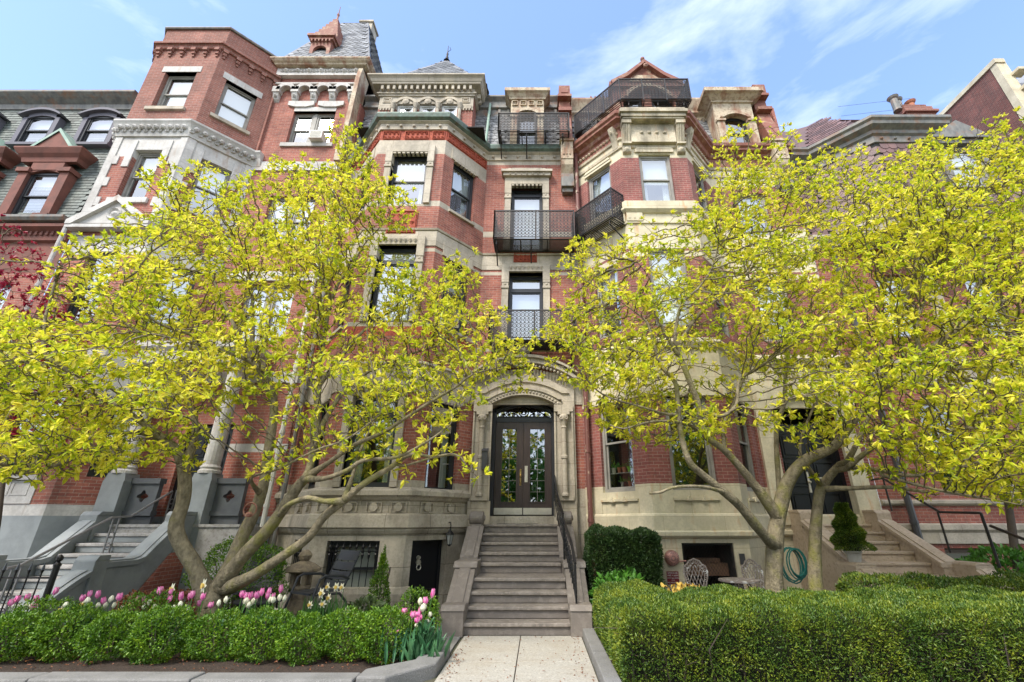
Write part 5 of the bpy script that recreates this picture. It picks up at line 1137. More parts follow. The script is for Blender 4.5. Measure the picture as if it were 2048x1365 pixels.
for x0, x1 in ((5.75, 6.14), (7.91, 8.25)):
    m = MB(); m.box(x0, x1, 9.05, 9.66, 0, .93); m.prism([(x0, .93), (x1, .93), (x1-.06, .972), (x0+.06, .972)], 9.05, 9.66); m.build('newel_block', tanp, s3, bevel=.01); cheek(x0+.02, x1-.02, [(8.2, .28), (9.05, .84)], s3, tanp)
m = MB(); rr = [(8.12, 11.4, 2.62), (8.12, 11.0, 2.62), (8.12, 9.7, 1.85), (8.3, 9.0, 1.82), (8.3, 8.9, 1.6), (8.3, 7.4, 1.0)]
m.tube(rr[:4], .026, 6); m.tube(rr[4:], .026, 6); m.tube([rr[3], (8.3, 9.0, .9)], .026, 6)
for p, z0 in (((8.12, 11.0, 2.62), 1.9), ((8.12, 9.75, 1.85), 1.1), ((8.3, 7.9, 1.2), 0)): m.tube([(p[0], p[1], z0), p], .02, 6)
m.build('handrail', iron, s3)
m = MB(FC[4]); a, b, c, d = opsC[4][0]; bars(m, a, b, c, d, .1, .3, .42)
for x0, x1 in ((a+.1, (a+b)/2-.004), ((a+b)/2+.004, b-.1)):
    m.box(x0, x1, .36, .4, c+.01, 3.95)
    for z0, z1 in ((1.75, 2.35), (2.5, 3.1), (3.2, 3.85)): bars(m, x0+.12, x1-.1, z0, z1, .03, .33, .36); m.box(x0+.19, x1-.17, .335, .36, z0+.08, z1-.08)
m.box(a+.1, b-.1, .34, .42, 3.96, 4.06); dd = m.build('entrance_door', blackd, ch)
m = MB(FC[4]); m.box((a+b)/2-.12, (a+b)/2-.07, .32, .36, 2.35, 2.85); m.lathe(((a+b)/2-.09, .33, 2.6), [(.02, -.08), (.035, -.05), (.02, 0)], 8, axis='y'); m.box((a+b)/2+.12, (a+b)/2+.26, .325, .34, 2.55, 2.72); m.build('door_furniture', steel, dd)
m = MB(FC[4]); plate(m, FC[4], .05, 2.5, .45, 2.1, 1.6, 5.0, 4.35, .35, -.1, 0); arch_band(m, .45, 2.1, 4.35, .35, .16, -.16, -.08, 16); m.build('door_surround', cream, ch)

# ================================================================== GROUND
PIT = (-2.95, -1.55, 8.8, 11.5)
def strips(m, x0, x1, y0, y1, z, hole=None):
    if not hole: m.quad((x0, y0, z), (x1, y0, z), (x1, y1, z), (x0, y1, z)); return
    a, b, c, d = hole
    for (p, q, r_, s_) in ((x0, a, y0, y1), (b, x1, y0, y1), (a, b, y0, c), (a, b, d, y1)): m.quad((p, r_, z), (q, r_, z), (q, s_, z), (p, s_, z))
m = MB(); strips(m, -300, 300, -200, 400, -.008, PIT); structure(m, 'ground', earth)
cm_, nt_, b_, t_ = newmat('exposed aggregate concrete')
o_ = t_.outputs['Object']; f_, _ = noise_fac(nt_, o_, 55, .5, .6, detail=4); c_ = mixc(nt_, f_, (.42, .40, .35), (.32, .295, .25)); f_, _ = noise_fac(nt_, o_, 30, .6, .66, detail=2); c_ = mixc(nt_, mulf(nt_, f_, .5), c_, (.62, .58, .50)); f_, _ = noise_fac(nt_, o_, 1.8, .45, .75); c_ = mixc(nt_, mulf(nt_, f_, .6), c_, (.33, .28, .21)); f_, _ = noise_fac(nt_, o_, 7, .62, .72); c_ = mixc(nt_, mulf(nt_, f_, .5), c_, (.2, .16, .12))
nt_.links.new(c_, b_.inputs['Base Color']); b_.inputs['Roughness'].default_value = .9
m = MB(); x = [-1.16, -.27, .68]
ys = [1.2, 2.6, 4.0, 5.4, 6.82, 8.24]
for i in range(2):
    for j in range(5): m.box(x[i]+.006, x[i+1]-.006, ys[j]+.006, ys[j+1]-.006, -.03, .012)
w_ = m.build('path', cm_, bevel=.006); w_['kind'] = 'structure'
m = MB(); m.box(-1.16, .68, 2, 8.24, -.035, -.002); q = m.build('path_bed', soil); q['kind'] = 'structure'
m = MB(); m.box(-30, 30, 2.2, 5.72, -.03, .004); q = m.build('pavement', bluest); q['kind'] = 'structure'
m = MB(); m.box(-2.95, -1.55, 8.8, 11.5, -.42, -.4); m.box(-2.99, -2.951, 8.8, 10.1, -.4, -.002); m.box(-1.55, -1.5, 8.8, 11.4, -.4, .0); m.box(-2.95, -1.55, 8.78, 8.8, -.4, 0); q = m.build('areaway', bluest); q['kind'] = 'structure'
m = MB(); m.box(-1.9, -1.2, 7.2, 8.8, -.003, .02); m.box(-2.9, -1.55, 7.9, 8.79, -.003, .016); q = m.build('paving', bluest); q['kind'] = 'structure'
m = MB(); m.box(-7.4, -2.98, 8.2, 10.2, -.003, .03); q = m.build('patio', bluest); q['kind'] = 'structure'
m = MB(); m.box(.9, 5.9, 8.3, 10.25, -.003, .03); q = m.build('patio', bluest); q['kind'] = 'structure'
m = MB(); n = 60                                                   # planting bed, gently mounded
vs = []; 
for j in range(13):
    for i in range(n+1):
        x_ = -14+(12.45)*i/n; y_ = 6.02+.18*j; vs.append((x_, y_, .05+.05*noise.noise((x_*1.7, y_*1.7, 0))+.03*noise.noise((x_*6, y_*6, 3))))
m.add(vs, [(j*(n+1)+i, j*(n+1)+i+1, (j+1)*(n+1)+i+1, (j+1)*(n+1)+i) for j in range(12) for i in range(n)]); q = m.build('soil', soil, smooth=True); q['kind'] = 'structure'
m = MB(); m.box(.86, 14, 4.6, 8.3, -.005, .03); q = m.build('soil', soil); q['kind'] = 'structure'
def kerb(pts, name, label, z=.14, wd=.3):
    m = MB()
    for i in range(len(pts)-1):
        a, b = Vector((*pts[i], 0)), Vector((*pts[i+1], 0)); fr, ln = wallM(a, b); n = max(1, int(ln/1.6)); m.fr = fr
        for k in range(n): m.box(ln*k/n+.006, ln*(k+1)/n-.006, 0, wd, -.05, z+.004*((k*7) % 3-1))
    o = m.build(name, granite, bevel=.02); tag(o, label, 'kerb'); return o
kerb([(-14, 5.72), (-1.95, 5.72)], 'granite_kerb', 'long grey granite kerb in front of the boxwood and tulip bed', .12, .27)
m = MB(); m.add([(-1.93, 5.74, -.05), (-1.62, 5.74, -.05), (-1.18, 6.25, -.05), (-1.18, 7.15, -.05), (-1.47, 7.15, -.05), (-1.47, 6.4, -.05), (-1.93, 6.02, -.05),
    (-1.93, 5.74, .14), (-1.62, 5.74, .14), (-1.18, 6.25, .14), (-1.18, 7.15, .14), (-1.47, 7.15, .14), (-1.47, 6.4, .14), (-1.93, 6.02, .14)],
    [(7, 8, 9, 10, 11, 12, 13)]+[(i, (i+1) % 7, 7+(i+1) % 7, 7+i) for i in range(7)]); tag(m.build('granite_kerb', granite, bevel=.02), 'grey granite kerb turning the corner beside the tulip clump and the path', 'kerb')
m = MB(); 
for k in range(3): m.box(.69, .87, 3.5+1.62*k, 3.5+1.62*k+1.6, -.05, .13)
tag(m.build('granite_kerb', granite, bevel=.015), 'narrow grey granite kerb between the path and the clipped hedge', 'kerb')
m = MB(); m.box(-1.55, -1.33, 7.28, 7.5, 0, .12); tag(m.build('granite_block', granite, bevel=.02), 'small grey granite block behind the tulip clump', 'block')

# ================================================================== LAMP, ALARM, SIGNS, FENCE
lp = thing('wall_lantern', 'black wall lantern with clear glass over the black basement door', 'lamp', (-2.05, 10.95, 1.4))
fr = fr3; m = MB(fr)
ux = 1.0; m.box(ux-.05, ux+.05, -.02, 0, 1.42, 1.62); m.tube([(ux, -.02, 1.55), (ux, -.1, 1.66), (ux, -.2, 1.66), (ux, -.22, 1.58), (ux, -.2, 1.52)], .012, 6)
m.lathe((ux, -.2, 1.2), [(.02, -.03), (.05, 0), (.055, .01)], 6); m.lathe((ux, -.2, 1.2), [(.10, .20), (.09, .23), (.03, .29), (.02, .33)], 6)
for k in range(6): q = math.pi/3*k; m.tube([(ux+.052*math.cos(q), -.2+.052*math.sin(q), 1.2), (ux+.085*math.cos(q), -.2+.085*math.sin(q), 1.4)], .006, 4)
spiral(m, ux, 1.68, .05, 1.3, -.1, .008); m.build('lantern_body', ironb, lp); m = MB(fr); m.lathe((ux, -.2, 1.205), [(.046, 0), (.078, .19)], 6); m.build('lantern_glass', lamp_glass, lp)
m = MB(fr2c); ub = .28; m.lathe((ub, -.02, .98), [(.15, -.0), (.15, -.03), (.13, -.09), (.08, -.13), (.02, -.14)][::-1], 20, axis='y')
for k in range(18): q = 2*math.pi*k/18; m.tube([(ub+.03*math.cos(q), -.155, .98+.03*math.sin(q)), (ub+.09*math.cos(q), -.138, .98+.09*math.sin(q)), (ub+.135*math.cos(q), -.09, .98+.135*math.sin(q))], .0075, 4, m=1)
m.tube([(ub+.13, -.08, .92), (ub+.27, -.1, .93)], .015, 6); tag(m.build('alarm_bell', [belly, plastd]), 'faded red ribbed sprinkler alarm gong on the cream basement wall', 'alarm bell')
sg = MB(fr2c); sg.box(ub-.13, ub+.11, -.012, 0, .50, .73); sgo = sg.build('wall_sign', signr); tag(sgo, 'small dark red sprinkler fire alarm sign under the alarm gong', 'sign')
def text(body, size, loc, mat, parent, fr=None, ext=.002):
    c = bpy.data.curves.new('lettering', 'FONT'); c.body = body; c.size = size; c.extrude = ext; c.align_x = 'CENTER'; c.align_y = 'CENTER'
    o = bpy.data.objects.new('lettering', c); col.objects.link(o); o.data.materials.append(mat)
    dg = bpy.context.evaluated_depsgraph_get(); me = bpy.data.meshes.new_from_object(o.evaluated_get(dg)); bpy.data.objects.remove(o)
    T = (fr or Matrix.Identity(4)) @ Matrix.Translation(loc) @ Matrix.Rotation(R(90), 4, 'X'); me.transform(T)
    o = bpy.data.objects.new('lettering', me); col.objects.link(o); o.parent = parent; return o
for k, (s_, z) in enumerate((('SPRINKLER', .70), ('FIRE ALARM', .655), ('WHEN BELL RINGS', .61), ('CALL', .57), ('FIRE DEPARTMENT', .53))):
    text(s_, (.042, .042, .028, .03, .028)[k], (ub-.01, -.016, z), signw, sgo, fr2c)
m = MB(fr2c); m.box(1.68, 1.78, -.05, 0, .86, 1.06); m.box(1.70, 1.76, -.056, -.05, .89, 1.03); tag(m.build('keypad_box', plastd), 'small dark keypad box on the cream wall right of the basement opening', 'box')
# iron fence by the grey stoop
fe = thing('iron_fence', 'black iron spear fence with a ball topped post before the grey stoop', 'fence', (-7.5, 7.8, 0))
px, py = -7.5, 7.8; m = MB(); m.tube([(px, py, 0), (px, py, 1.02)], .042, 8); m.lathe((px, py, 1.02), [(.05, 0), (.05, .03), (.02, .06), (.045, .09), (.045, .13), (.01, .17)], 8); m.build('post', ironb, fe)
m = MB(); m.tube([(px, py, .86), (-12.5, py+.1, .86)], .015, 5); m.tube([(px, py, .18), (-12.5, py+.1, .18)], .015, 5)
for k in range(1, 24): x_ = px-.2*k; m.tube([(x_, py, 0), (x_, py, .92)], .011, 5); m.lathe((x_, py, .92), [(.012, 0), (.026, .05), (.004, .15)], 5)
m.build('railing', ironb, fe)
fe2 = thing('iron_fence', 'low dark iron picket fence at the lower right edge behind the hedge', 'fence', (8.5, 7.8, 0)); m = MB()
for k in range(12): x_ = 8.35+.12*k; m.tube([(x_, 7.6-.03*k, 0), (x_, 7.6-.03*k, 1.1)], .012, 5); m.lathe((x_, 7.6-.03*k, 1.1), [(.012, 0), (.028, .05), (.004, .16)], 5)
m.tube([(8.3, 7.62, .98), (9.8, 7.3, .98)], .015, 5); m.build('railing', ironb, fe2)

# ================================================================== FURNITURE
def arm_chair():
    c = thing('garden_chair', '', 'chair'); f = .018
    m = MB()
    for k in range(5): m.box(-.24, .24, -.24+.1*k, -.17+.1*k, .40, .412)
    m.box(-.24, .24, -.26, -.235, .385, .41); m.build('seat', chairm, c)
    m = MB(); B = Matrix.Translation((0, .24, .40)) @ Matrix.Rotation(R(-24), 4, 'X'); m.fr = B
    for z0, z1 in ((.03, .13), (.15, .27), (.29, .41), (.43, .58)):
        n = 6; vs = []
        for i in range(n+1):
            u = -.24+.48*i/n; y = .03*(1-(2*i/n-1)**2)
            vs += [(u, y, z0), (u, y, z1), (u, y+.008, z0), (u, y+.008, z1)]
        m.add(vs, [(4*i, 4*i+4, 4*i+5, 4*i+1) for i in range(n)]+[(4*i+2, 4*i+3, 4*i+7, 4*i+6) for i in range(n)]+[(4*i+1, 4*i+5, 4*i+7, 4*i+3) for i in range(n)]+[(4*i, 4*i+2, 4*i+6, 4*i+4) for i in range(n)])
    for s_ in (-1, 1): m.box(s_*.245-.01, s_*.245+.01, -.005, .02, 0, .5)
    m.build('backrest', chairm, c)
    for s_ in (-1, 1):
        m = MB(); m.tube([(s_*.29, -.33, 0), (s_*.28, -.22, .38), (s_*.28, -.16, .58), (s_*.28, -.08, .62), (s_*.28, .2, .60), (s_*.27, .32, .55)], f, 6); m.build('armrest', chairm, c)
        m = MB(); m.tube([(s_*.26, -.22, .39), (s_*.26, .2, .37), (s_*.27, .32, .25), (s_*.28, .36, 0)], f, 6); m.build('leg', chairm, c)
    return c
ac_ = arm_chair(); p = P(628, 1195, 8.35); ac_.location = (-3.95, 9.1, .03); ac_.rotation_euler.z = R(-34); ac_.scale = (1.22,)*3
ac_['label'] = 'black metal armchair with slotted back, in front of the barred basement window'; ac_['group'] = 'black garden chairs'
bc = copy_tree(ac_); bc.location = (-5.15, 9.2, .03); bc.rotation_euler.z = R(12); bc['label'] = 'black metal armchair partly hidden behind the left magnolia limbs'
tb = thing('garden_table', 'low round black table between the two black garden chairs', 'table', (-4.75, 8.75, .03)); m = MB(); m.lathe((-4.75, 8.75, .4), [(.36, 0), (.38, .012), (.38, .03), (.36, .035)], 24); m.build('tabletop', chairm, tb)
for k in range(4):
    q = math.pi/2*k+.5; m = MB(); m.tube([(-4.75+.15*math.cos(q), 8.75+.15*math.sin(q), .41), (-4.75+.28*math.cos(q), 8.75+.28*math.sin(q), .03)], .014, 5); m.build('leg', chairm, tb)
def cast_chair():
    c = thing('cast_iron_chair', '', 'chair'); m = MB(); m.lathe((0, 0, .42), [(.19, 0), (.21, .01), (.21, .03), (.18, .035)], 20)
    m.lathe((0, 0, .36), [(.2, 0), (.2, .06)], 20); m.build('seat', castm, c)
    m = MB(Matrix.Translation((0, .19, .46)) @ Matrix.Rotation(R(-10), 4, 'X'))
    out = [(-.13, 0), (-.15, .1), (-.19, .22), (-.215, .33), (-.19, .43), (-.13, .46), (-.1, .51), (0, .55), (.1, .51), (.13, .46), (.19, .43), (.215, .33), (.19, .22), (.15, .1), (.13, 0)]
    inn = [(x*.72, z*.86+.01) for x, z in out]
    m.tube([(x, 0, z) for x, z in out], .014, 5); m.tube([(x, 0, z) for x, z in inn], .009, 4)
    for (a, b), (c_, d) in zip(out, inn): m.tube([(a, 0, b), (c_, 0, d)], .009, 4)
    for k in range(len(out)-1):
        mx_, mz_ = (out[k][0]+inn[k][0]+out[k+1][0]+inn[k+1][0])/4, (out[k][1]+inn[k][1]+out[k+1][1]+inn[k+1][1])/4; m.ring((mx_, 0, mz_), .022, .008, 6)
    for k in range(-3, 5):
        for s_ in (-1, 1):
            pts = []
            for j in range(9):
                z = .03+.42*j/8; x = k*.06-.03+s_*(z-.24)*.42
                lim = (.10+.05*math.sin(min(1, z/.45)*math.pi*.8))
                if abs(x) < lim: pts.append((x, 0, z))
            if len(pts) > 1: m.tube(pts, .007, 4)
    m.build('backrest', castm, c)
    for k in range(4):
        q = math.pi/4+math.pi/2*k; m = MB(); m.tube([(.16*math.cos(q), .16*math.sin(q), .38), (.2*math.cos(q), .2*math.sin(q), .22), (.17*math.cos(q), .17*math.sin(q), .08), (.24*math.cos(q), .24*math.sin(q), 0)], [.022, .018, .014, .02], 6); m.build('leg', castm, c)
    return c
cc = cast_chair(); q = P(1403, 1190, 8.9); cc.location = (q.x, 8.95, .03); cc.rotation_euler.z = R(-8); cc.scale = (1.0,)*3
cc['label'] = 'ornate weathered cast iron chair standing alone before the wire mesh opening'; cc['group'] = 'cast iron patio chairs'
c2 = copy_tree(cc); q = P(1525, 1190, 8.9); c2.location = (q.x+.05, 8.9, .03); c2.rotation_euler.z = R(14); c2['label'] = 'ornate weathered cast iron chair half hidden by the right magnolia trunk'
tb = thing('bistro_table', 'weathered white topped round iron table between the two cast iron chairs', 'table', (P(1482, 1190, 8.8).x, 8.8, .03)); x_ = tb.location.x
m = MB(); m.lathe((x_, 8.8, .70), [(.3, 0), (.34, .01), (.34, .035), (.3, .04)], 24); m.build('tabletop', castm, tb)
for k in range(3): q = 2*math.pi*k/3+.4; m = MB(); m.tube([(x_+.05*math.cos(q), 8.8+.05*math.sin(q), .7), (x_+.09*math.cos(q), 8.8+.09*math.sin(q), .4), (x_+.26*math.cos(q), 8.8+.26*math.sin(q), .03)], .025, 6); m.build('leg', castm, tb)
# stone lantern
sl_ = thing('stone_lantern', 'rough brown stone garden lantern with a wide cap beside the basement window', 'lantern', (P(597, 1190, 9.75).x, 9.75, 0)); x_ = sl_.location.x
m = MB(); m.lathe((x_, 9.75, 0), [(.2, 0), (.22, .1), (.17, .2), (.13, .3), (.15, .42), (.2, .5), (.2, .54)], 10); m.build('base', mulch_stone, sl_)
for a, b in ((-1, -1), (-1, 1), (1, -1), (1, 1)): m = MB(); m.box(x_+a*.11-.035, x_+a*.11+.035, 9.75+b*.11-.035, 9.75+b*.11+.035, .54, .76); m.build('post', mulch_stone, sl_)
m = MB(); m.lathe((x_, 9.75, .76), [(.26, 0), (.34, .03), (.33, .07), (.2, .15), (.1, .19), (.08, .2), (.11, .24), (.13, .3), (.09, .36), (.03, .4)], 10); m.build('cap', mulch_stone, sl_)
# hose, planters
m = MB(); hp = P(1590, 1130, 9.6)
for k in range(7):
    r_ = .2+.012*k; n = 16; m.tube([(hp.x+r_*.75*math.cos(2*math.pi*i/n)+.02*k*math.sin(k), 9.5+.02*k, hp.z+.05+r_*1.15*math.sin(2*math.pi*i/n)-.01*k) for i in range(n+1)], .013, 5)
tag(m.build('garden_hose', hosem), 'coiled teal garden hose hanging by the tan stoop wall', 'hose')
q = P(1588, 1178, 8.6); pl_ = thing('planter', 'wide pale bowl planter between the two right magnolia trunks', 'planter', (q.x, 8.6, .0)); m = MB(); m.lathe((q.x, 8.6, 0), [(.16, 0), (.25, .2), (.30, .36), (.33, .37), (.33, .41), (.28, .41), (.27, .36)], 20); m.build('bowl', potc, pl_); m = MB(); m.lathe((q.x, 8.6, .33), [(.27, 0), (.27, .03)], 16); m.build('soil', soil, pl_)
q = P(1322, 1180, 8.6); pl_ = thing('planter', 'low pale planter with orange flowers at the left end of the cream wall', 'planter', (q.x, 8.7, .0)); m = MB(); m.lathe((q.x, 8.7, 0), [(.18, 0), (.24, .2), (.27, .34), (.24, .35)], 16); m.build('bowl', potc, pl_)
n = 60; ps = np.array([[q.x+.35+.3*random.uniform(-1, 1), 8.5+.15*random.uniform(-1, 1), .55+.12*random.random()] for _ in range(n)]); yo = leaf_object('blossom', ps, rdirs(n, .6), rdirs(n), np.full(n, .09), np.full(n, .07), yel, pl_)
# potted plants on the cream bay's window shelf
sf = thing('plant_shelf', 'wire shelf behind the glass of the cream bay left window', 'shelf', (1.9, 11.0, 2.6)); frs = FC[1]; m = MB(frs)
for z in (2.75, 2.42): 
    for k in range(4): m.tube([(.4, .2+.05*k, z), (1.22, .2+.05*k, z)], .006, 4)
    for k in range(20): m.tube([(.42+.04*k, .2, z+.004), (.42+.04*k, .36, z+.004)], .003, 3)
m.build('wire_rack', whitef, sf)
for k, (u, z, mt, nm, r_) in enumerate(((.5, 2.756, potm, 'white', .06), (.66, 2.756, potr, 'clay', .055), (.81, 2.756, potr, 'clay', .06), (.97, 2.756, limep, 'lime green', .065), (1.12, 2.756, potr, 'clay', .05), (.95, 2.426, potr, 'small clay', .05), (.72, 2.426, potm, 'small white', .04))):
    c = frs @ Vector((u, .28, z)); lab = {0: 'white pot with a small plant at the left end of the window shelf', 1: 'clay pot beside the white pot on the window shelf', 2: 'clay pot just left of the lime green pot', 3: 'lime green pot with a leafy plant on the window shelf', 4: 'clay pot at the right end of the window shelf', 5: 'small clay pot on the lower window shelf', 6: 'small white pot on the lower window shelf'}[k]
    pt_ = thing('potted_plant', lab, 'potted plant', c, 'potted plants in the window'); m = MB(Matrix.Translation(c)); m.lathe((0, 0, 0), [(r_*.7, 0), (r_, .11), (r_*1.08, .115), (r_*1.08, .13), (r_*.9, .13)], 12); m.build('pot', mt, pt_)
    n = 26; ps = np.array([[c.x, c.y, c.z+.12]]*n)+rng.normal(size=(n, 3))*.02; leaf_object('foliage', ps, rdirs(n, 1.0), rdirs(n), rng.uniform(.08, .2 if k in (0, 3) else .12, n), np.full(n, .03), lf_grn, pt_)

# ================================================================== TREES
def inpoly(x, y, poly):
    c = np.zeros(len(x), bool); j = len(poly)-1
    for i in range(len(poly)):
        xi, yi = poly[i]; xj, yj = poly[j]
        c ^= ((yi > y) != (yj > y)) & (x < (xj-xi)*(y-yi)/(yj-yi+1e-9)+xi); j = i
    return c
def edge_dist(x, y, poly):
    d = np.full(len(x), 1e9)
    for i in range(len(poly)):
        a, b = np.array(poly[i-1], float), np.array(poly[i], float); ab = b-a; t = np.clip(((x-a[0])*ab[0]+(y-a[1])*ab[1])/(ab@ab), 0, 1)
        d = np.minimum(d, np.hypot(x-a[0]-t*ab[0], y-a[1]-t*ab[1]))
    return d
def fill(poly, n, yc, th, holes=(), ymax=9.7, spray=0, per=42):
    """points through a crown: its outline as seen from the street, its depth thickest in the middle; gathered in flat sprays"""
    xs = [p[0] for p in poly]; ys = [p[1] for p in poly]; out = []; m_ = spray or n
    while len(out) < m_:
        x = rng.uniform(min(xs), max(xs), m_); y = rng.uniform(min(ys), max(ys), m_); k = inpoly(x, y, poly)
        for hx, hy, hr, *pr in holes: k &= (np.hypot(x-hx, y-hy) > hr) | (rng.random(len(x)) < (pr[0] if pr else 0))
        x, y = x[k], y[k]; e = edge_dist(x, y, poly); t = np.minimum(1, np.sqrt(e/130)+.15)
        Y = yc(x, y)+th*t*rng.uniform(-1, 1, len(x))
        for a, b, c in zip(x, y, Y): out.append(P(a, b, min(ymax, max(4.9, c))))
    c = np.array([tuple(p) for p in out[:m_]])
    if not spray: return c
    k = rng.integers(0, spray, n); size = rng.uniform(.55, 1.25, spray)[k]
    d = rng.normal(size=(n, 3)); d /= np.linalg.norm(d, axis=1)[:, None]; d *= (rng.random(n)**.4)[:, None]*size[:, None]
    tilt = rng.uniform(-.5, .5, spray)[k]
    return c[k]+np.stack([d[:, 0]*.40, d[:, 1]*.40, d[:, 2]*.15+tilt*d[:, 0]*.30], 1)
def grow(paths, attr, step=.13, dk=.17, it=90, jit=.25):
    """space colonisation from the traced limbs"""
    pos, par, rad = [], [], []
    def near(p):
        d = [(q-p).length for q in pos]; return int(np.argmin(d))
    for pth in paths:
        pts = [Vector(p) for p, r in pth]; rs = [r for p, r in pth]
        prev = near(pts[0]) if pos else -1
        for i in range(len(pts)):
            if i == 0:
                if prev < 0: pos.append(pts[0]); par.append(-1); rad.append(rs[0]); prev = 0
                continue
            a = pts[i-1]; b = pts[i]; p0 = pts[max(i-2, 0)]; p3 = pts[min(i+1, len(pts)-1)]; n = max(1, round((b-a).length/step))
            for k in range(1, n+1):
                t = k/n; q = .5*((2*a)+(b-p0)*t+(2*p0-5*a+4*b-p3)*t*t+(3*a-p0-3*b+p3)*t**3)
                pos.append(q); par.append(prev); rad.append(rs[i-1]+(rs[i]-rs[i-1])*t); prev = len(pos)-1
    traced = len(pos)
    Pn = np.array([tuple(p) for p in pos]); A = attr.copy(); parl = list(par)
    # starting points: leave out the bare lower trunk
    best = np.full(len(A), 1e9); bi = np.zeros(len(A), int)
    def upd(lo, hi):
        nonlocal best, bi
        for s in range(lo, hi, 400):
            D = np.linalg.norm(A[:, None, :]-Pn[None, s:min(s+400, hi)], axis=2); k = D.argmin(1); d = D[np.arange(len(A)), k]; b = d < best; best[b] = d[b]; bi[b] = k[b]+s
    upd(0, len(Pn)); seen = {}
    for _ in range(it):
        if not len(A): break
        dirs = A-Pn[bi]; dn = np.linalg.norm(dirs, axis=1)[:, None]; dirs = dirs/(dn+1e-9)
        act = (dn[:, 0] < 2.6)
        acc = np.zeros_like(Pn); np.add.at(acc, bi[act], dirs[act]); cnt = np.zeros(len(Pn)); np.add.at(cnt, bi[act], 1)
        idx = np.nonzero(cnt)[0]
        if not len(idx): break
        v = acc[idx]; v /= np.linalg.norm(v, axis=1)[:, None]+1e-9; v += rng.normal(size=v.shape)*jit; v[:, 2] += .08; v /= np.linalg.norm(v, axis=1)[:, None]
        ok = [i for i, q in enumerate(idx) if seen.get(q, 0) < 3]
        for i in ok: seen[idx[i]] = seen.get(idx[i], 0)+1
        if not ok: break
        new = Pn[idx[ok]]+v[ok]*step; lo = len(Pn); Pn = np.vstack([Pn, new]); parl += list(idx[ok]); upd(lo, len(Pn))
        keep = best > dk; A, best, bi = A[keep], best[keep], bi[keep]
    n = len(Pn); r = np.zeros(n); tip = .0042; kidc = np.zeros(n, int)
    for i in range(n):
        if parl[i] >= 0: kidc[parl[i]] += 1
    acc = np.zeros(n); E = 2.25
    for i in range(n-1, -1, -1):
        r[i] = max(tip, acc[i]**(1/E)) if kidc[i] else tip
        if i >= traced: r[i] = min(r[i], .035)
        if parl[i] >= 0 and i >= traced: acc[parl[i]] += r[i]**E
        elif parl[i] >= 0: acc[parl[i]] += min(r[i], .03)**E
    for i in range(traced): r[i] = rad[i]
    return Pn, parl, r, kidc, traced
def along(paths, n, lo=.004, hi=.03, sp=.13, skip=()):
    out = []
    for j, pth in enumerate(paths):
        if j in skip: continue
        for (a, ra_), (b, rb) in zip(pth[:-1], pth[1:]):
            if (ra_+rb)/2 > hi: continue
            k = max(1, int(n*(b-a).length)); t = rng.random(k)
            for q in t: out.append(tuple(a.lerp(b, q)+Vector(rng.normal(0, sp, 3))+Vector((0, 0, .05))))
    return np.array(out)
def tree_mesh(name, Pn, par, r, mat, parent, lo=0, hi=None, sel=None):
    n = len(Pn); ch_ = [[] for _ in range(n)]
    for i in range(n):
        if par[i] >= 0: ch_[par[i]].append(i)
    m = MB(); tw = MB()
    order = [i for i in range(n) if par[i] < 0]; stack = [(i, -1) for i in order]
    while stack:
        i, pr = stack.pop(); chain = ([pr] if pr >= 0 else [])+[i]; rr = ([min(r[pr], r[i]*1.25)] if pr >= 0 else [])+[r[i]]
        while ch_[i]:
            c = sorted(ch_[i], key=lambda q: -r[q]); nxt = c[0]
            for o in c[1:]: stack.append((o, i))
            chain.append(nxt); rr.append(r[nxt]); i = nxt
        if len(chain) > 1:
            w_ = 1 if rr[0] < .03 else 0
            rr2 = [q*(1+(.0 if w_ else .10*noise.noise(tuple(Pn[k]*3.1)))) for q, k in zip(rr, chain)]
            (tw if rr[0] < .016 else m).tube([Vector(Pn[k]) for k in chain], rr2, 10 if rr[0] > .05 else 6 if rr[0] > .02 else 4 if rr[0] > .008 else 3)
    tw.build('twigs', barkt, parent, smooth=True, uv=False)
    return m.build(name, mat, parent, smooth=True, uv=False)
def magnolia_leaves(Pn, par, kidc, traced, per, lmat, parent, ln=(.075, .125), wd=.42, name='crown', keep=1.0, inner=.25, rfn=None):
    n = len(Pn); pos, dr = [], []
    for i in range(traced, n):
        k = kidc[i]; t = Pn[i]-Pn[par[i]]; t = t/(np.linalg.norm(t)+1e-9)
        if k == 0: c = per
        elif rng.random() < inner: c = max(1, per//3)
        else: continue
        if rng.random() > keep: continue
        c = max(1, int(c*rng.uniform(.6, 1.4)))
        d = rng.normal(size=(c, 3)); d -= (d@t)[:, None]*t*.5; d /= np.linalg.norm(d, axis=1)[:, None]; d = d*.85+t*.75; d[:, 2] += .25
        pos.append(np.repeat(Pn[i][None], c, 0)-t*rng.uniform(0, .05, c)[:, None]); dr.append(d)
    pos = np.vstack(pos); dr = np.vstack(dr); m_ = len(pos); nr = rng.normal(size=(m_, 3))*.45; nr[:, 2] += 1; nr[:, 1] -= .25
    l = rng.uniform(*ln, m_)*(1 if rfn is None else rfn(pos)); return leaf_object(name, pos, dr, nr, l, l*wd*rng.uniform(.8, 1.15, m_), lmat, parent, fold=.18, droop=.12)
def tp(*a):
    return [(P(x, y, Y), r*.80) for x, y, Y, r in a]
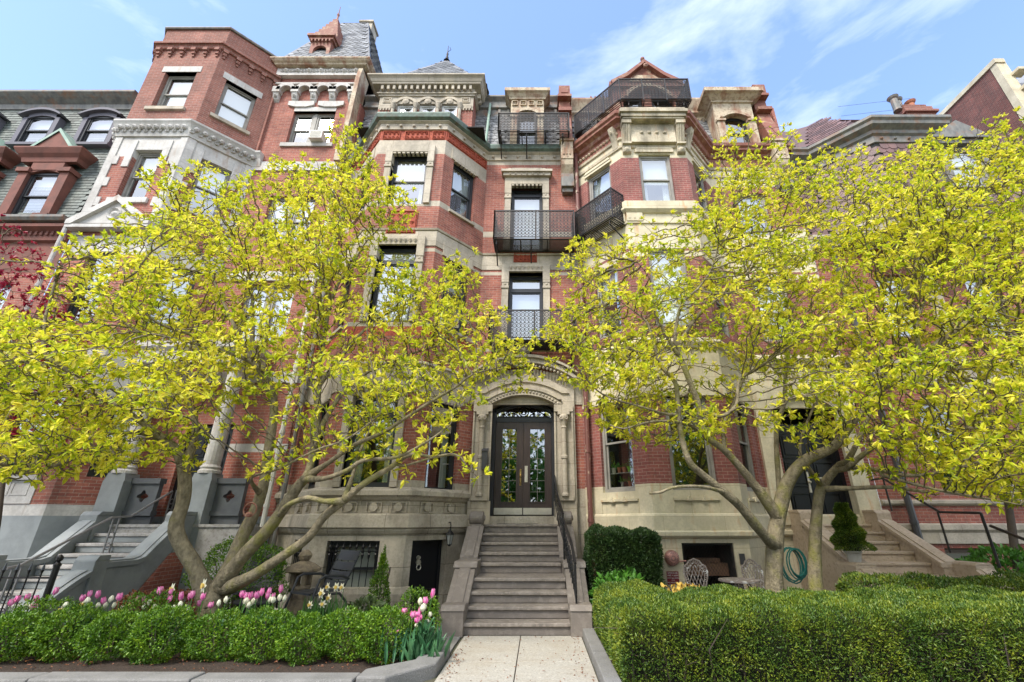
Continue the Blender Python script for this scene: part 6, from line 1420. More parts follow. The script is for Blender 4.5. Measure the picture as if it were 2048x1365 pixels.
# ---- left magnolia
gl = P(425, 1293, 7.6)
Lp = [
 [((gl.x, 7.6, -.05), .25), ((gl.x, 7.6, .12), .19), (P(420, 1215, 7.6), .16)]+tp((462, 1130, 7.65, .14), (484, 1075, 7.7, .125), (510, 1022, 7.7, .11), (527, 970, 7.7, .10), (537, 900, 7.75, .095), (548, 810, 7.8, .085), (528, 745, 7.8, .075), (506, 695, 7.8, .06), (505, 640, 7.8, .045), (500, 560, 7.8, .03), (470, 480, 7.9, .015)),
 [(P(418, 1212, 7.6), .15)]+tp((392, 1140, 7.5, .135), (360, 1085, 7.45, .125), (352, 1050, 7.4, .125), (366, 1005, 7.4, .115), (369, 950, 7.35, .11), (352, 900, 7.3, .09), (300, 870, 7.2, .05), (250, 868, 7.0, .045), (192, 898, 6.8, .04), (104, 934, 6.6, .03), (40, 950, 6.4, .015)),
 [(P(368, 925, 7.35), .10)]+tp((386, 890, 7.5, .07), (390, 840, 7.6, .055), (372, 780, 7.7, .04), (380, 700, 7.8, .03), (400, 640, 7.9, .02)),
 [(P(350, 898, 7.3), .08)]+tp((280, 842, 7.0, .055), (185, 783, 6.7, .05), (140, 745, 6.6, .045), (105, 722, 6.5, .04), (60, 702, 6.4, .03), (10, 690, 6.3, .02), (-60, 650, 6.2, .01)),
 [(P(95, 717, 6.5), .035)]+tp((87, 690, 6.5, .03), (90, 640, 6.6, .025), (107, 575, 6.6, .02), (116, 522, 6.6, .012)),
 [(P(548, 800, 7.8), .08)]+tp((515, 735, 7.5, .055), (470, 710, 7.3, .045), (430, 697, 7.2, .04), (388, 672, 7.0, .035), (335, 655, 6.9, .03), (302, 637, 6.8, .02), (260, 600, 6.7, .01)),
 [(P(440, 700, 7.2), .03)]+tp((332, 674, 6.6, .025), (271, 661, 6.5, .02), (234, 631, 6.4, .017), (226, 612, 6.3, .015), (250, 560, 6.3, .01)),
 [(P(500, 720, 7.7), .05)]+tp((440, 590, 8.2, .03), (400, 500, 8.4, .02), (350, 430, 8.4, .01)),
 [(P(440, 1175, 7.6), .14)]+tp((484, 1115, 7.4, .12), (538, 1057, 7.3, .115), (578, 1000, 7.2, .105), (608, 960, 7.1, .09), (657, 926, 7.0, .045), (711, 889, 6.9, .04), (765, 866, 6.9, .038), (818, 832, 6.9, .032), (863, 803, 6.9, .03), (909, 776, 7.0, .025), (945, 750, 7.0, .02), (1000, 735, 7.1, .01)),
 [(P(604, 965, 7.1), .08)]+tp((618, 940, 7.3, .07), (632, 860, 7.6, .065), (638, 765, 7.9, .06), (646, 690, 8.0, .055), (656, 625, 8.1, .05), (661, 606, 8.1, .045), (642, 560, 8.1, .035), (623, 526, 8.1, .028), (572, 498, 8.1, .02), (520, 470, 8.1, .01)),
 [(P(660, 607, 8.1), .045)]+tp((679, 563, 8.2, .04), (704, 532, 8.2, .035), (728, 490, 8.3, .02), (760, 455, 8.3, .015), (815, 395, 8.3, .008)),
 [(P(679, 563, 8.2), .035)]+tp((668, 500, 8.3, .03), (690, 430, 8.4, .022), (700, 360, 8.5, .014), (692, 285, 8.5, .007)),
 [(P(640, 540, 8.1), .03)]+tp((630, 470, 8.3, .02), (610, 400, 8.4, .014), (590, 335, 8.4, .007)),
 [(P(450, 1178, 7.6), .12)]+tp((500, 1155, 7.3, .10), (557, 1118, 7.1, .085), (615, 1077, 7.0, .08), (650, 1032, 6.9, .072), (690, 1000, 6.8, .068), (730, 966, 6.7, .055), (780, 936, 6.7, .045), (820, 910, 6.7, .035), (865, 914, 6.7, .028), (911, 911, 6.8, .02), (940, 940, 6.8, .008)),
 [(P(685, 1003, 6.8), .06)]+tp((648, 1003, 6.7, .045), (615, 996, 6.7, .042), (577, 1010, 6.8, .045), (560, 1030, 7.2, .05)),
 [(P(688, 1001, 6.8), .05)]+tp((704, 955, 6.9, .035), (716, 917, 7.0, .03), (728, 885, 7.1, .022), (760, 820, 7.3, .012)),
 [(P(612, 958, 7.1), .06)]+tp((650, 957, 6.8, .042), (695, 941, 6.6, .04), (728, 921, 6.5, .035), (795, 914, 6.5, .03), (860, 880, 6.5, .02), (900, 850, 6.5, .01)),
 [(P(522, 990, 7.7), .05)]+tp((503, 957, 7.2, .022), (557, 938, 6.9, .022), (634, 900, 6.6, .02), (695, 878, 6.4, .018), (760, 830, 6.3, .01)),
 [(P(632, 870, 7.6), .05)]+tp((700, 770, 8.2, .035), (790, 720, 8.5, .028), (880, 690, 8.7, .02), (960, 660, 8.9, .01)),
 [(P(638, 770, 7.9), .05)]+tp((740, 650, 8.6, .03), (830, 600, 8.9, .02), (915, 540, 9.1, .01)),
 [(P(800, 935, 6.7), .02)]+tp((905, 908, 6.6, .014), (935, 935, 6.6, .01), (955, 955, 6.6, .006)),
]
Lpoly = [(-80, 470), (60, 470), (110, 520), (200, 470), (270, 420), (330, 330), (400, 325), (450, 380), (520, 340), (590, 310), (640, 320), (672, 300), (688, 250), (712, 290), (745, 335), (820, 385), (800, 440), (740, 500), (760, 540), (850, 545), (915, 510), (950, 580), (995, 625), (1060, 690), (1050, 760), (985, 810), (900, 840), (820, 870), (740, 880), (650, 900), (560, 885), (470, 905), (400, 905), (320, 920), (230, 945), (140, 920), (60, 960), (-80, 990)]
def LY(x, y): return 7.5+.0012*(x-500)+.0012*(700-y)
la = fill(Lpoly, 24500, LY, 1.6, holes=((845, 460, 60), (330, 990, 60), (40, 530, 105), (130, 610, 40), (600, 850, 120, .3), (650, 700, 80, .5), (470, 880, 80, .45), (800, 860, 60, .5), (960, 790, 60, .5)), spray=740)
la = np.vstack([la, along(Lp, 26)]); Pn, par, r, kc, tr_ = grow(Lp, la, step=.09, dk=.10, it=120)
mt = thing('magnolia_tree', 'large many-stemmed magnolia with yellow green leaves behind the tulips, left of the path', 'tree', (gl.x, 7.6, 0))
tree_mesh('trunk', Pn, par, r, bark, mt); magnolia_leaves(Pn, par, kc, tr_, 11, lf_mag, mt, keep=.97, ln=(.05, .12), wd=.42, inner=.38)
print('left', len(Pn), int((kc == 0).sum()))
# ---- right magnolia
def stemP(x, Y): q = P(x, 1200, Y); return (q.x, Y, -.05), q
g1, q1 = stemP(1552, 7.9); g2, q2 = stemP(1640, 8.1)
Rp = [
 [(g1, .24), ((g1[0], 7.9, .15), .19)]+tp((1549, 1185, 7.9, .17), (1550, 1085, 7.85, .155), (1557, 1035, 7.8, .145), (1574, 968, 7.75, .13), (1610, 922, 7.6, .105), (1668, 893, 7.4, .085), (1710, 838, 7.3, .08), (1749, 791, 7.2, .08), (1772, 757, 7.1, .08), (1820, 722, 7.0, .075), (1864, 697, 6.9, .075), (1904, 668, 6.8, .075), (1931, 646, 6.8, .06), (2005, 602, 6.7, .055), (2060, 575, 6.6, .045), (2150, 520, 6.5, .03)),
 [(P(1751, 788, 7.2), .06)]+tp((1790, 762, 7.1, .05), (1837, 754, 7.0, .035), (1900, 735, 6.9, .02)),
 [(P(1760, 775, 7.15), .05)]+tp((1765, 700, 7.4, .04), (1764, 652, 7.5, .04), (1786, 608, 7.6, .038), (1820, 570, 7.7, .025), (1880, 500, 7.9, .015)),
 [(P(1840, 710, 6.95), .045)]+tp((1832, 650, 7.1, .042), (1850, 599, 7.2, .038), (1871, 563, 7.3, .035), (1880, 520, 7.4, .02), (1900, 440, 7.6, .012)),
 [(P(1557, 1035, 7.8), .12)]+tp((1508, 969, 7.6, .085), (1453, 905, 7.4, .07), (1405, 865, 7.3, .065), (1398, 813, 7.3, .062), (1377, 757, 7.3, .058), (1358, 705, 7.3, .05), (1362, 684, 7.35, .05), (1395, 632, 7.5, .035), (1431, 602, 7.7, .028), (1480, 560, 7.9, .018)),
 [(P(1357, 700, 7.3), .045)]+tp((1350, 675, 7.3, .04), (1364, 609, 7.3, .032), (1401, 572, 7.3, .025), (1430, 520, 7.3, .018), (1440, 440, 7.4, .01)),
 [(P(1356, 712, 7.3), .04)]+tp((1327, 660, 7.2, .033), (1307, 616, 7.1, .025), (1300, 560, 7.1, .015), (1270, 520, 7.0, .008)),
 [(P(1551, 1090, 7.85), .13)]+tp((1526, 1068, 7.6, .10), (1481, 1014, 7.3, .085), (1440, 978, 7.1, .075), (1400, 945, 7.0, .062), (1378, 922, 6.9, .055), (1362, 868, 6.9, .052), (1356, 812, 6.9, .05), (1350, 764, 6.9, .045), (1324, 735, 6.9, .04), (1312, 702, 6.9, .035), (1296, 649, 6.9, .028), (1276, 629, 6.9, .018), (1235, 600, 6.9, .01)),
 [(P(1317, 720, 6.9), .03)]+tp((1286, 707, 6.8, .026), (1249, 697, 6.7, .02), (1200, 700, 6.6, .012), (1150, 690, 6.6, .007)),
 [(P(1395, 864, 7.3), .035)]+tp((1380, 850, 7.0, .03), (1340, 843, 6.8, .028), (1297, 845, 6.7, .024), (1247, 858, 6.6, .018), (1220, 850, 6.6, .01)),
 [(P(1356, 830, 6.9), .03)]+tp((1330, 828, 6.8, .025), (1286, 815, 6.7, .02), (1202, 787, 6.7, .015), (1150, 730, 6.7, .008)),
 [(P(1448, 985, 7.1), .035)]+tp((1416, 976, 6.8, .032), (1380, 973, 6.6, .03), (1343, 976, 6.5, .028), (1322, 985, 6.5, .026), (1299, 987, 6.5, .024)),
 [(P(1553, 1050, 7.85), .08)]+tp((1566, 1020, 8.1, .065), (1557, 960, 8.2, .06), (1553, 855, 8.3, .052), (1568, 808, 8.3, .05), (1572, 740, 8.4, .05), (1580, 695, 8.4, .045), (1608, 668, 8.5, .035), (1616, 632, 8.6, .03), (1655, 602, 8.7, .02), (1720, 545, 8.8, .01)),
 [(P(1578, 700, 8.4), .03)]+tp((1580, 640, 8.4, .025), (1560, 560, 8.5, .016), (1540, 470, 8.6, .01)),
 [(P(1401, 820, 7.3), .05)]+tp((1440, 833, 7.2, .04), (1472, 811, 7.2, .035), (1480, 760, 7.3, .035), (1520, 735, 7.5, .03), (1560, 700, 7.8, .02)),
 [(P(1449, 905, 7.4), .04)]+tp((1448, 850, 7.9, .04), (1470, 800, 8.3, .035), (1520, 640, 8.7, .028), (1480, 500, 8.9, .018), (1465, 370, 9.0, .01)),
 [(g2, .2), ((g2[0], 8.1, .12), .16)]+tp((1632, 1180, 8.1, .145), (1630, 1085, 8.1, .115), (1637, 1000, 8.0, .105), (1648, 968, 8.0, .10), (1680, 930, 7.8, .07), (1700, 915, 7.6, .06), (1750, 800, 8.0, .04), (1800, 650, 8.4, .03), (1850, 450, 8.8, .015), (1865, 330, 8.9, .007)),
 [(P(1645, 972, 8.0), .07)]+tp((1618, 937, 7.8, .04), (1600, 890, 7.8, .03), (1640, 780, 8.1, .025), (1690, 640, 8.4, .018), (1700, 480, 8.6, .012), (1690, 350, 8.7, .006)),
 [(P(1650, 978, 8.0), .06)]+tp((1700, 977, 7.5, .042), (1780, 975, 7.1, .036), (1856, 985, 6.8, .028)),
 [(P(1672, 940, 7.9), .06)]+tp((1720, 935, 7.4, .045), (1760, 942, 7.1, .038), (1830, 952, 6.8, .034), (1930, 932, 6.5, .022), (2010, 905, 6.3, .012)),
 [(P(1690, 940, 7.6), .05)]+tp((1740, 900, 7.2, .045), (1797, 875, 6.9, .042), (1842, 888, 6.7, .038), (1916, 859, 6.5, .03), (2016, 859, 6.3, .022), (2080, 880, 6.2, .012)),
 [(P(1760, 950, 7.1), .03)]+tp((1797, 960, 6.8, .03), (1888, 983, 6.5, .024), (1993, 1001, 6.3, .018), (2040, 1010, 6.2, .01)),
 [(P(1931, 650, 6.8), .05)]+tp((1960, 560, 7.2, .035), (2000, 450, 7.4, .02), (2010, 320, 7.6, .01)),
]
Rpoly = [(1100, 650), (1135, 590), (1130, 500), (1175, 460), (1240, 490), (1290, 450), (1380, 440), (1410, 400), (1425, 330), (1440, 280), (1475, 250), (1500, 290), (1530, 320), (1565, 245), (1578, 290), (1550, 345), (1600, 345), (1650, 295), (1700, 290), (1760, 320), (1830, 290), (1870, 275), (1920, 300), (1970, 265), (2010, 230), (2040, 200), (2150, 150), (2180, 1010), (2048, 1010), (1980, 990), (1900, 960), (1820, 930), (1740, 950), (1690, 900), (1600, 880), (1560, 850), (1440, 900), (1360, 880), (1290, 890), (1230, 860), (1190, 830), (1130, 790), (1090, 720)]
def RY(x, y): return 7.7-.0012*(x-1550)+.0010*(600-y)
ra = fill(Rpoly, 35000, RY, 1.6, holes=((1500, 930, 40), (1240, 560, 26), (1420, 820, 130, .35), (1560, 850, 110, .4), (1380, 680, 80, .55), (1700, 860, 80, .5), (1130, 730, 50, .5)), spray=1080)
ra = np.vstack([ra, along(Rp, 26, skip=(11,))]); Pn, par, r, kc, tr_ = grow(Rp, ra, step=.09, dk=.10, it=120)
mt = thing('magnolia_tree', 'large magnolia with mossy limbs in front of the cream house, right of the path', 'tree', (g1[0], 7.9, 0))
tree_mesh('trunk', Pn, par, r, bark, mt); magnolia_leaves(Pn, par, kc, tr_, 11, lf_mag, mt, keep=.97, ln=(.05, .115), wd=.41, inner=.38)
print('right', len(Pn), int((kc == 0).sum()))
m = MB(); q = P(500, 1020, 7.45); m.ring((q.x, q.y, q.z), .1, .012, 14, axis='y'); m.lathe((q.x, q.y, q.z-.1), [(.05, 0), (.055, .04), (.03, .07)], 8); tag(m.build('hanging_ring', rust), 'rusty iron ring feeder hanging on the left magnolia', 'feeder')
# ---- red maple and pink cherry behind
def small_tree(nm, label, gx, Yc, poly, limbs, n, th, lm, per, ln, cat='tree', keep=1, bk=barkd):
    q = thing(nm, label, cat, (gx, Yc, 0)); A = fill(poly, n, lambda x, y: np.full(len(x), float(Yc)), th, ymax=10.1); Pn, par, r, kc, tr_ = grow([[((gx, Yc, 0), .08)]+tp(*limbs[0])]+[tp(*l) for l in limbs[1:]], A, step=.12, dk=.12)
    tree_mesh('trunk', Pn, par, r, bk, q); magnolia_leaves(Pn, par, kc, tr_, per, lm, q, ln=ln, wd=.5, keep=keep, inner=.2)
small_tree('maple_tree', 'red leaved Japanese maple at the left edge behind the magnolia', P(20, 1100, 9.3).x, 9.3, [(-140, 430), (10, 425), (60, 470), (115, 530), (150, 640), (190, 720), (160, 800), (130, 900), (60, 900), (-100, 900)],
           [((10, 900, 9.3, .06), (0, 700, 9.3, .04), (-20, 520, 9.3, .02)), ((10, 800, 9.3, .03), (90, 700, 9.3, .02), (120, 560, 9.3, .01))], 1900, .6, lf_red, 9, (.06, .11))
small_tree('cherry_tree', 'pale pink blossoming cherry behind the right magnolia', P(2000, 1100, 9.7).x, 9.7, [(1640, 560), (1760, 450), (1850, 330), (1960, 250), (2140, 200), (2180, 800), (1990, 730), (1850, 720), (1700, 700)],
           [((2000, 900, 9.7, .07), (1960, 760, 9.7, .05), (1950, 600, 9.7, .03), (1980, 400, 9.7, .015)), ((1955, 700, 9.7, .03), (1800, 600, 9.7, .02), (1720, 560, 9.7, .01))], 380, .35, lf_pink, 8, (.03, .05), bk=barkd)

# ================================================================== SHRUBS AND HEDGES
def shrub(name, label, cat, c, rx, ry, h, nleaf, lm, ls, group=None, seed=0, z0=.02, core=True, shape='dome', parts='foliage', updir=.35):
    rr = np.random.default_rng(seed+100); t = thing(name, label, cat, (c[0], c[1], z0), group)
    d = rr.normal(size=(nleaf, 3)); d /= np.linalg.norm(d, axis=1)[:, None]
    ph = rr.uniform(0, 6.28, 6); lump = 1+.10*np.sin(d[:, 0]*5+ph[0])*np.sin(d[:, 2]*6+ph[1])+.09*np.sin(d[:, 0]*11+d[:, 1]*9+ph[2])*np.sin(d[:, 2]*10+ph[3])+.05*np.sin(d[:, 0]*23+ph[4])*np.sin(d[:, 2]*21+ph[5])
    rad = lump*(1-np.abs(rr.normal(0, .10, nleaf)))
    if shape == 'cone': p = np.stack([d[:, 0], d[:, 1], d[:, 2]*.5+.5], 1); f = (1-p[:, 2])*.85+.15; f = np.where(p[:, 2] < .2, .75+p[:, 2], f); pos = np.stack([p[:, 0]*rx*f*rad, p[:, 1]*ry*f*rad, p[:, 2]*h*np.minimum(rad, 1.08)], 1)
    else: pos = np.stack([d[:, 0]*rx*rad, d[:, 1]*ry*rad, h*.5+d[:, 2]*h*.5*rad], 1)
    pos += np.array([c[0], c[1], z0]); pos[:, 2] = np.maximum(pos[:, 2], z0+.01)
    dr = d+rr.normal(size=d.shape)*.55; dr[:, 2] += updir; l = rr.uniform(.7, 1.3, nleaf)*ls
    leaf_object(parts, pos, dr, d+rr.normal(size=d.shape)*.5+np.array([0, 0, .6]), l, l*.55, lm, t, fold=.1)
    m = MB(); 
    for k in range(9): q = rr.uniform(0, 6.28); m.tube([(c[0]+.04*math.cos(q), c[1]+.04*math.sin(q), z0-.02), (c[0]+rx*.35*math.cos(q), c[1]+ry*.35*math.sin(q), z0+h*.4), (c[0]+rx*.6*math.cos(q), c[1]+ry*.6*math.sin(q), z0+h*.75)], [.014, .008, .004], 4)
    m.build('branches', barkd, t)
    return t
ords = ['leftmost', 'second from the left', 'third from the left', 'fourth from the left', 'fifth from the left', 'sixth from the left', 'seventh from the left', 'eighth from the left', 'rightmost, beside the tulip clump']
bx = [22, 118, 218, 318, 425, 520, 610, 690, 765]
for k, x in enumerate(bx):
    q = P(x, 1290, 6.72); shrub('boxwood_shrub', 'rounded boxwood in the front row, '+ords[k], 'shrub', (q.x, 6.72+.06*((k*5) % 3)), .35+.035*((k*2) % 3), .36, (.56, .60, .55, .62, .54, .58, .53, .57, .60)[k], 6500, lf_box, .030, 'boxwood shrubs along the front kerb', k)
for k, (x, Y, h) in enumerate(((70, 7.15, .66), (280, 7.2, .74), (-110, 6.8, .68))):
    q = P(x, 1290, Y); shrub('boxwood_shrub', ('bright green boxwood behind the row at the foot of the iron fence', 'taller sparse boxwood behind the third and fourth front shrubs', 'boxwood at the very left edge of the front row')[k], 'shrub', (q.x, Y), .45, .34, h, 4500, lf_box, .030, None, 20+k)
q = P(825, 1290, 7.5); shrub('boxwood_shrub', 'small loose boxwood behind the tulip clump near the basement door', 'shrub', (q.x, 7.6), .34, .3, .72, 3000, lf_box, .030, None, 30)
q = P(758, 1190, 9.3); shrub('upright_boxwood', 'slender upright boxwood standing between the barred window and the basement door', 'shrub', (q.x, 9.3), .27, .25, 1.15, 5200, lf_box, .032, None, 31, shape='cone')
q = P(480, 1150, 9.3); shrub('round_shrub', 'round mid green shrub by the brick base of the grey stoop', 'shrub', (q.x, 9.3), .85, .5, 1.35, 9000, lf_grn if False else lf_box, .04, None, 32)
q = P(335, 1190, 8.3); shrub('heuchera', 'low rusty brown leafed plant behind the tulips at the magnolia foot', 'plant', (q.x, 8.2), .75, .35, .62, 2600, lf_rusty, .055, None, 33)
q = P(735, 1215, 8.7); shrub('hellebore', 'dull green leafy hellebore below the upright boxwood', 'plant', (q.x, 8.6), .3, .25, .42, 420, lf_dull, .10, None, 34)
q = P(1228, 1150, 8.6); shrub('leafy_plant', 'fresh green leafy perennial in front of the dark clipped yew', 'plant', (1.42, 8.75), .5, .3, .82, 620, lf_grn, .12, None, 35)
q = P(1920, 1110, 9.3); shrub('leafy_shrub', 'bright green leafy shrub behind the tan stoop handrail', 'shrub', (8.9, 9.6), .85, .5, 1.15, 1900, lf_grn, .11, None, 36)
shrub('leafy_shrub', 'gold green low shrub by the lower end of the tan stoop handrail', 'shrub', (8.95, 8.5), .65, .45, .95, 4500, lf_gold, .045, None, 37)
shrub('potted_shrub', 'small dark shrub in a pot at the far right edge', 'shrub', (10.4, 9.6), .35, .3, 1.4, 2500, lf_yewd, .05, None, 38)
# spiral topiary in its pot
tx, ty, tz = 5.93, 9.32, .972
pt_ = thing('potted_topiary', 'green spiral clipped topiary in a white pot on the tan stoop wall', 'potted plant', (tx, ty, tz)); m = MB(); m.lathe((tx, ty, tz), [(.10, 0), (.135, .15), (.15, .16), (.15, .19), (.12, .19)], 16); m.build('pot', potm, pt_)
n = 11000; t_ = rng.random(n)**.9; q = rng.uniform(0, 6.28, n); rd = (.27*(1-t_)+.09)*(.90+.16*np.sin(2*math.pi*(t_*3.0)-q)); rd *= 1-np.abs(rng.normal(0, .12, n)); ps = np.stack([tx+rd*np.cos(q), ty+rd*np.sin(q), tz+.19+t_*.84], 1)
leaf_object('foliage', ps, np.stack([np.cos(q), np.sin(q), .5+0*q], 1)+rng.normal(size=(n, 3))*.4, rdirs(n, .8), rng.uniform(.025, .05, n), rng.uniform(.014, .022, n), lf_yew, pt_)
m = MB(); m.lathe((tx, ty, tz+.19), [(.14, 0), (.18, .1), (.12, .4), (.03, .75)], 8); m.build('shade_core', hcore, pt_)
def hedge(name, label, boxes, n, lm_top, ls, lm_side=None, cat='hedge'):
    """clipped hedge over one or more boxes (x0,x1,y0,y1,z0,z1) with leaf sprays on every face seen and bare twigs inside"""
    t = thing(name, label, cat, ((boxes[0][0]+boxes[0][1])/2, (boxes[0][2]+boxes[0][3])/2, 0)); P_, D_, S_ = [], [], []
    ar = []
    for b in boxes:
        x0, x1, y0, y1, z0, z1 = b; ar.append([(x1-x0)*(y1-y0), (x1-x0)*(z1-z0), (y1-y0)*(z1-z0), (y1-y0)*(z1-z0)*.6, (x1-x0)*(z1-z0)*.3])
    tot = sum(map(sum, ar))
    for b, a in zip(boxes, ar):
        x0, x1, y0, y1, z0, z1 = b
        for f, s in enumerate(a):
            k = int(n*s/tot); u, v = rng.random(k), rng.random(k); dep = np.abs(rng.normal(0, .05, k))
            if f == 0: p = np.stack([x0+(x1-x0)*u, y0+(y1-y0)*v, z1-dep], 1); d = np.array([0, 0, 1.])
            elif f == 1: p = np.stack([x0+(x1-x0)*u, y0+dep, z0+(z1-z0)*v], 1); d = np.array([0, -1, .35])
            elif f == 2: p = np.stack([x0+dep, y0+(y1-y0)*u, z0+(z1-z0)*v], 1); d = np.array([-1, 0, .35])
            elif f == 3: p = np.stack([x1-dep, y0+(y1-y0)*u, z0+(z1-z0)*v], 1); d = np.array([1, 0, .35])
            else: p = np.stack([x0+(x1-x0)*u, y1-dep, z0+(z1-z0)*v], 1); d = np.array([0, 1, .35])
            # round the edges and undulate
            w1 = .03*np.sin(p[:, 0]*2.1+p[:, 1]*1.3)+.025*np.sin(p[:, 0]*5.3+1)+.03*np.sin(p[:, 1]*7+p[:, 0]*9)+.03*np.sin(p[:, 2]*8+p[:, 0]*13)
            p += d*w1[:, None]*.8
            for ax, lo, hi in ((0, x0, x1), (1, y0, y1)):
                e = np.minimum(p[:, ax]-lo, hi-p[:, ax]); k_ = np.clip(1-e/.18, 0, 1); p[:, 2] -= k_*k_*.10*(p[:, 2] > z1-.15)
            P_.append(p); D_.append(np.repeat(d[None], k, 0)); S_.append(np.full(k, f))
    p = np.vstack(P_); d = np.vstack(D_); k = len(p); f = np.concatenate(S_)
    side = (f > 0)
    # lower sides are thin and show the twigs
    keepm = np.ones(k, bool); hh = max(b[5] for b in boxes); thin = side & (rng.random(k) > .55+.75*p[:, 2]/hh); keepm &= ~thin
    gaps = side & (np.sin(p[:, 0]*4.1+2)*np.sin(p[:, 2]*7+p[:, 0]*1.7) > .975) & (p[:, 2] < .4); keepm &= ~gaps
    p, d, f = p[keepm], d[keepm], f[keepm]; k = len(p); dr = d+rng.normal(size=(k, 3))*.65; dr[:, 2] += .3; l = rng.uniform(.7, 1.3, k)*ls
    top = (p[:, 2] > hh*.72) | (f == 0); sel = top & (rng.random(k) < .75)
    leaf_object('new_growth', p[sel]+np.array([0, 0, .012]), dr[sel]+np.array([0, 0, .4]), rdirs(sel.sum(), .5), l[sel], l[sel]*.42, lm_top, t, fold=.1)
    leaf_object('foliage', p[~sel], dr[~sel], rdirs((~sel).sum(), .5), l[~sel]*1.1, l[~sel]*.42, lm_side or lm_top, t, fold=.1)
    m = MB()
    for b in boxes:
        x0, x1, y0, y1, z0, z1 = b; nt_ = int((x1-x0)*(y1-y0)*26)
        for _ in range(nt_):
            x, y = random.uniform(x0+.1, x1-.1), random.uniform(y0+.12, y1-.1); m.tube([(x, y, z0), (x+random.uniform(-.15, .15), y+random.uniform(-.15, .05), z0+(z1-z0)*.5), (x+random.uniform(-.25, .25), y+random.uniform(-.25, .1), z1-.08)], [.014, .009, .003], 3)
        for _ in range(int((x1-x0)*22)):
            x = random.uniform(x0, x1); z = random.uniform(.12, z1*.8); m.tube([(x, y0+.14, z), (x+random.uniform(-.3, .3), y0+.04, z+random.uniform(-.03, .14))], [.006, .003], 3)
        m.mi = 0
    m.build('branches', barkd, t)
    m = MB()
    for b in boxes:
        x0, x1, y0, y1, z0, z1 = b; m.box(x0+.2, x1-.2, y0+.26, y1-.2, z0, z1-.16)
    m.build('shade_core', hcore, t)
    return t
hedge('yew_hedge', 'wide clipped yew hedge with gold green tips along the front right of the path', [(.88, 9.5, 5.72, 7.3, 0, .76), (.90, 2.0, 7.3, 8.35, 0, .72)], 230000, lf_yew, .030, lf_yewd if False else lf_yew)
hedge('yew_hedge', 'second clipped yew hedge, darker, in front of the tan stoop', [(4.75, 8.2, 7.45, 8.1, 0, .86)], 26000, lf_yew, .04)
hedge('yew_hedge', 'tall dark square clipped yew against the cream wall beside the middle stoop', [(.98, 2.35, 9.35, 10.2, 0, 1.52)], 45000, lf_yewd, .045)

# ================================================================== FLOWERS
def petals(m, n, r, h, open_, tipz, w_):
    for k in range(n):
        q = 2*math.pi*k/n+(.3 if k % 2 else 0); c, s_ = math.cos(q), math.sin(q); tx_, ty_ = -s_, c; R_ = r*(1 if k % 2 else .88)
        prof = [(0.15, 0, .35), (1.0, .35, 1), (1.02, .65, .95), (open_, 1, .12)]; vs = []
        for a, z, ww in prof:
            for e in (-1, 0, 1): vs.append((c*R_*a*(1 if e == 0 else .86)+tx_*w_*ww*e, s_*R_*a*(1 if e == 0 else .86)+ty_*w_*ww*e, h*z))
        m.add(vs, [(3*i+j, 3*i+j+1, 3*i+j+4, 3*i+j+3) for i in range(3) for j in range(2)])
def tulip(mat, op):
    t = thing('tulip', '', 'tulip'); H = .46
    m = MB(); m.tube([(0, 0, 0), (.01, 0, H*.5), (0, .005, H)], [.006, .005, .005], 5); m.build('stem', stem, t)
    for k in range(3):
        q = 2.1*k+.4; m = MB(); vs = []; nseg = 6
        for i in range(nseg+1):
            s_ = i/nseg; rr = .02+.12*s_**1.4; z = .30*math.sin(s_*1.9)/math.sin(1.57)*(1.0 if k else .8); ww = .028*math.sin(math.pi*min(.98, s_*.9+.08)); cx_, cy_ = math.cos(q), math.sin(q)
            for e in (-1, 0, 1): vs.append((cx_*rr-cy_*ww*e, cy_*rr+cx_*ww*e, z+(.010 if e else 0)))
        m.add(vs, [(3*i+j, 3*i+j+1, 3*i+j+4, 3*i+j+3) for i in range(nseg) for j in range(2)]); m.build('leaf', tleaf, t, smooth=True)
    m = MB(Matrix.Translation((0, .005, H-.005))); petals(m, 6, .030, .075, op, 1, .023); m.build('bloom', mat, t, smooth=True)
    return t
pinkP, whiteP = tulip(pinkt, 1.0), tulip(whitet, .45); used = {}
def place_tulip(proto, x, y, Y, label, group, sc_=1.0):
    q = P(x, y, Y); g = .06; h = max(.2, q.z-g); o = proto if proto.name not in used else copy_tree(proto); used[proto.name] = 1
    s = .50*1.0; o.location = (q.x, Y, g); o.rotation_euler = (random.uniform(-.15, .15), random.uniform(-.15, .15), random.uniform(0, 6.28)); g_s = random.uniform(.72, 1.12); o.scale = (g_s*sc_, g_s*sc_, h/.50); o['label'] = label; o['category'] = 'tulip'; o['group'] = group
Z1 = [(35, 945), (60, 930), (105, 940), (162, 912), (210, 965), (230, 922), (253, 888), (447, 918), (500, 900), (525, 900), (583, 925), (675, 908), (685, 930), (805, 885), (790, 925), (850, 895), (878, 880), (885, 925), (948, 920), (978, 905), (1000, 915), (1018, 905), (1072, 915), (1055, 950), (1133, 955), (1243, 912), (1320, 912), (1350, 898), (1390, 890), (1430, 905)]
Z2 = [(100, 965), (190, 955), (382, 955), (495, 932), (520, 960), (545, 955), (557, 930), (595, 957), (770, 945), (748, 968), (810, 972), (885, 975), (978, 950), (968, 980), (1155, 945), (1188, 932), (1256, 940), (1287, 935), (1285, 960), (1302, 948), (1412, 925), (1443, 925)]
gp, gw, gcp, gcw = 'pink tulips in the row behind the boxwoods', 'white tulips in the row behind the boxwoods', 'pink tulips of the clump by the path', 'white tulips of the clump by the path'
for a, b in Z1: place_tulip(pinkP, a/2.6, 840+b/2.6, 7.25+random.uniform(-.12, .12), 'pink tulip with white base standing in the row behind the boxwoods', gp)
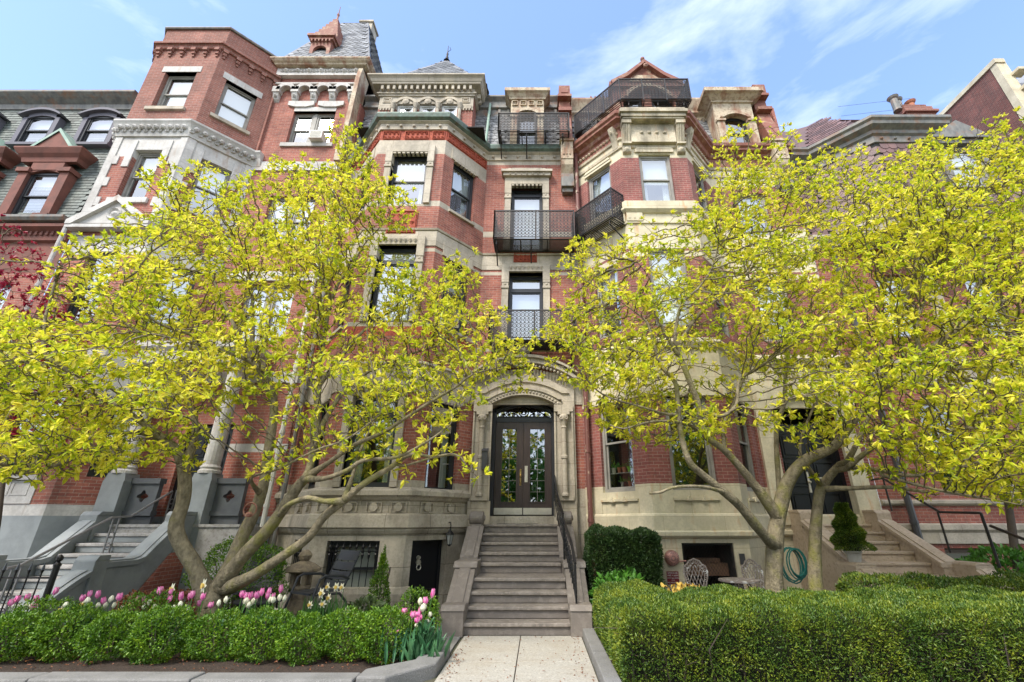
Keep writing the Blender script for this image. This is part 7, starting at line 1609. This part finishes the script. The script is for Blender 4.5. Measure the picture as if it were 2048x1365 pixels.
for a, b in Z2: place_tulip(whiteP, a/2.6, 840+b/2.6, 7.2+random.uniform(-.12, .12), 'closed creamy white tulip standing in the row behind the boxwoods', gw)
for a, b in ((5, 905), (70, 915), (103, 898), (145, 888), (225, 875), (180, 905)): place_tulip(pinkP, 480+a/2.6, 840+b/2.6, 7.3, 'pink tulip with white base standing in the row behind the boxwoods', gp)
for a, b in ((8, 940), (40, 935), (40, 960), (165, 922), (195, 922), (235, 918)): place_tulip(whiteP, 480+a/2.6, 840+b/2.6, 7.25, 'closed creamy white tulip standing in the row behind the boxwoods', gw)
for a, b in ((958, 890), (965, 940), (848, 995), (888, 1005), (925, 980), (905, 1022), (950, 1010), (878, 1045), (818, 1100), (932, 1030)): place_tulip(pinkP, 480+a/2.6, 840+b/2.6, 6.75+random.uniform(-.15, .15), 'pink tulip in the tall clump beside the path kerb', gcp, 1.1)
for a, b in ((940, 942), (975, 965), (980, 1010), (908, 1070), (962, 965), (985, 1045)): place_tulip(whiteP, 480+a/2.6, 840+b/2.6, 6.8+random.uniform(-.15, .15), 'creamy white tulip in the tall clump beside the path kerb', gcw, 1.1)
n = 130; q = P(835, 1290, 6.75); bs = np.stack([q.x+rng.normal(0, .16, n), 6.72+rng.normal(0, .13, n), np.full(n, .05)], 1); o = leaf_object('tulip_leaves', bs, rdirs(n, 2.6), rdirs(n), rng.uniform(.22, .42, n), rng.uniform(.035, .06, n), tleaf, None, fold=.3, droop=.25)
tag(o, 'clump of broad blue green tulip leaves by the path kerb', 'leaves')
def daffodil():
    t = thing('daffodil', '', 'daffodil'); m = MB(); m.tube([(0, 0, 0), (0, 0, .38), (0, -.03, .42)], .005, 5); m.build('stem', stem, t)
    m = MB(Matrix.Translation((0, -.035, .42)))
    for k in range(6): q = math.pi/3*k; c, s_ = math.cos(q), math.sin(q); m.add([(0, 0, 0), (c*.03-s_*.016, -.004, s_*.03+c*.016), (c*.058, -.0, s_*.058), (c*.03+s_*.016, -.004, s_*.03-c*.016)], [(0, 1, 2, 3)])
    m.build('petals', whitet, t); m = MB(Matrix.Translation((0, -.035, .42))); m.lathe((0, 0, 0), [(.012, 0), (.018, -.02), (.022, -.028)], 8, axis='y'); m.build('cup', yel, t); return t
dp = daffodil(); dl_ = [(377, 960), (437, 955), (475, 925), (507, 868), (197, 990), (468, 868), (540, 870), (525, 1000), (565, 990), (433, 900)]
for k, (a, b) in enumerate(dl_):
    Y = 7.7+.05*(k % 3) if k not in (3, 5, 6) else 8.6; q = P(480+a/2.6, 840+b/2.6, Y); o = dp if k == 0 else copy_tree(dp); o.location = (q.x, Y, .06); o.scale = (1.15, 1.15, max(.2, (q.z-.06)/.42)); o.rotation_euler.z = random.uniform(-.6, .6)
    o['label'] = 'cream and yellow daffodil in front of the barred basement window'; o['category'] = 'daffodil'; o['group'] = 'daffodils in front of the basement window'
for k, (a, b) in enumerate(((340, 985), (350, 990), (440, 965), (450, 958), (650, 985), (655, 992), (912, 880), (1075, 860))):
    Y = 7.3; q = P(a/2.6, 840+b/2.6, Y); o = copy_tree(dp); o.location = (q.x, Y, .06); o.scale = (1.15, 1.15, max(.2, (q.z-.06)/.42)); o['label'] = 'pale daffodil among the left tulips'; o['category'] = 'daffodil'; o['group'] = 'daffodils among the left tulips'
n = 160; q = P(660, 1230, 8.2); bs = np.stack([rng.choice([P(622, 1200, 8).x, P(670, 1200, 8).x, P(640, 1200, 8).x], n)+rng.normal(0, .07, n), 8.1+rng.normal(0, .1, n), np.full(n, .05)], 1); tag(leaf_object('daffodil_leaves', bs, rdirs(n, 3.5), rdirs(n), rng.uniform(.3, .55, n), rng.uniform(.014, .02, n), stem, None, fold=.2, droop=.15), 'narrow upright daffodil leaves by the black armchair', 'leaves')

# ================================================================== PARK TREES ACROSS THE STREET (seen only in the window glass)
n = 44000; cx_ = rng.choice(np.arange(-52, 53, 5.5), n)+rng.normal(0, 1.9, n); ps = np.stack([cx_, -16+rng.normal(0, 1.8, n), np.abs(rng.normal(4.3, 2.1, n))+.1], 1)
o = leaf_object('park_trees', ps, rdirs(n), rdirs(n, .5), rng.uniform(.35, .7, n), rng.uniform(.25, .4, n), lf_grn, None); o['kind'] = 'stuff'; o['label'] = 'line of green park trees across the street'; o['category'] = 'trees'

n = 900; xs_ = np.concatenate([rng.uniform(-13, -1.6, 700), rng.uniform(-1.1, .62, 200)]); ys_ = np.concatenate([rng.uniform(6.05, 7.0, 700), rng.uniform(5.9, 8.2, 200)]); k_ = (xs_ > -1.2) & (rng.random(n) < .6); xs_[k_] = np.where(rng.random(k_.sum()) < .5, -1.1+np.abs(rng.normal(0, .07, k_.sum())), .62-np.abs(rng.normal(0, .07, k_.sum())))
o = leaf_object('fallen_leaves', np.stack([xs_, ys_, np.where(xs_ > -1.3, .022, .11)], 1), rdirs(n)*np.array([1, 1, .15]), np.repeat([[0, 0, 1.]], n, 0)+rng.normal(0, .25, (n, 3)), rng.uniform(.015, .045, n), rng.uniform(.008, .02, n), lf_rusty, None); o['kind'] = 'stuff'; o['label'] = 'small fallen leaves and petals on the mulch and path'; o['category'] = 'leaves'
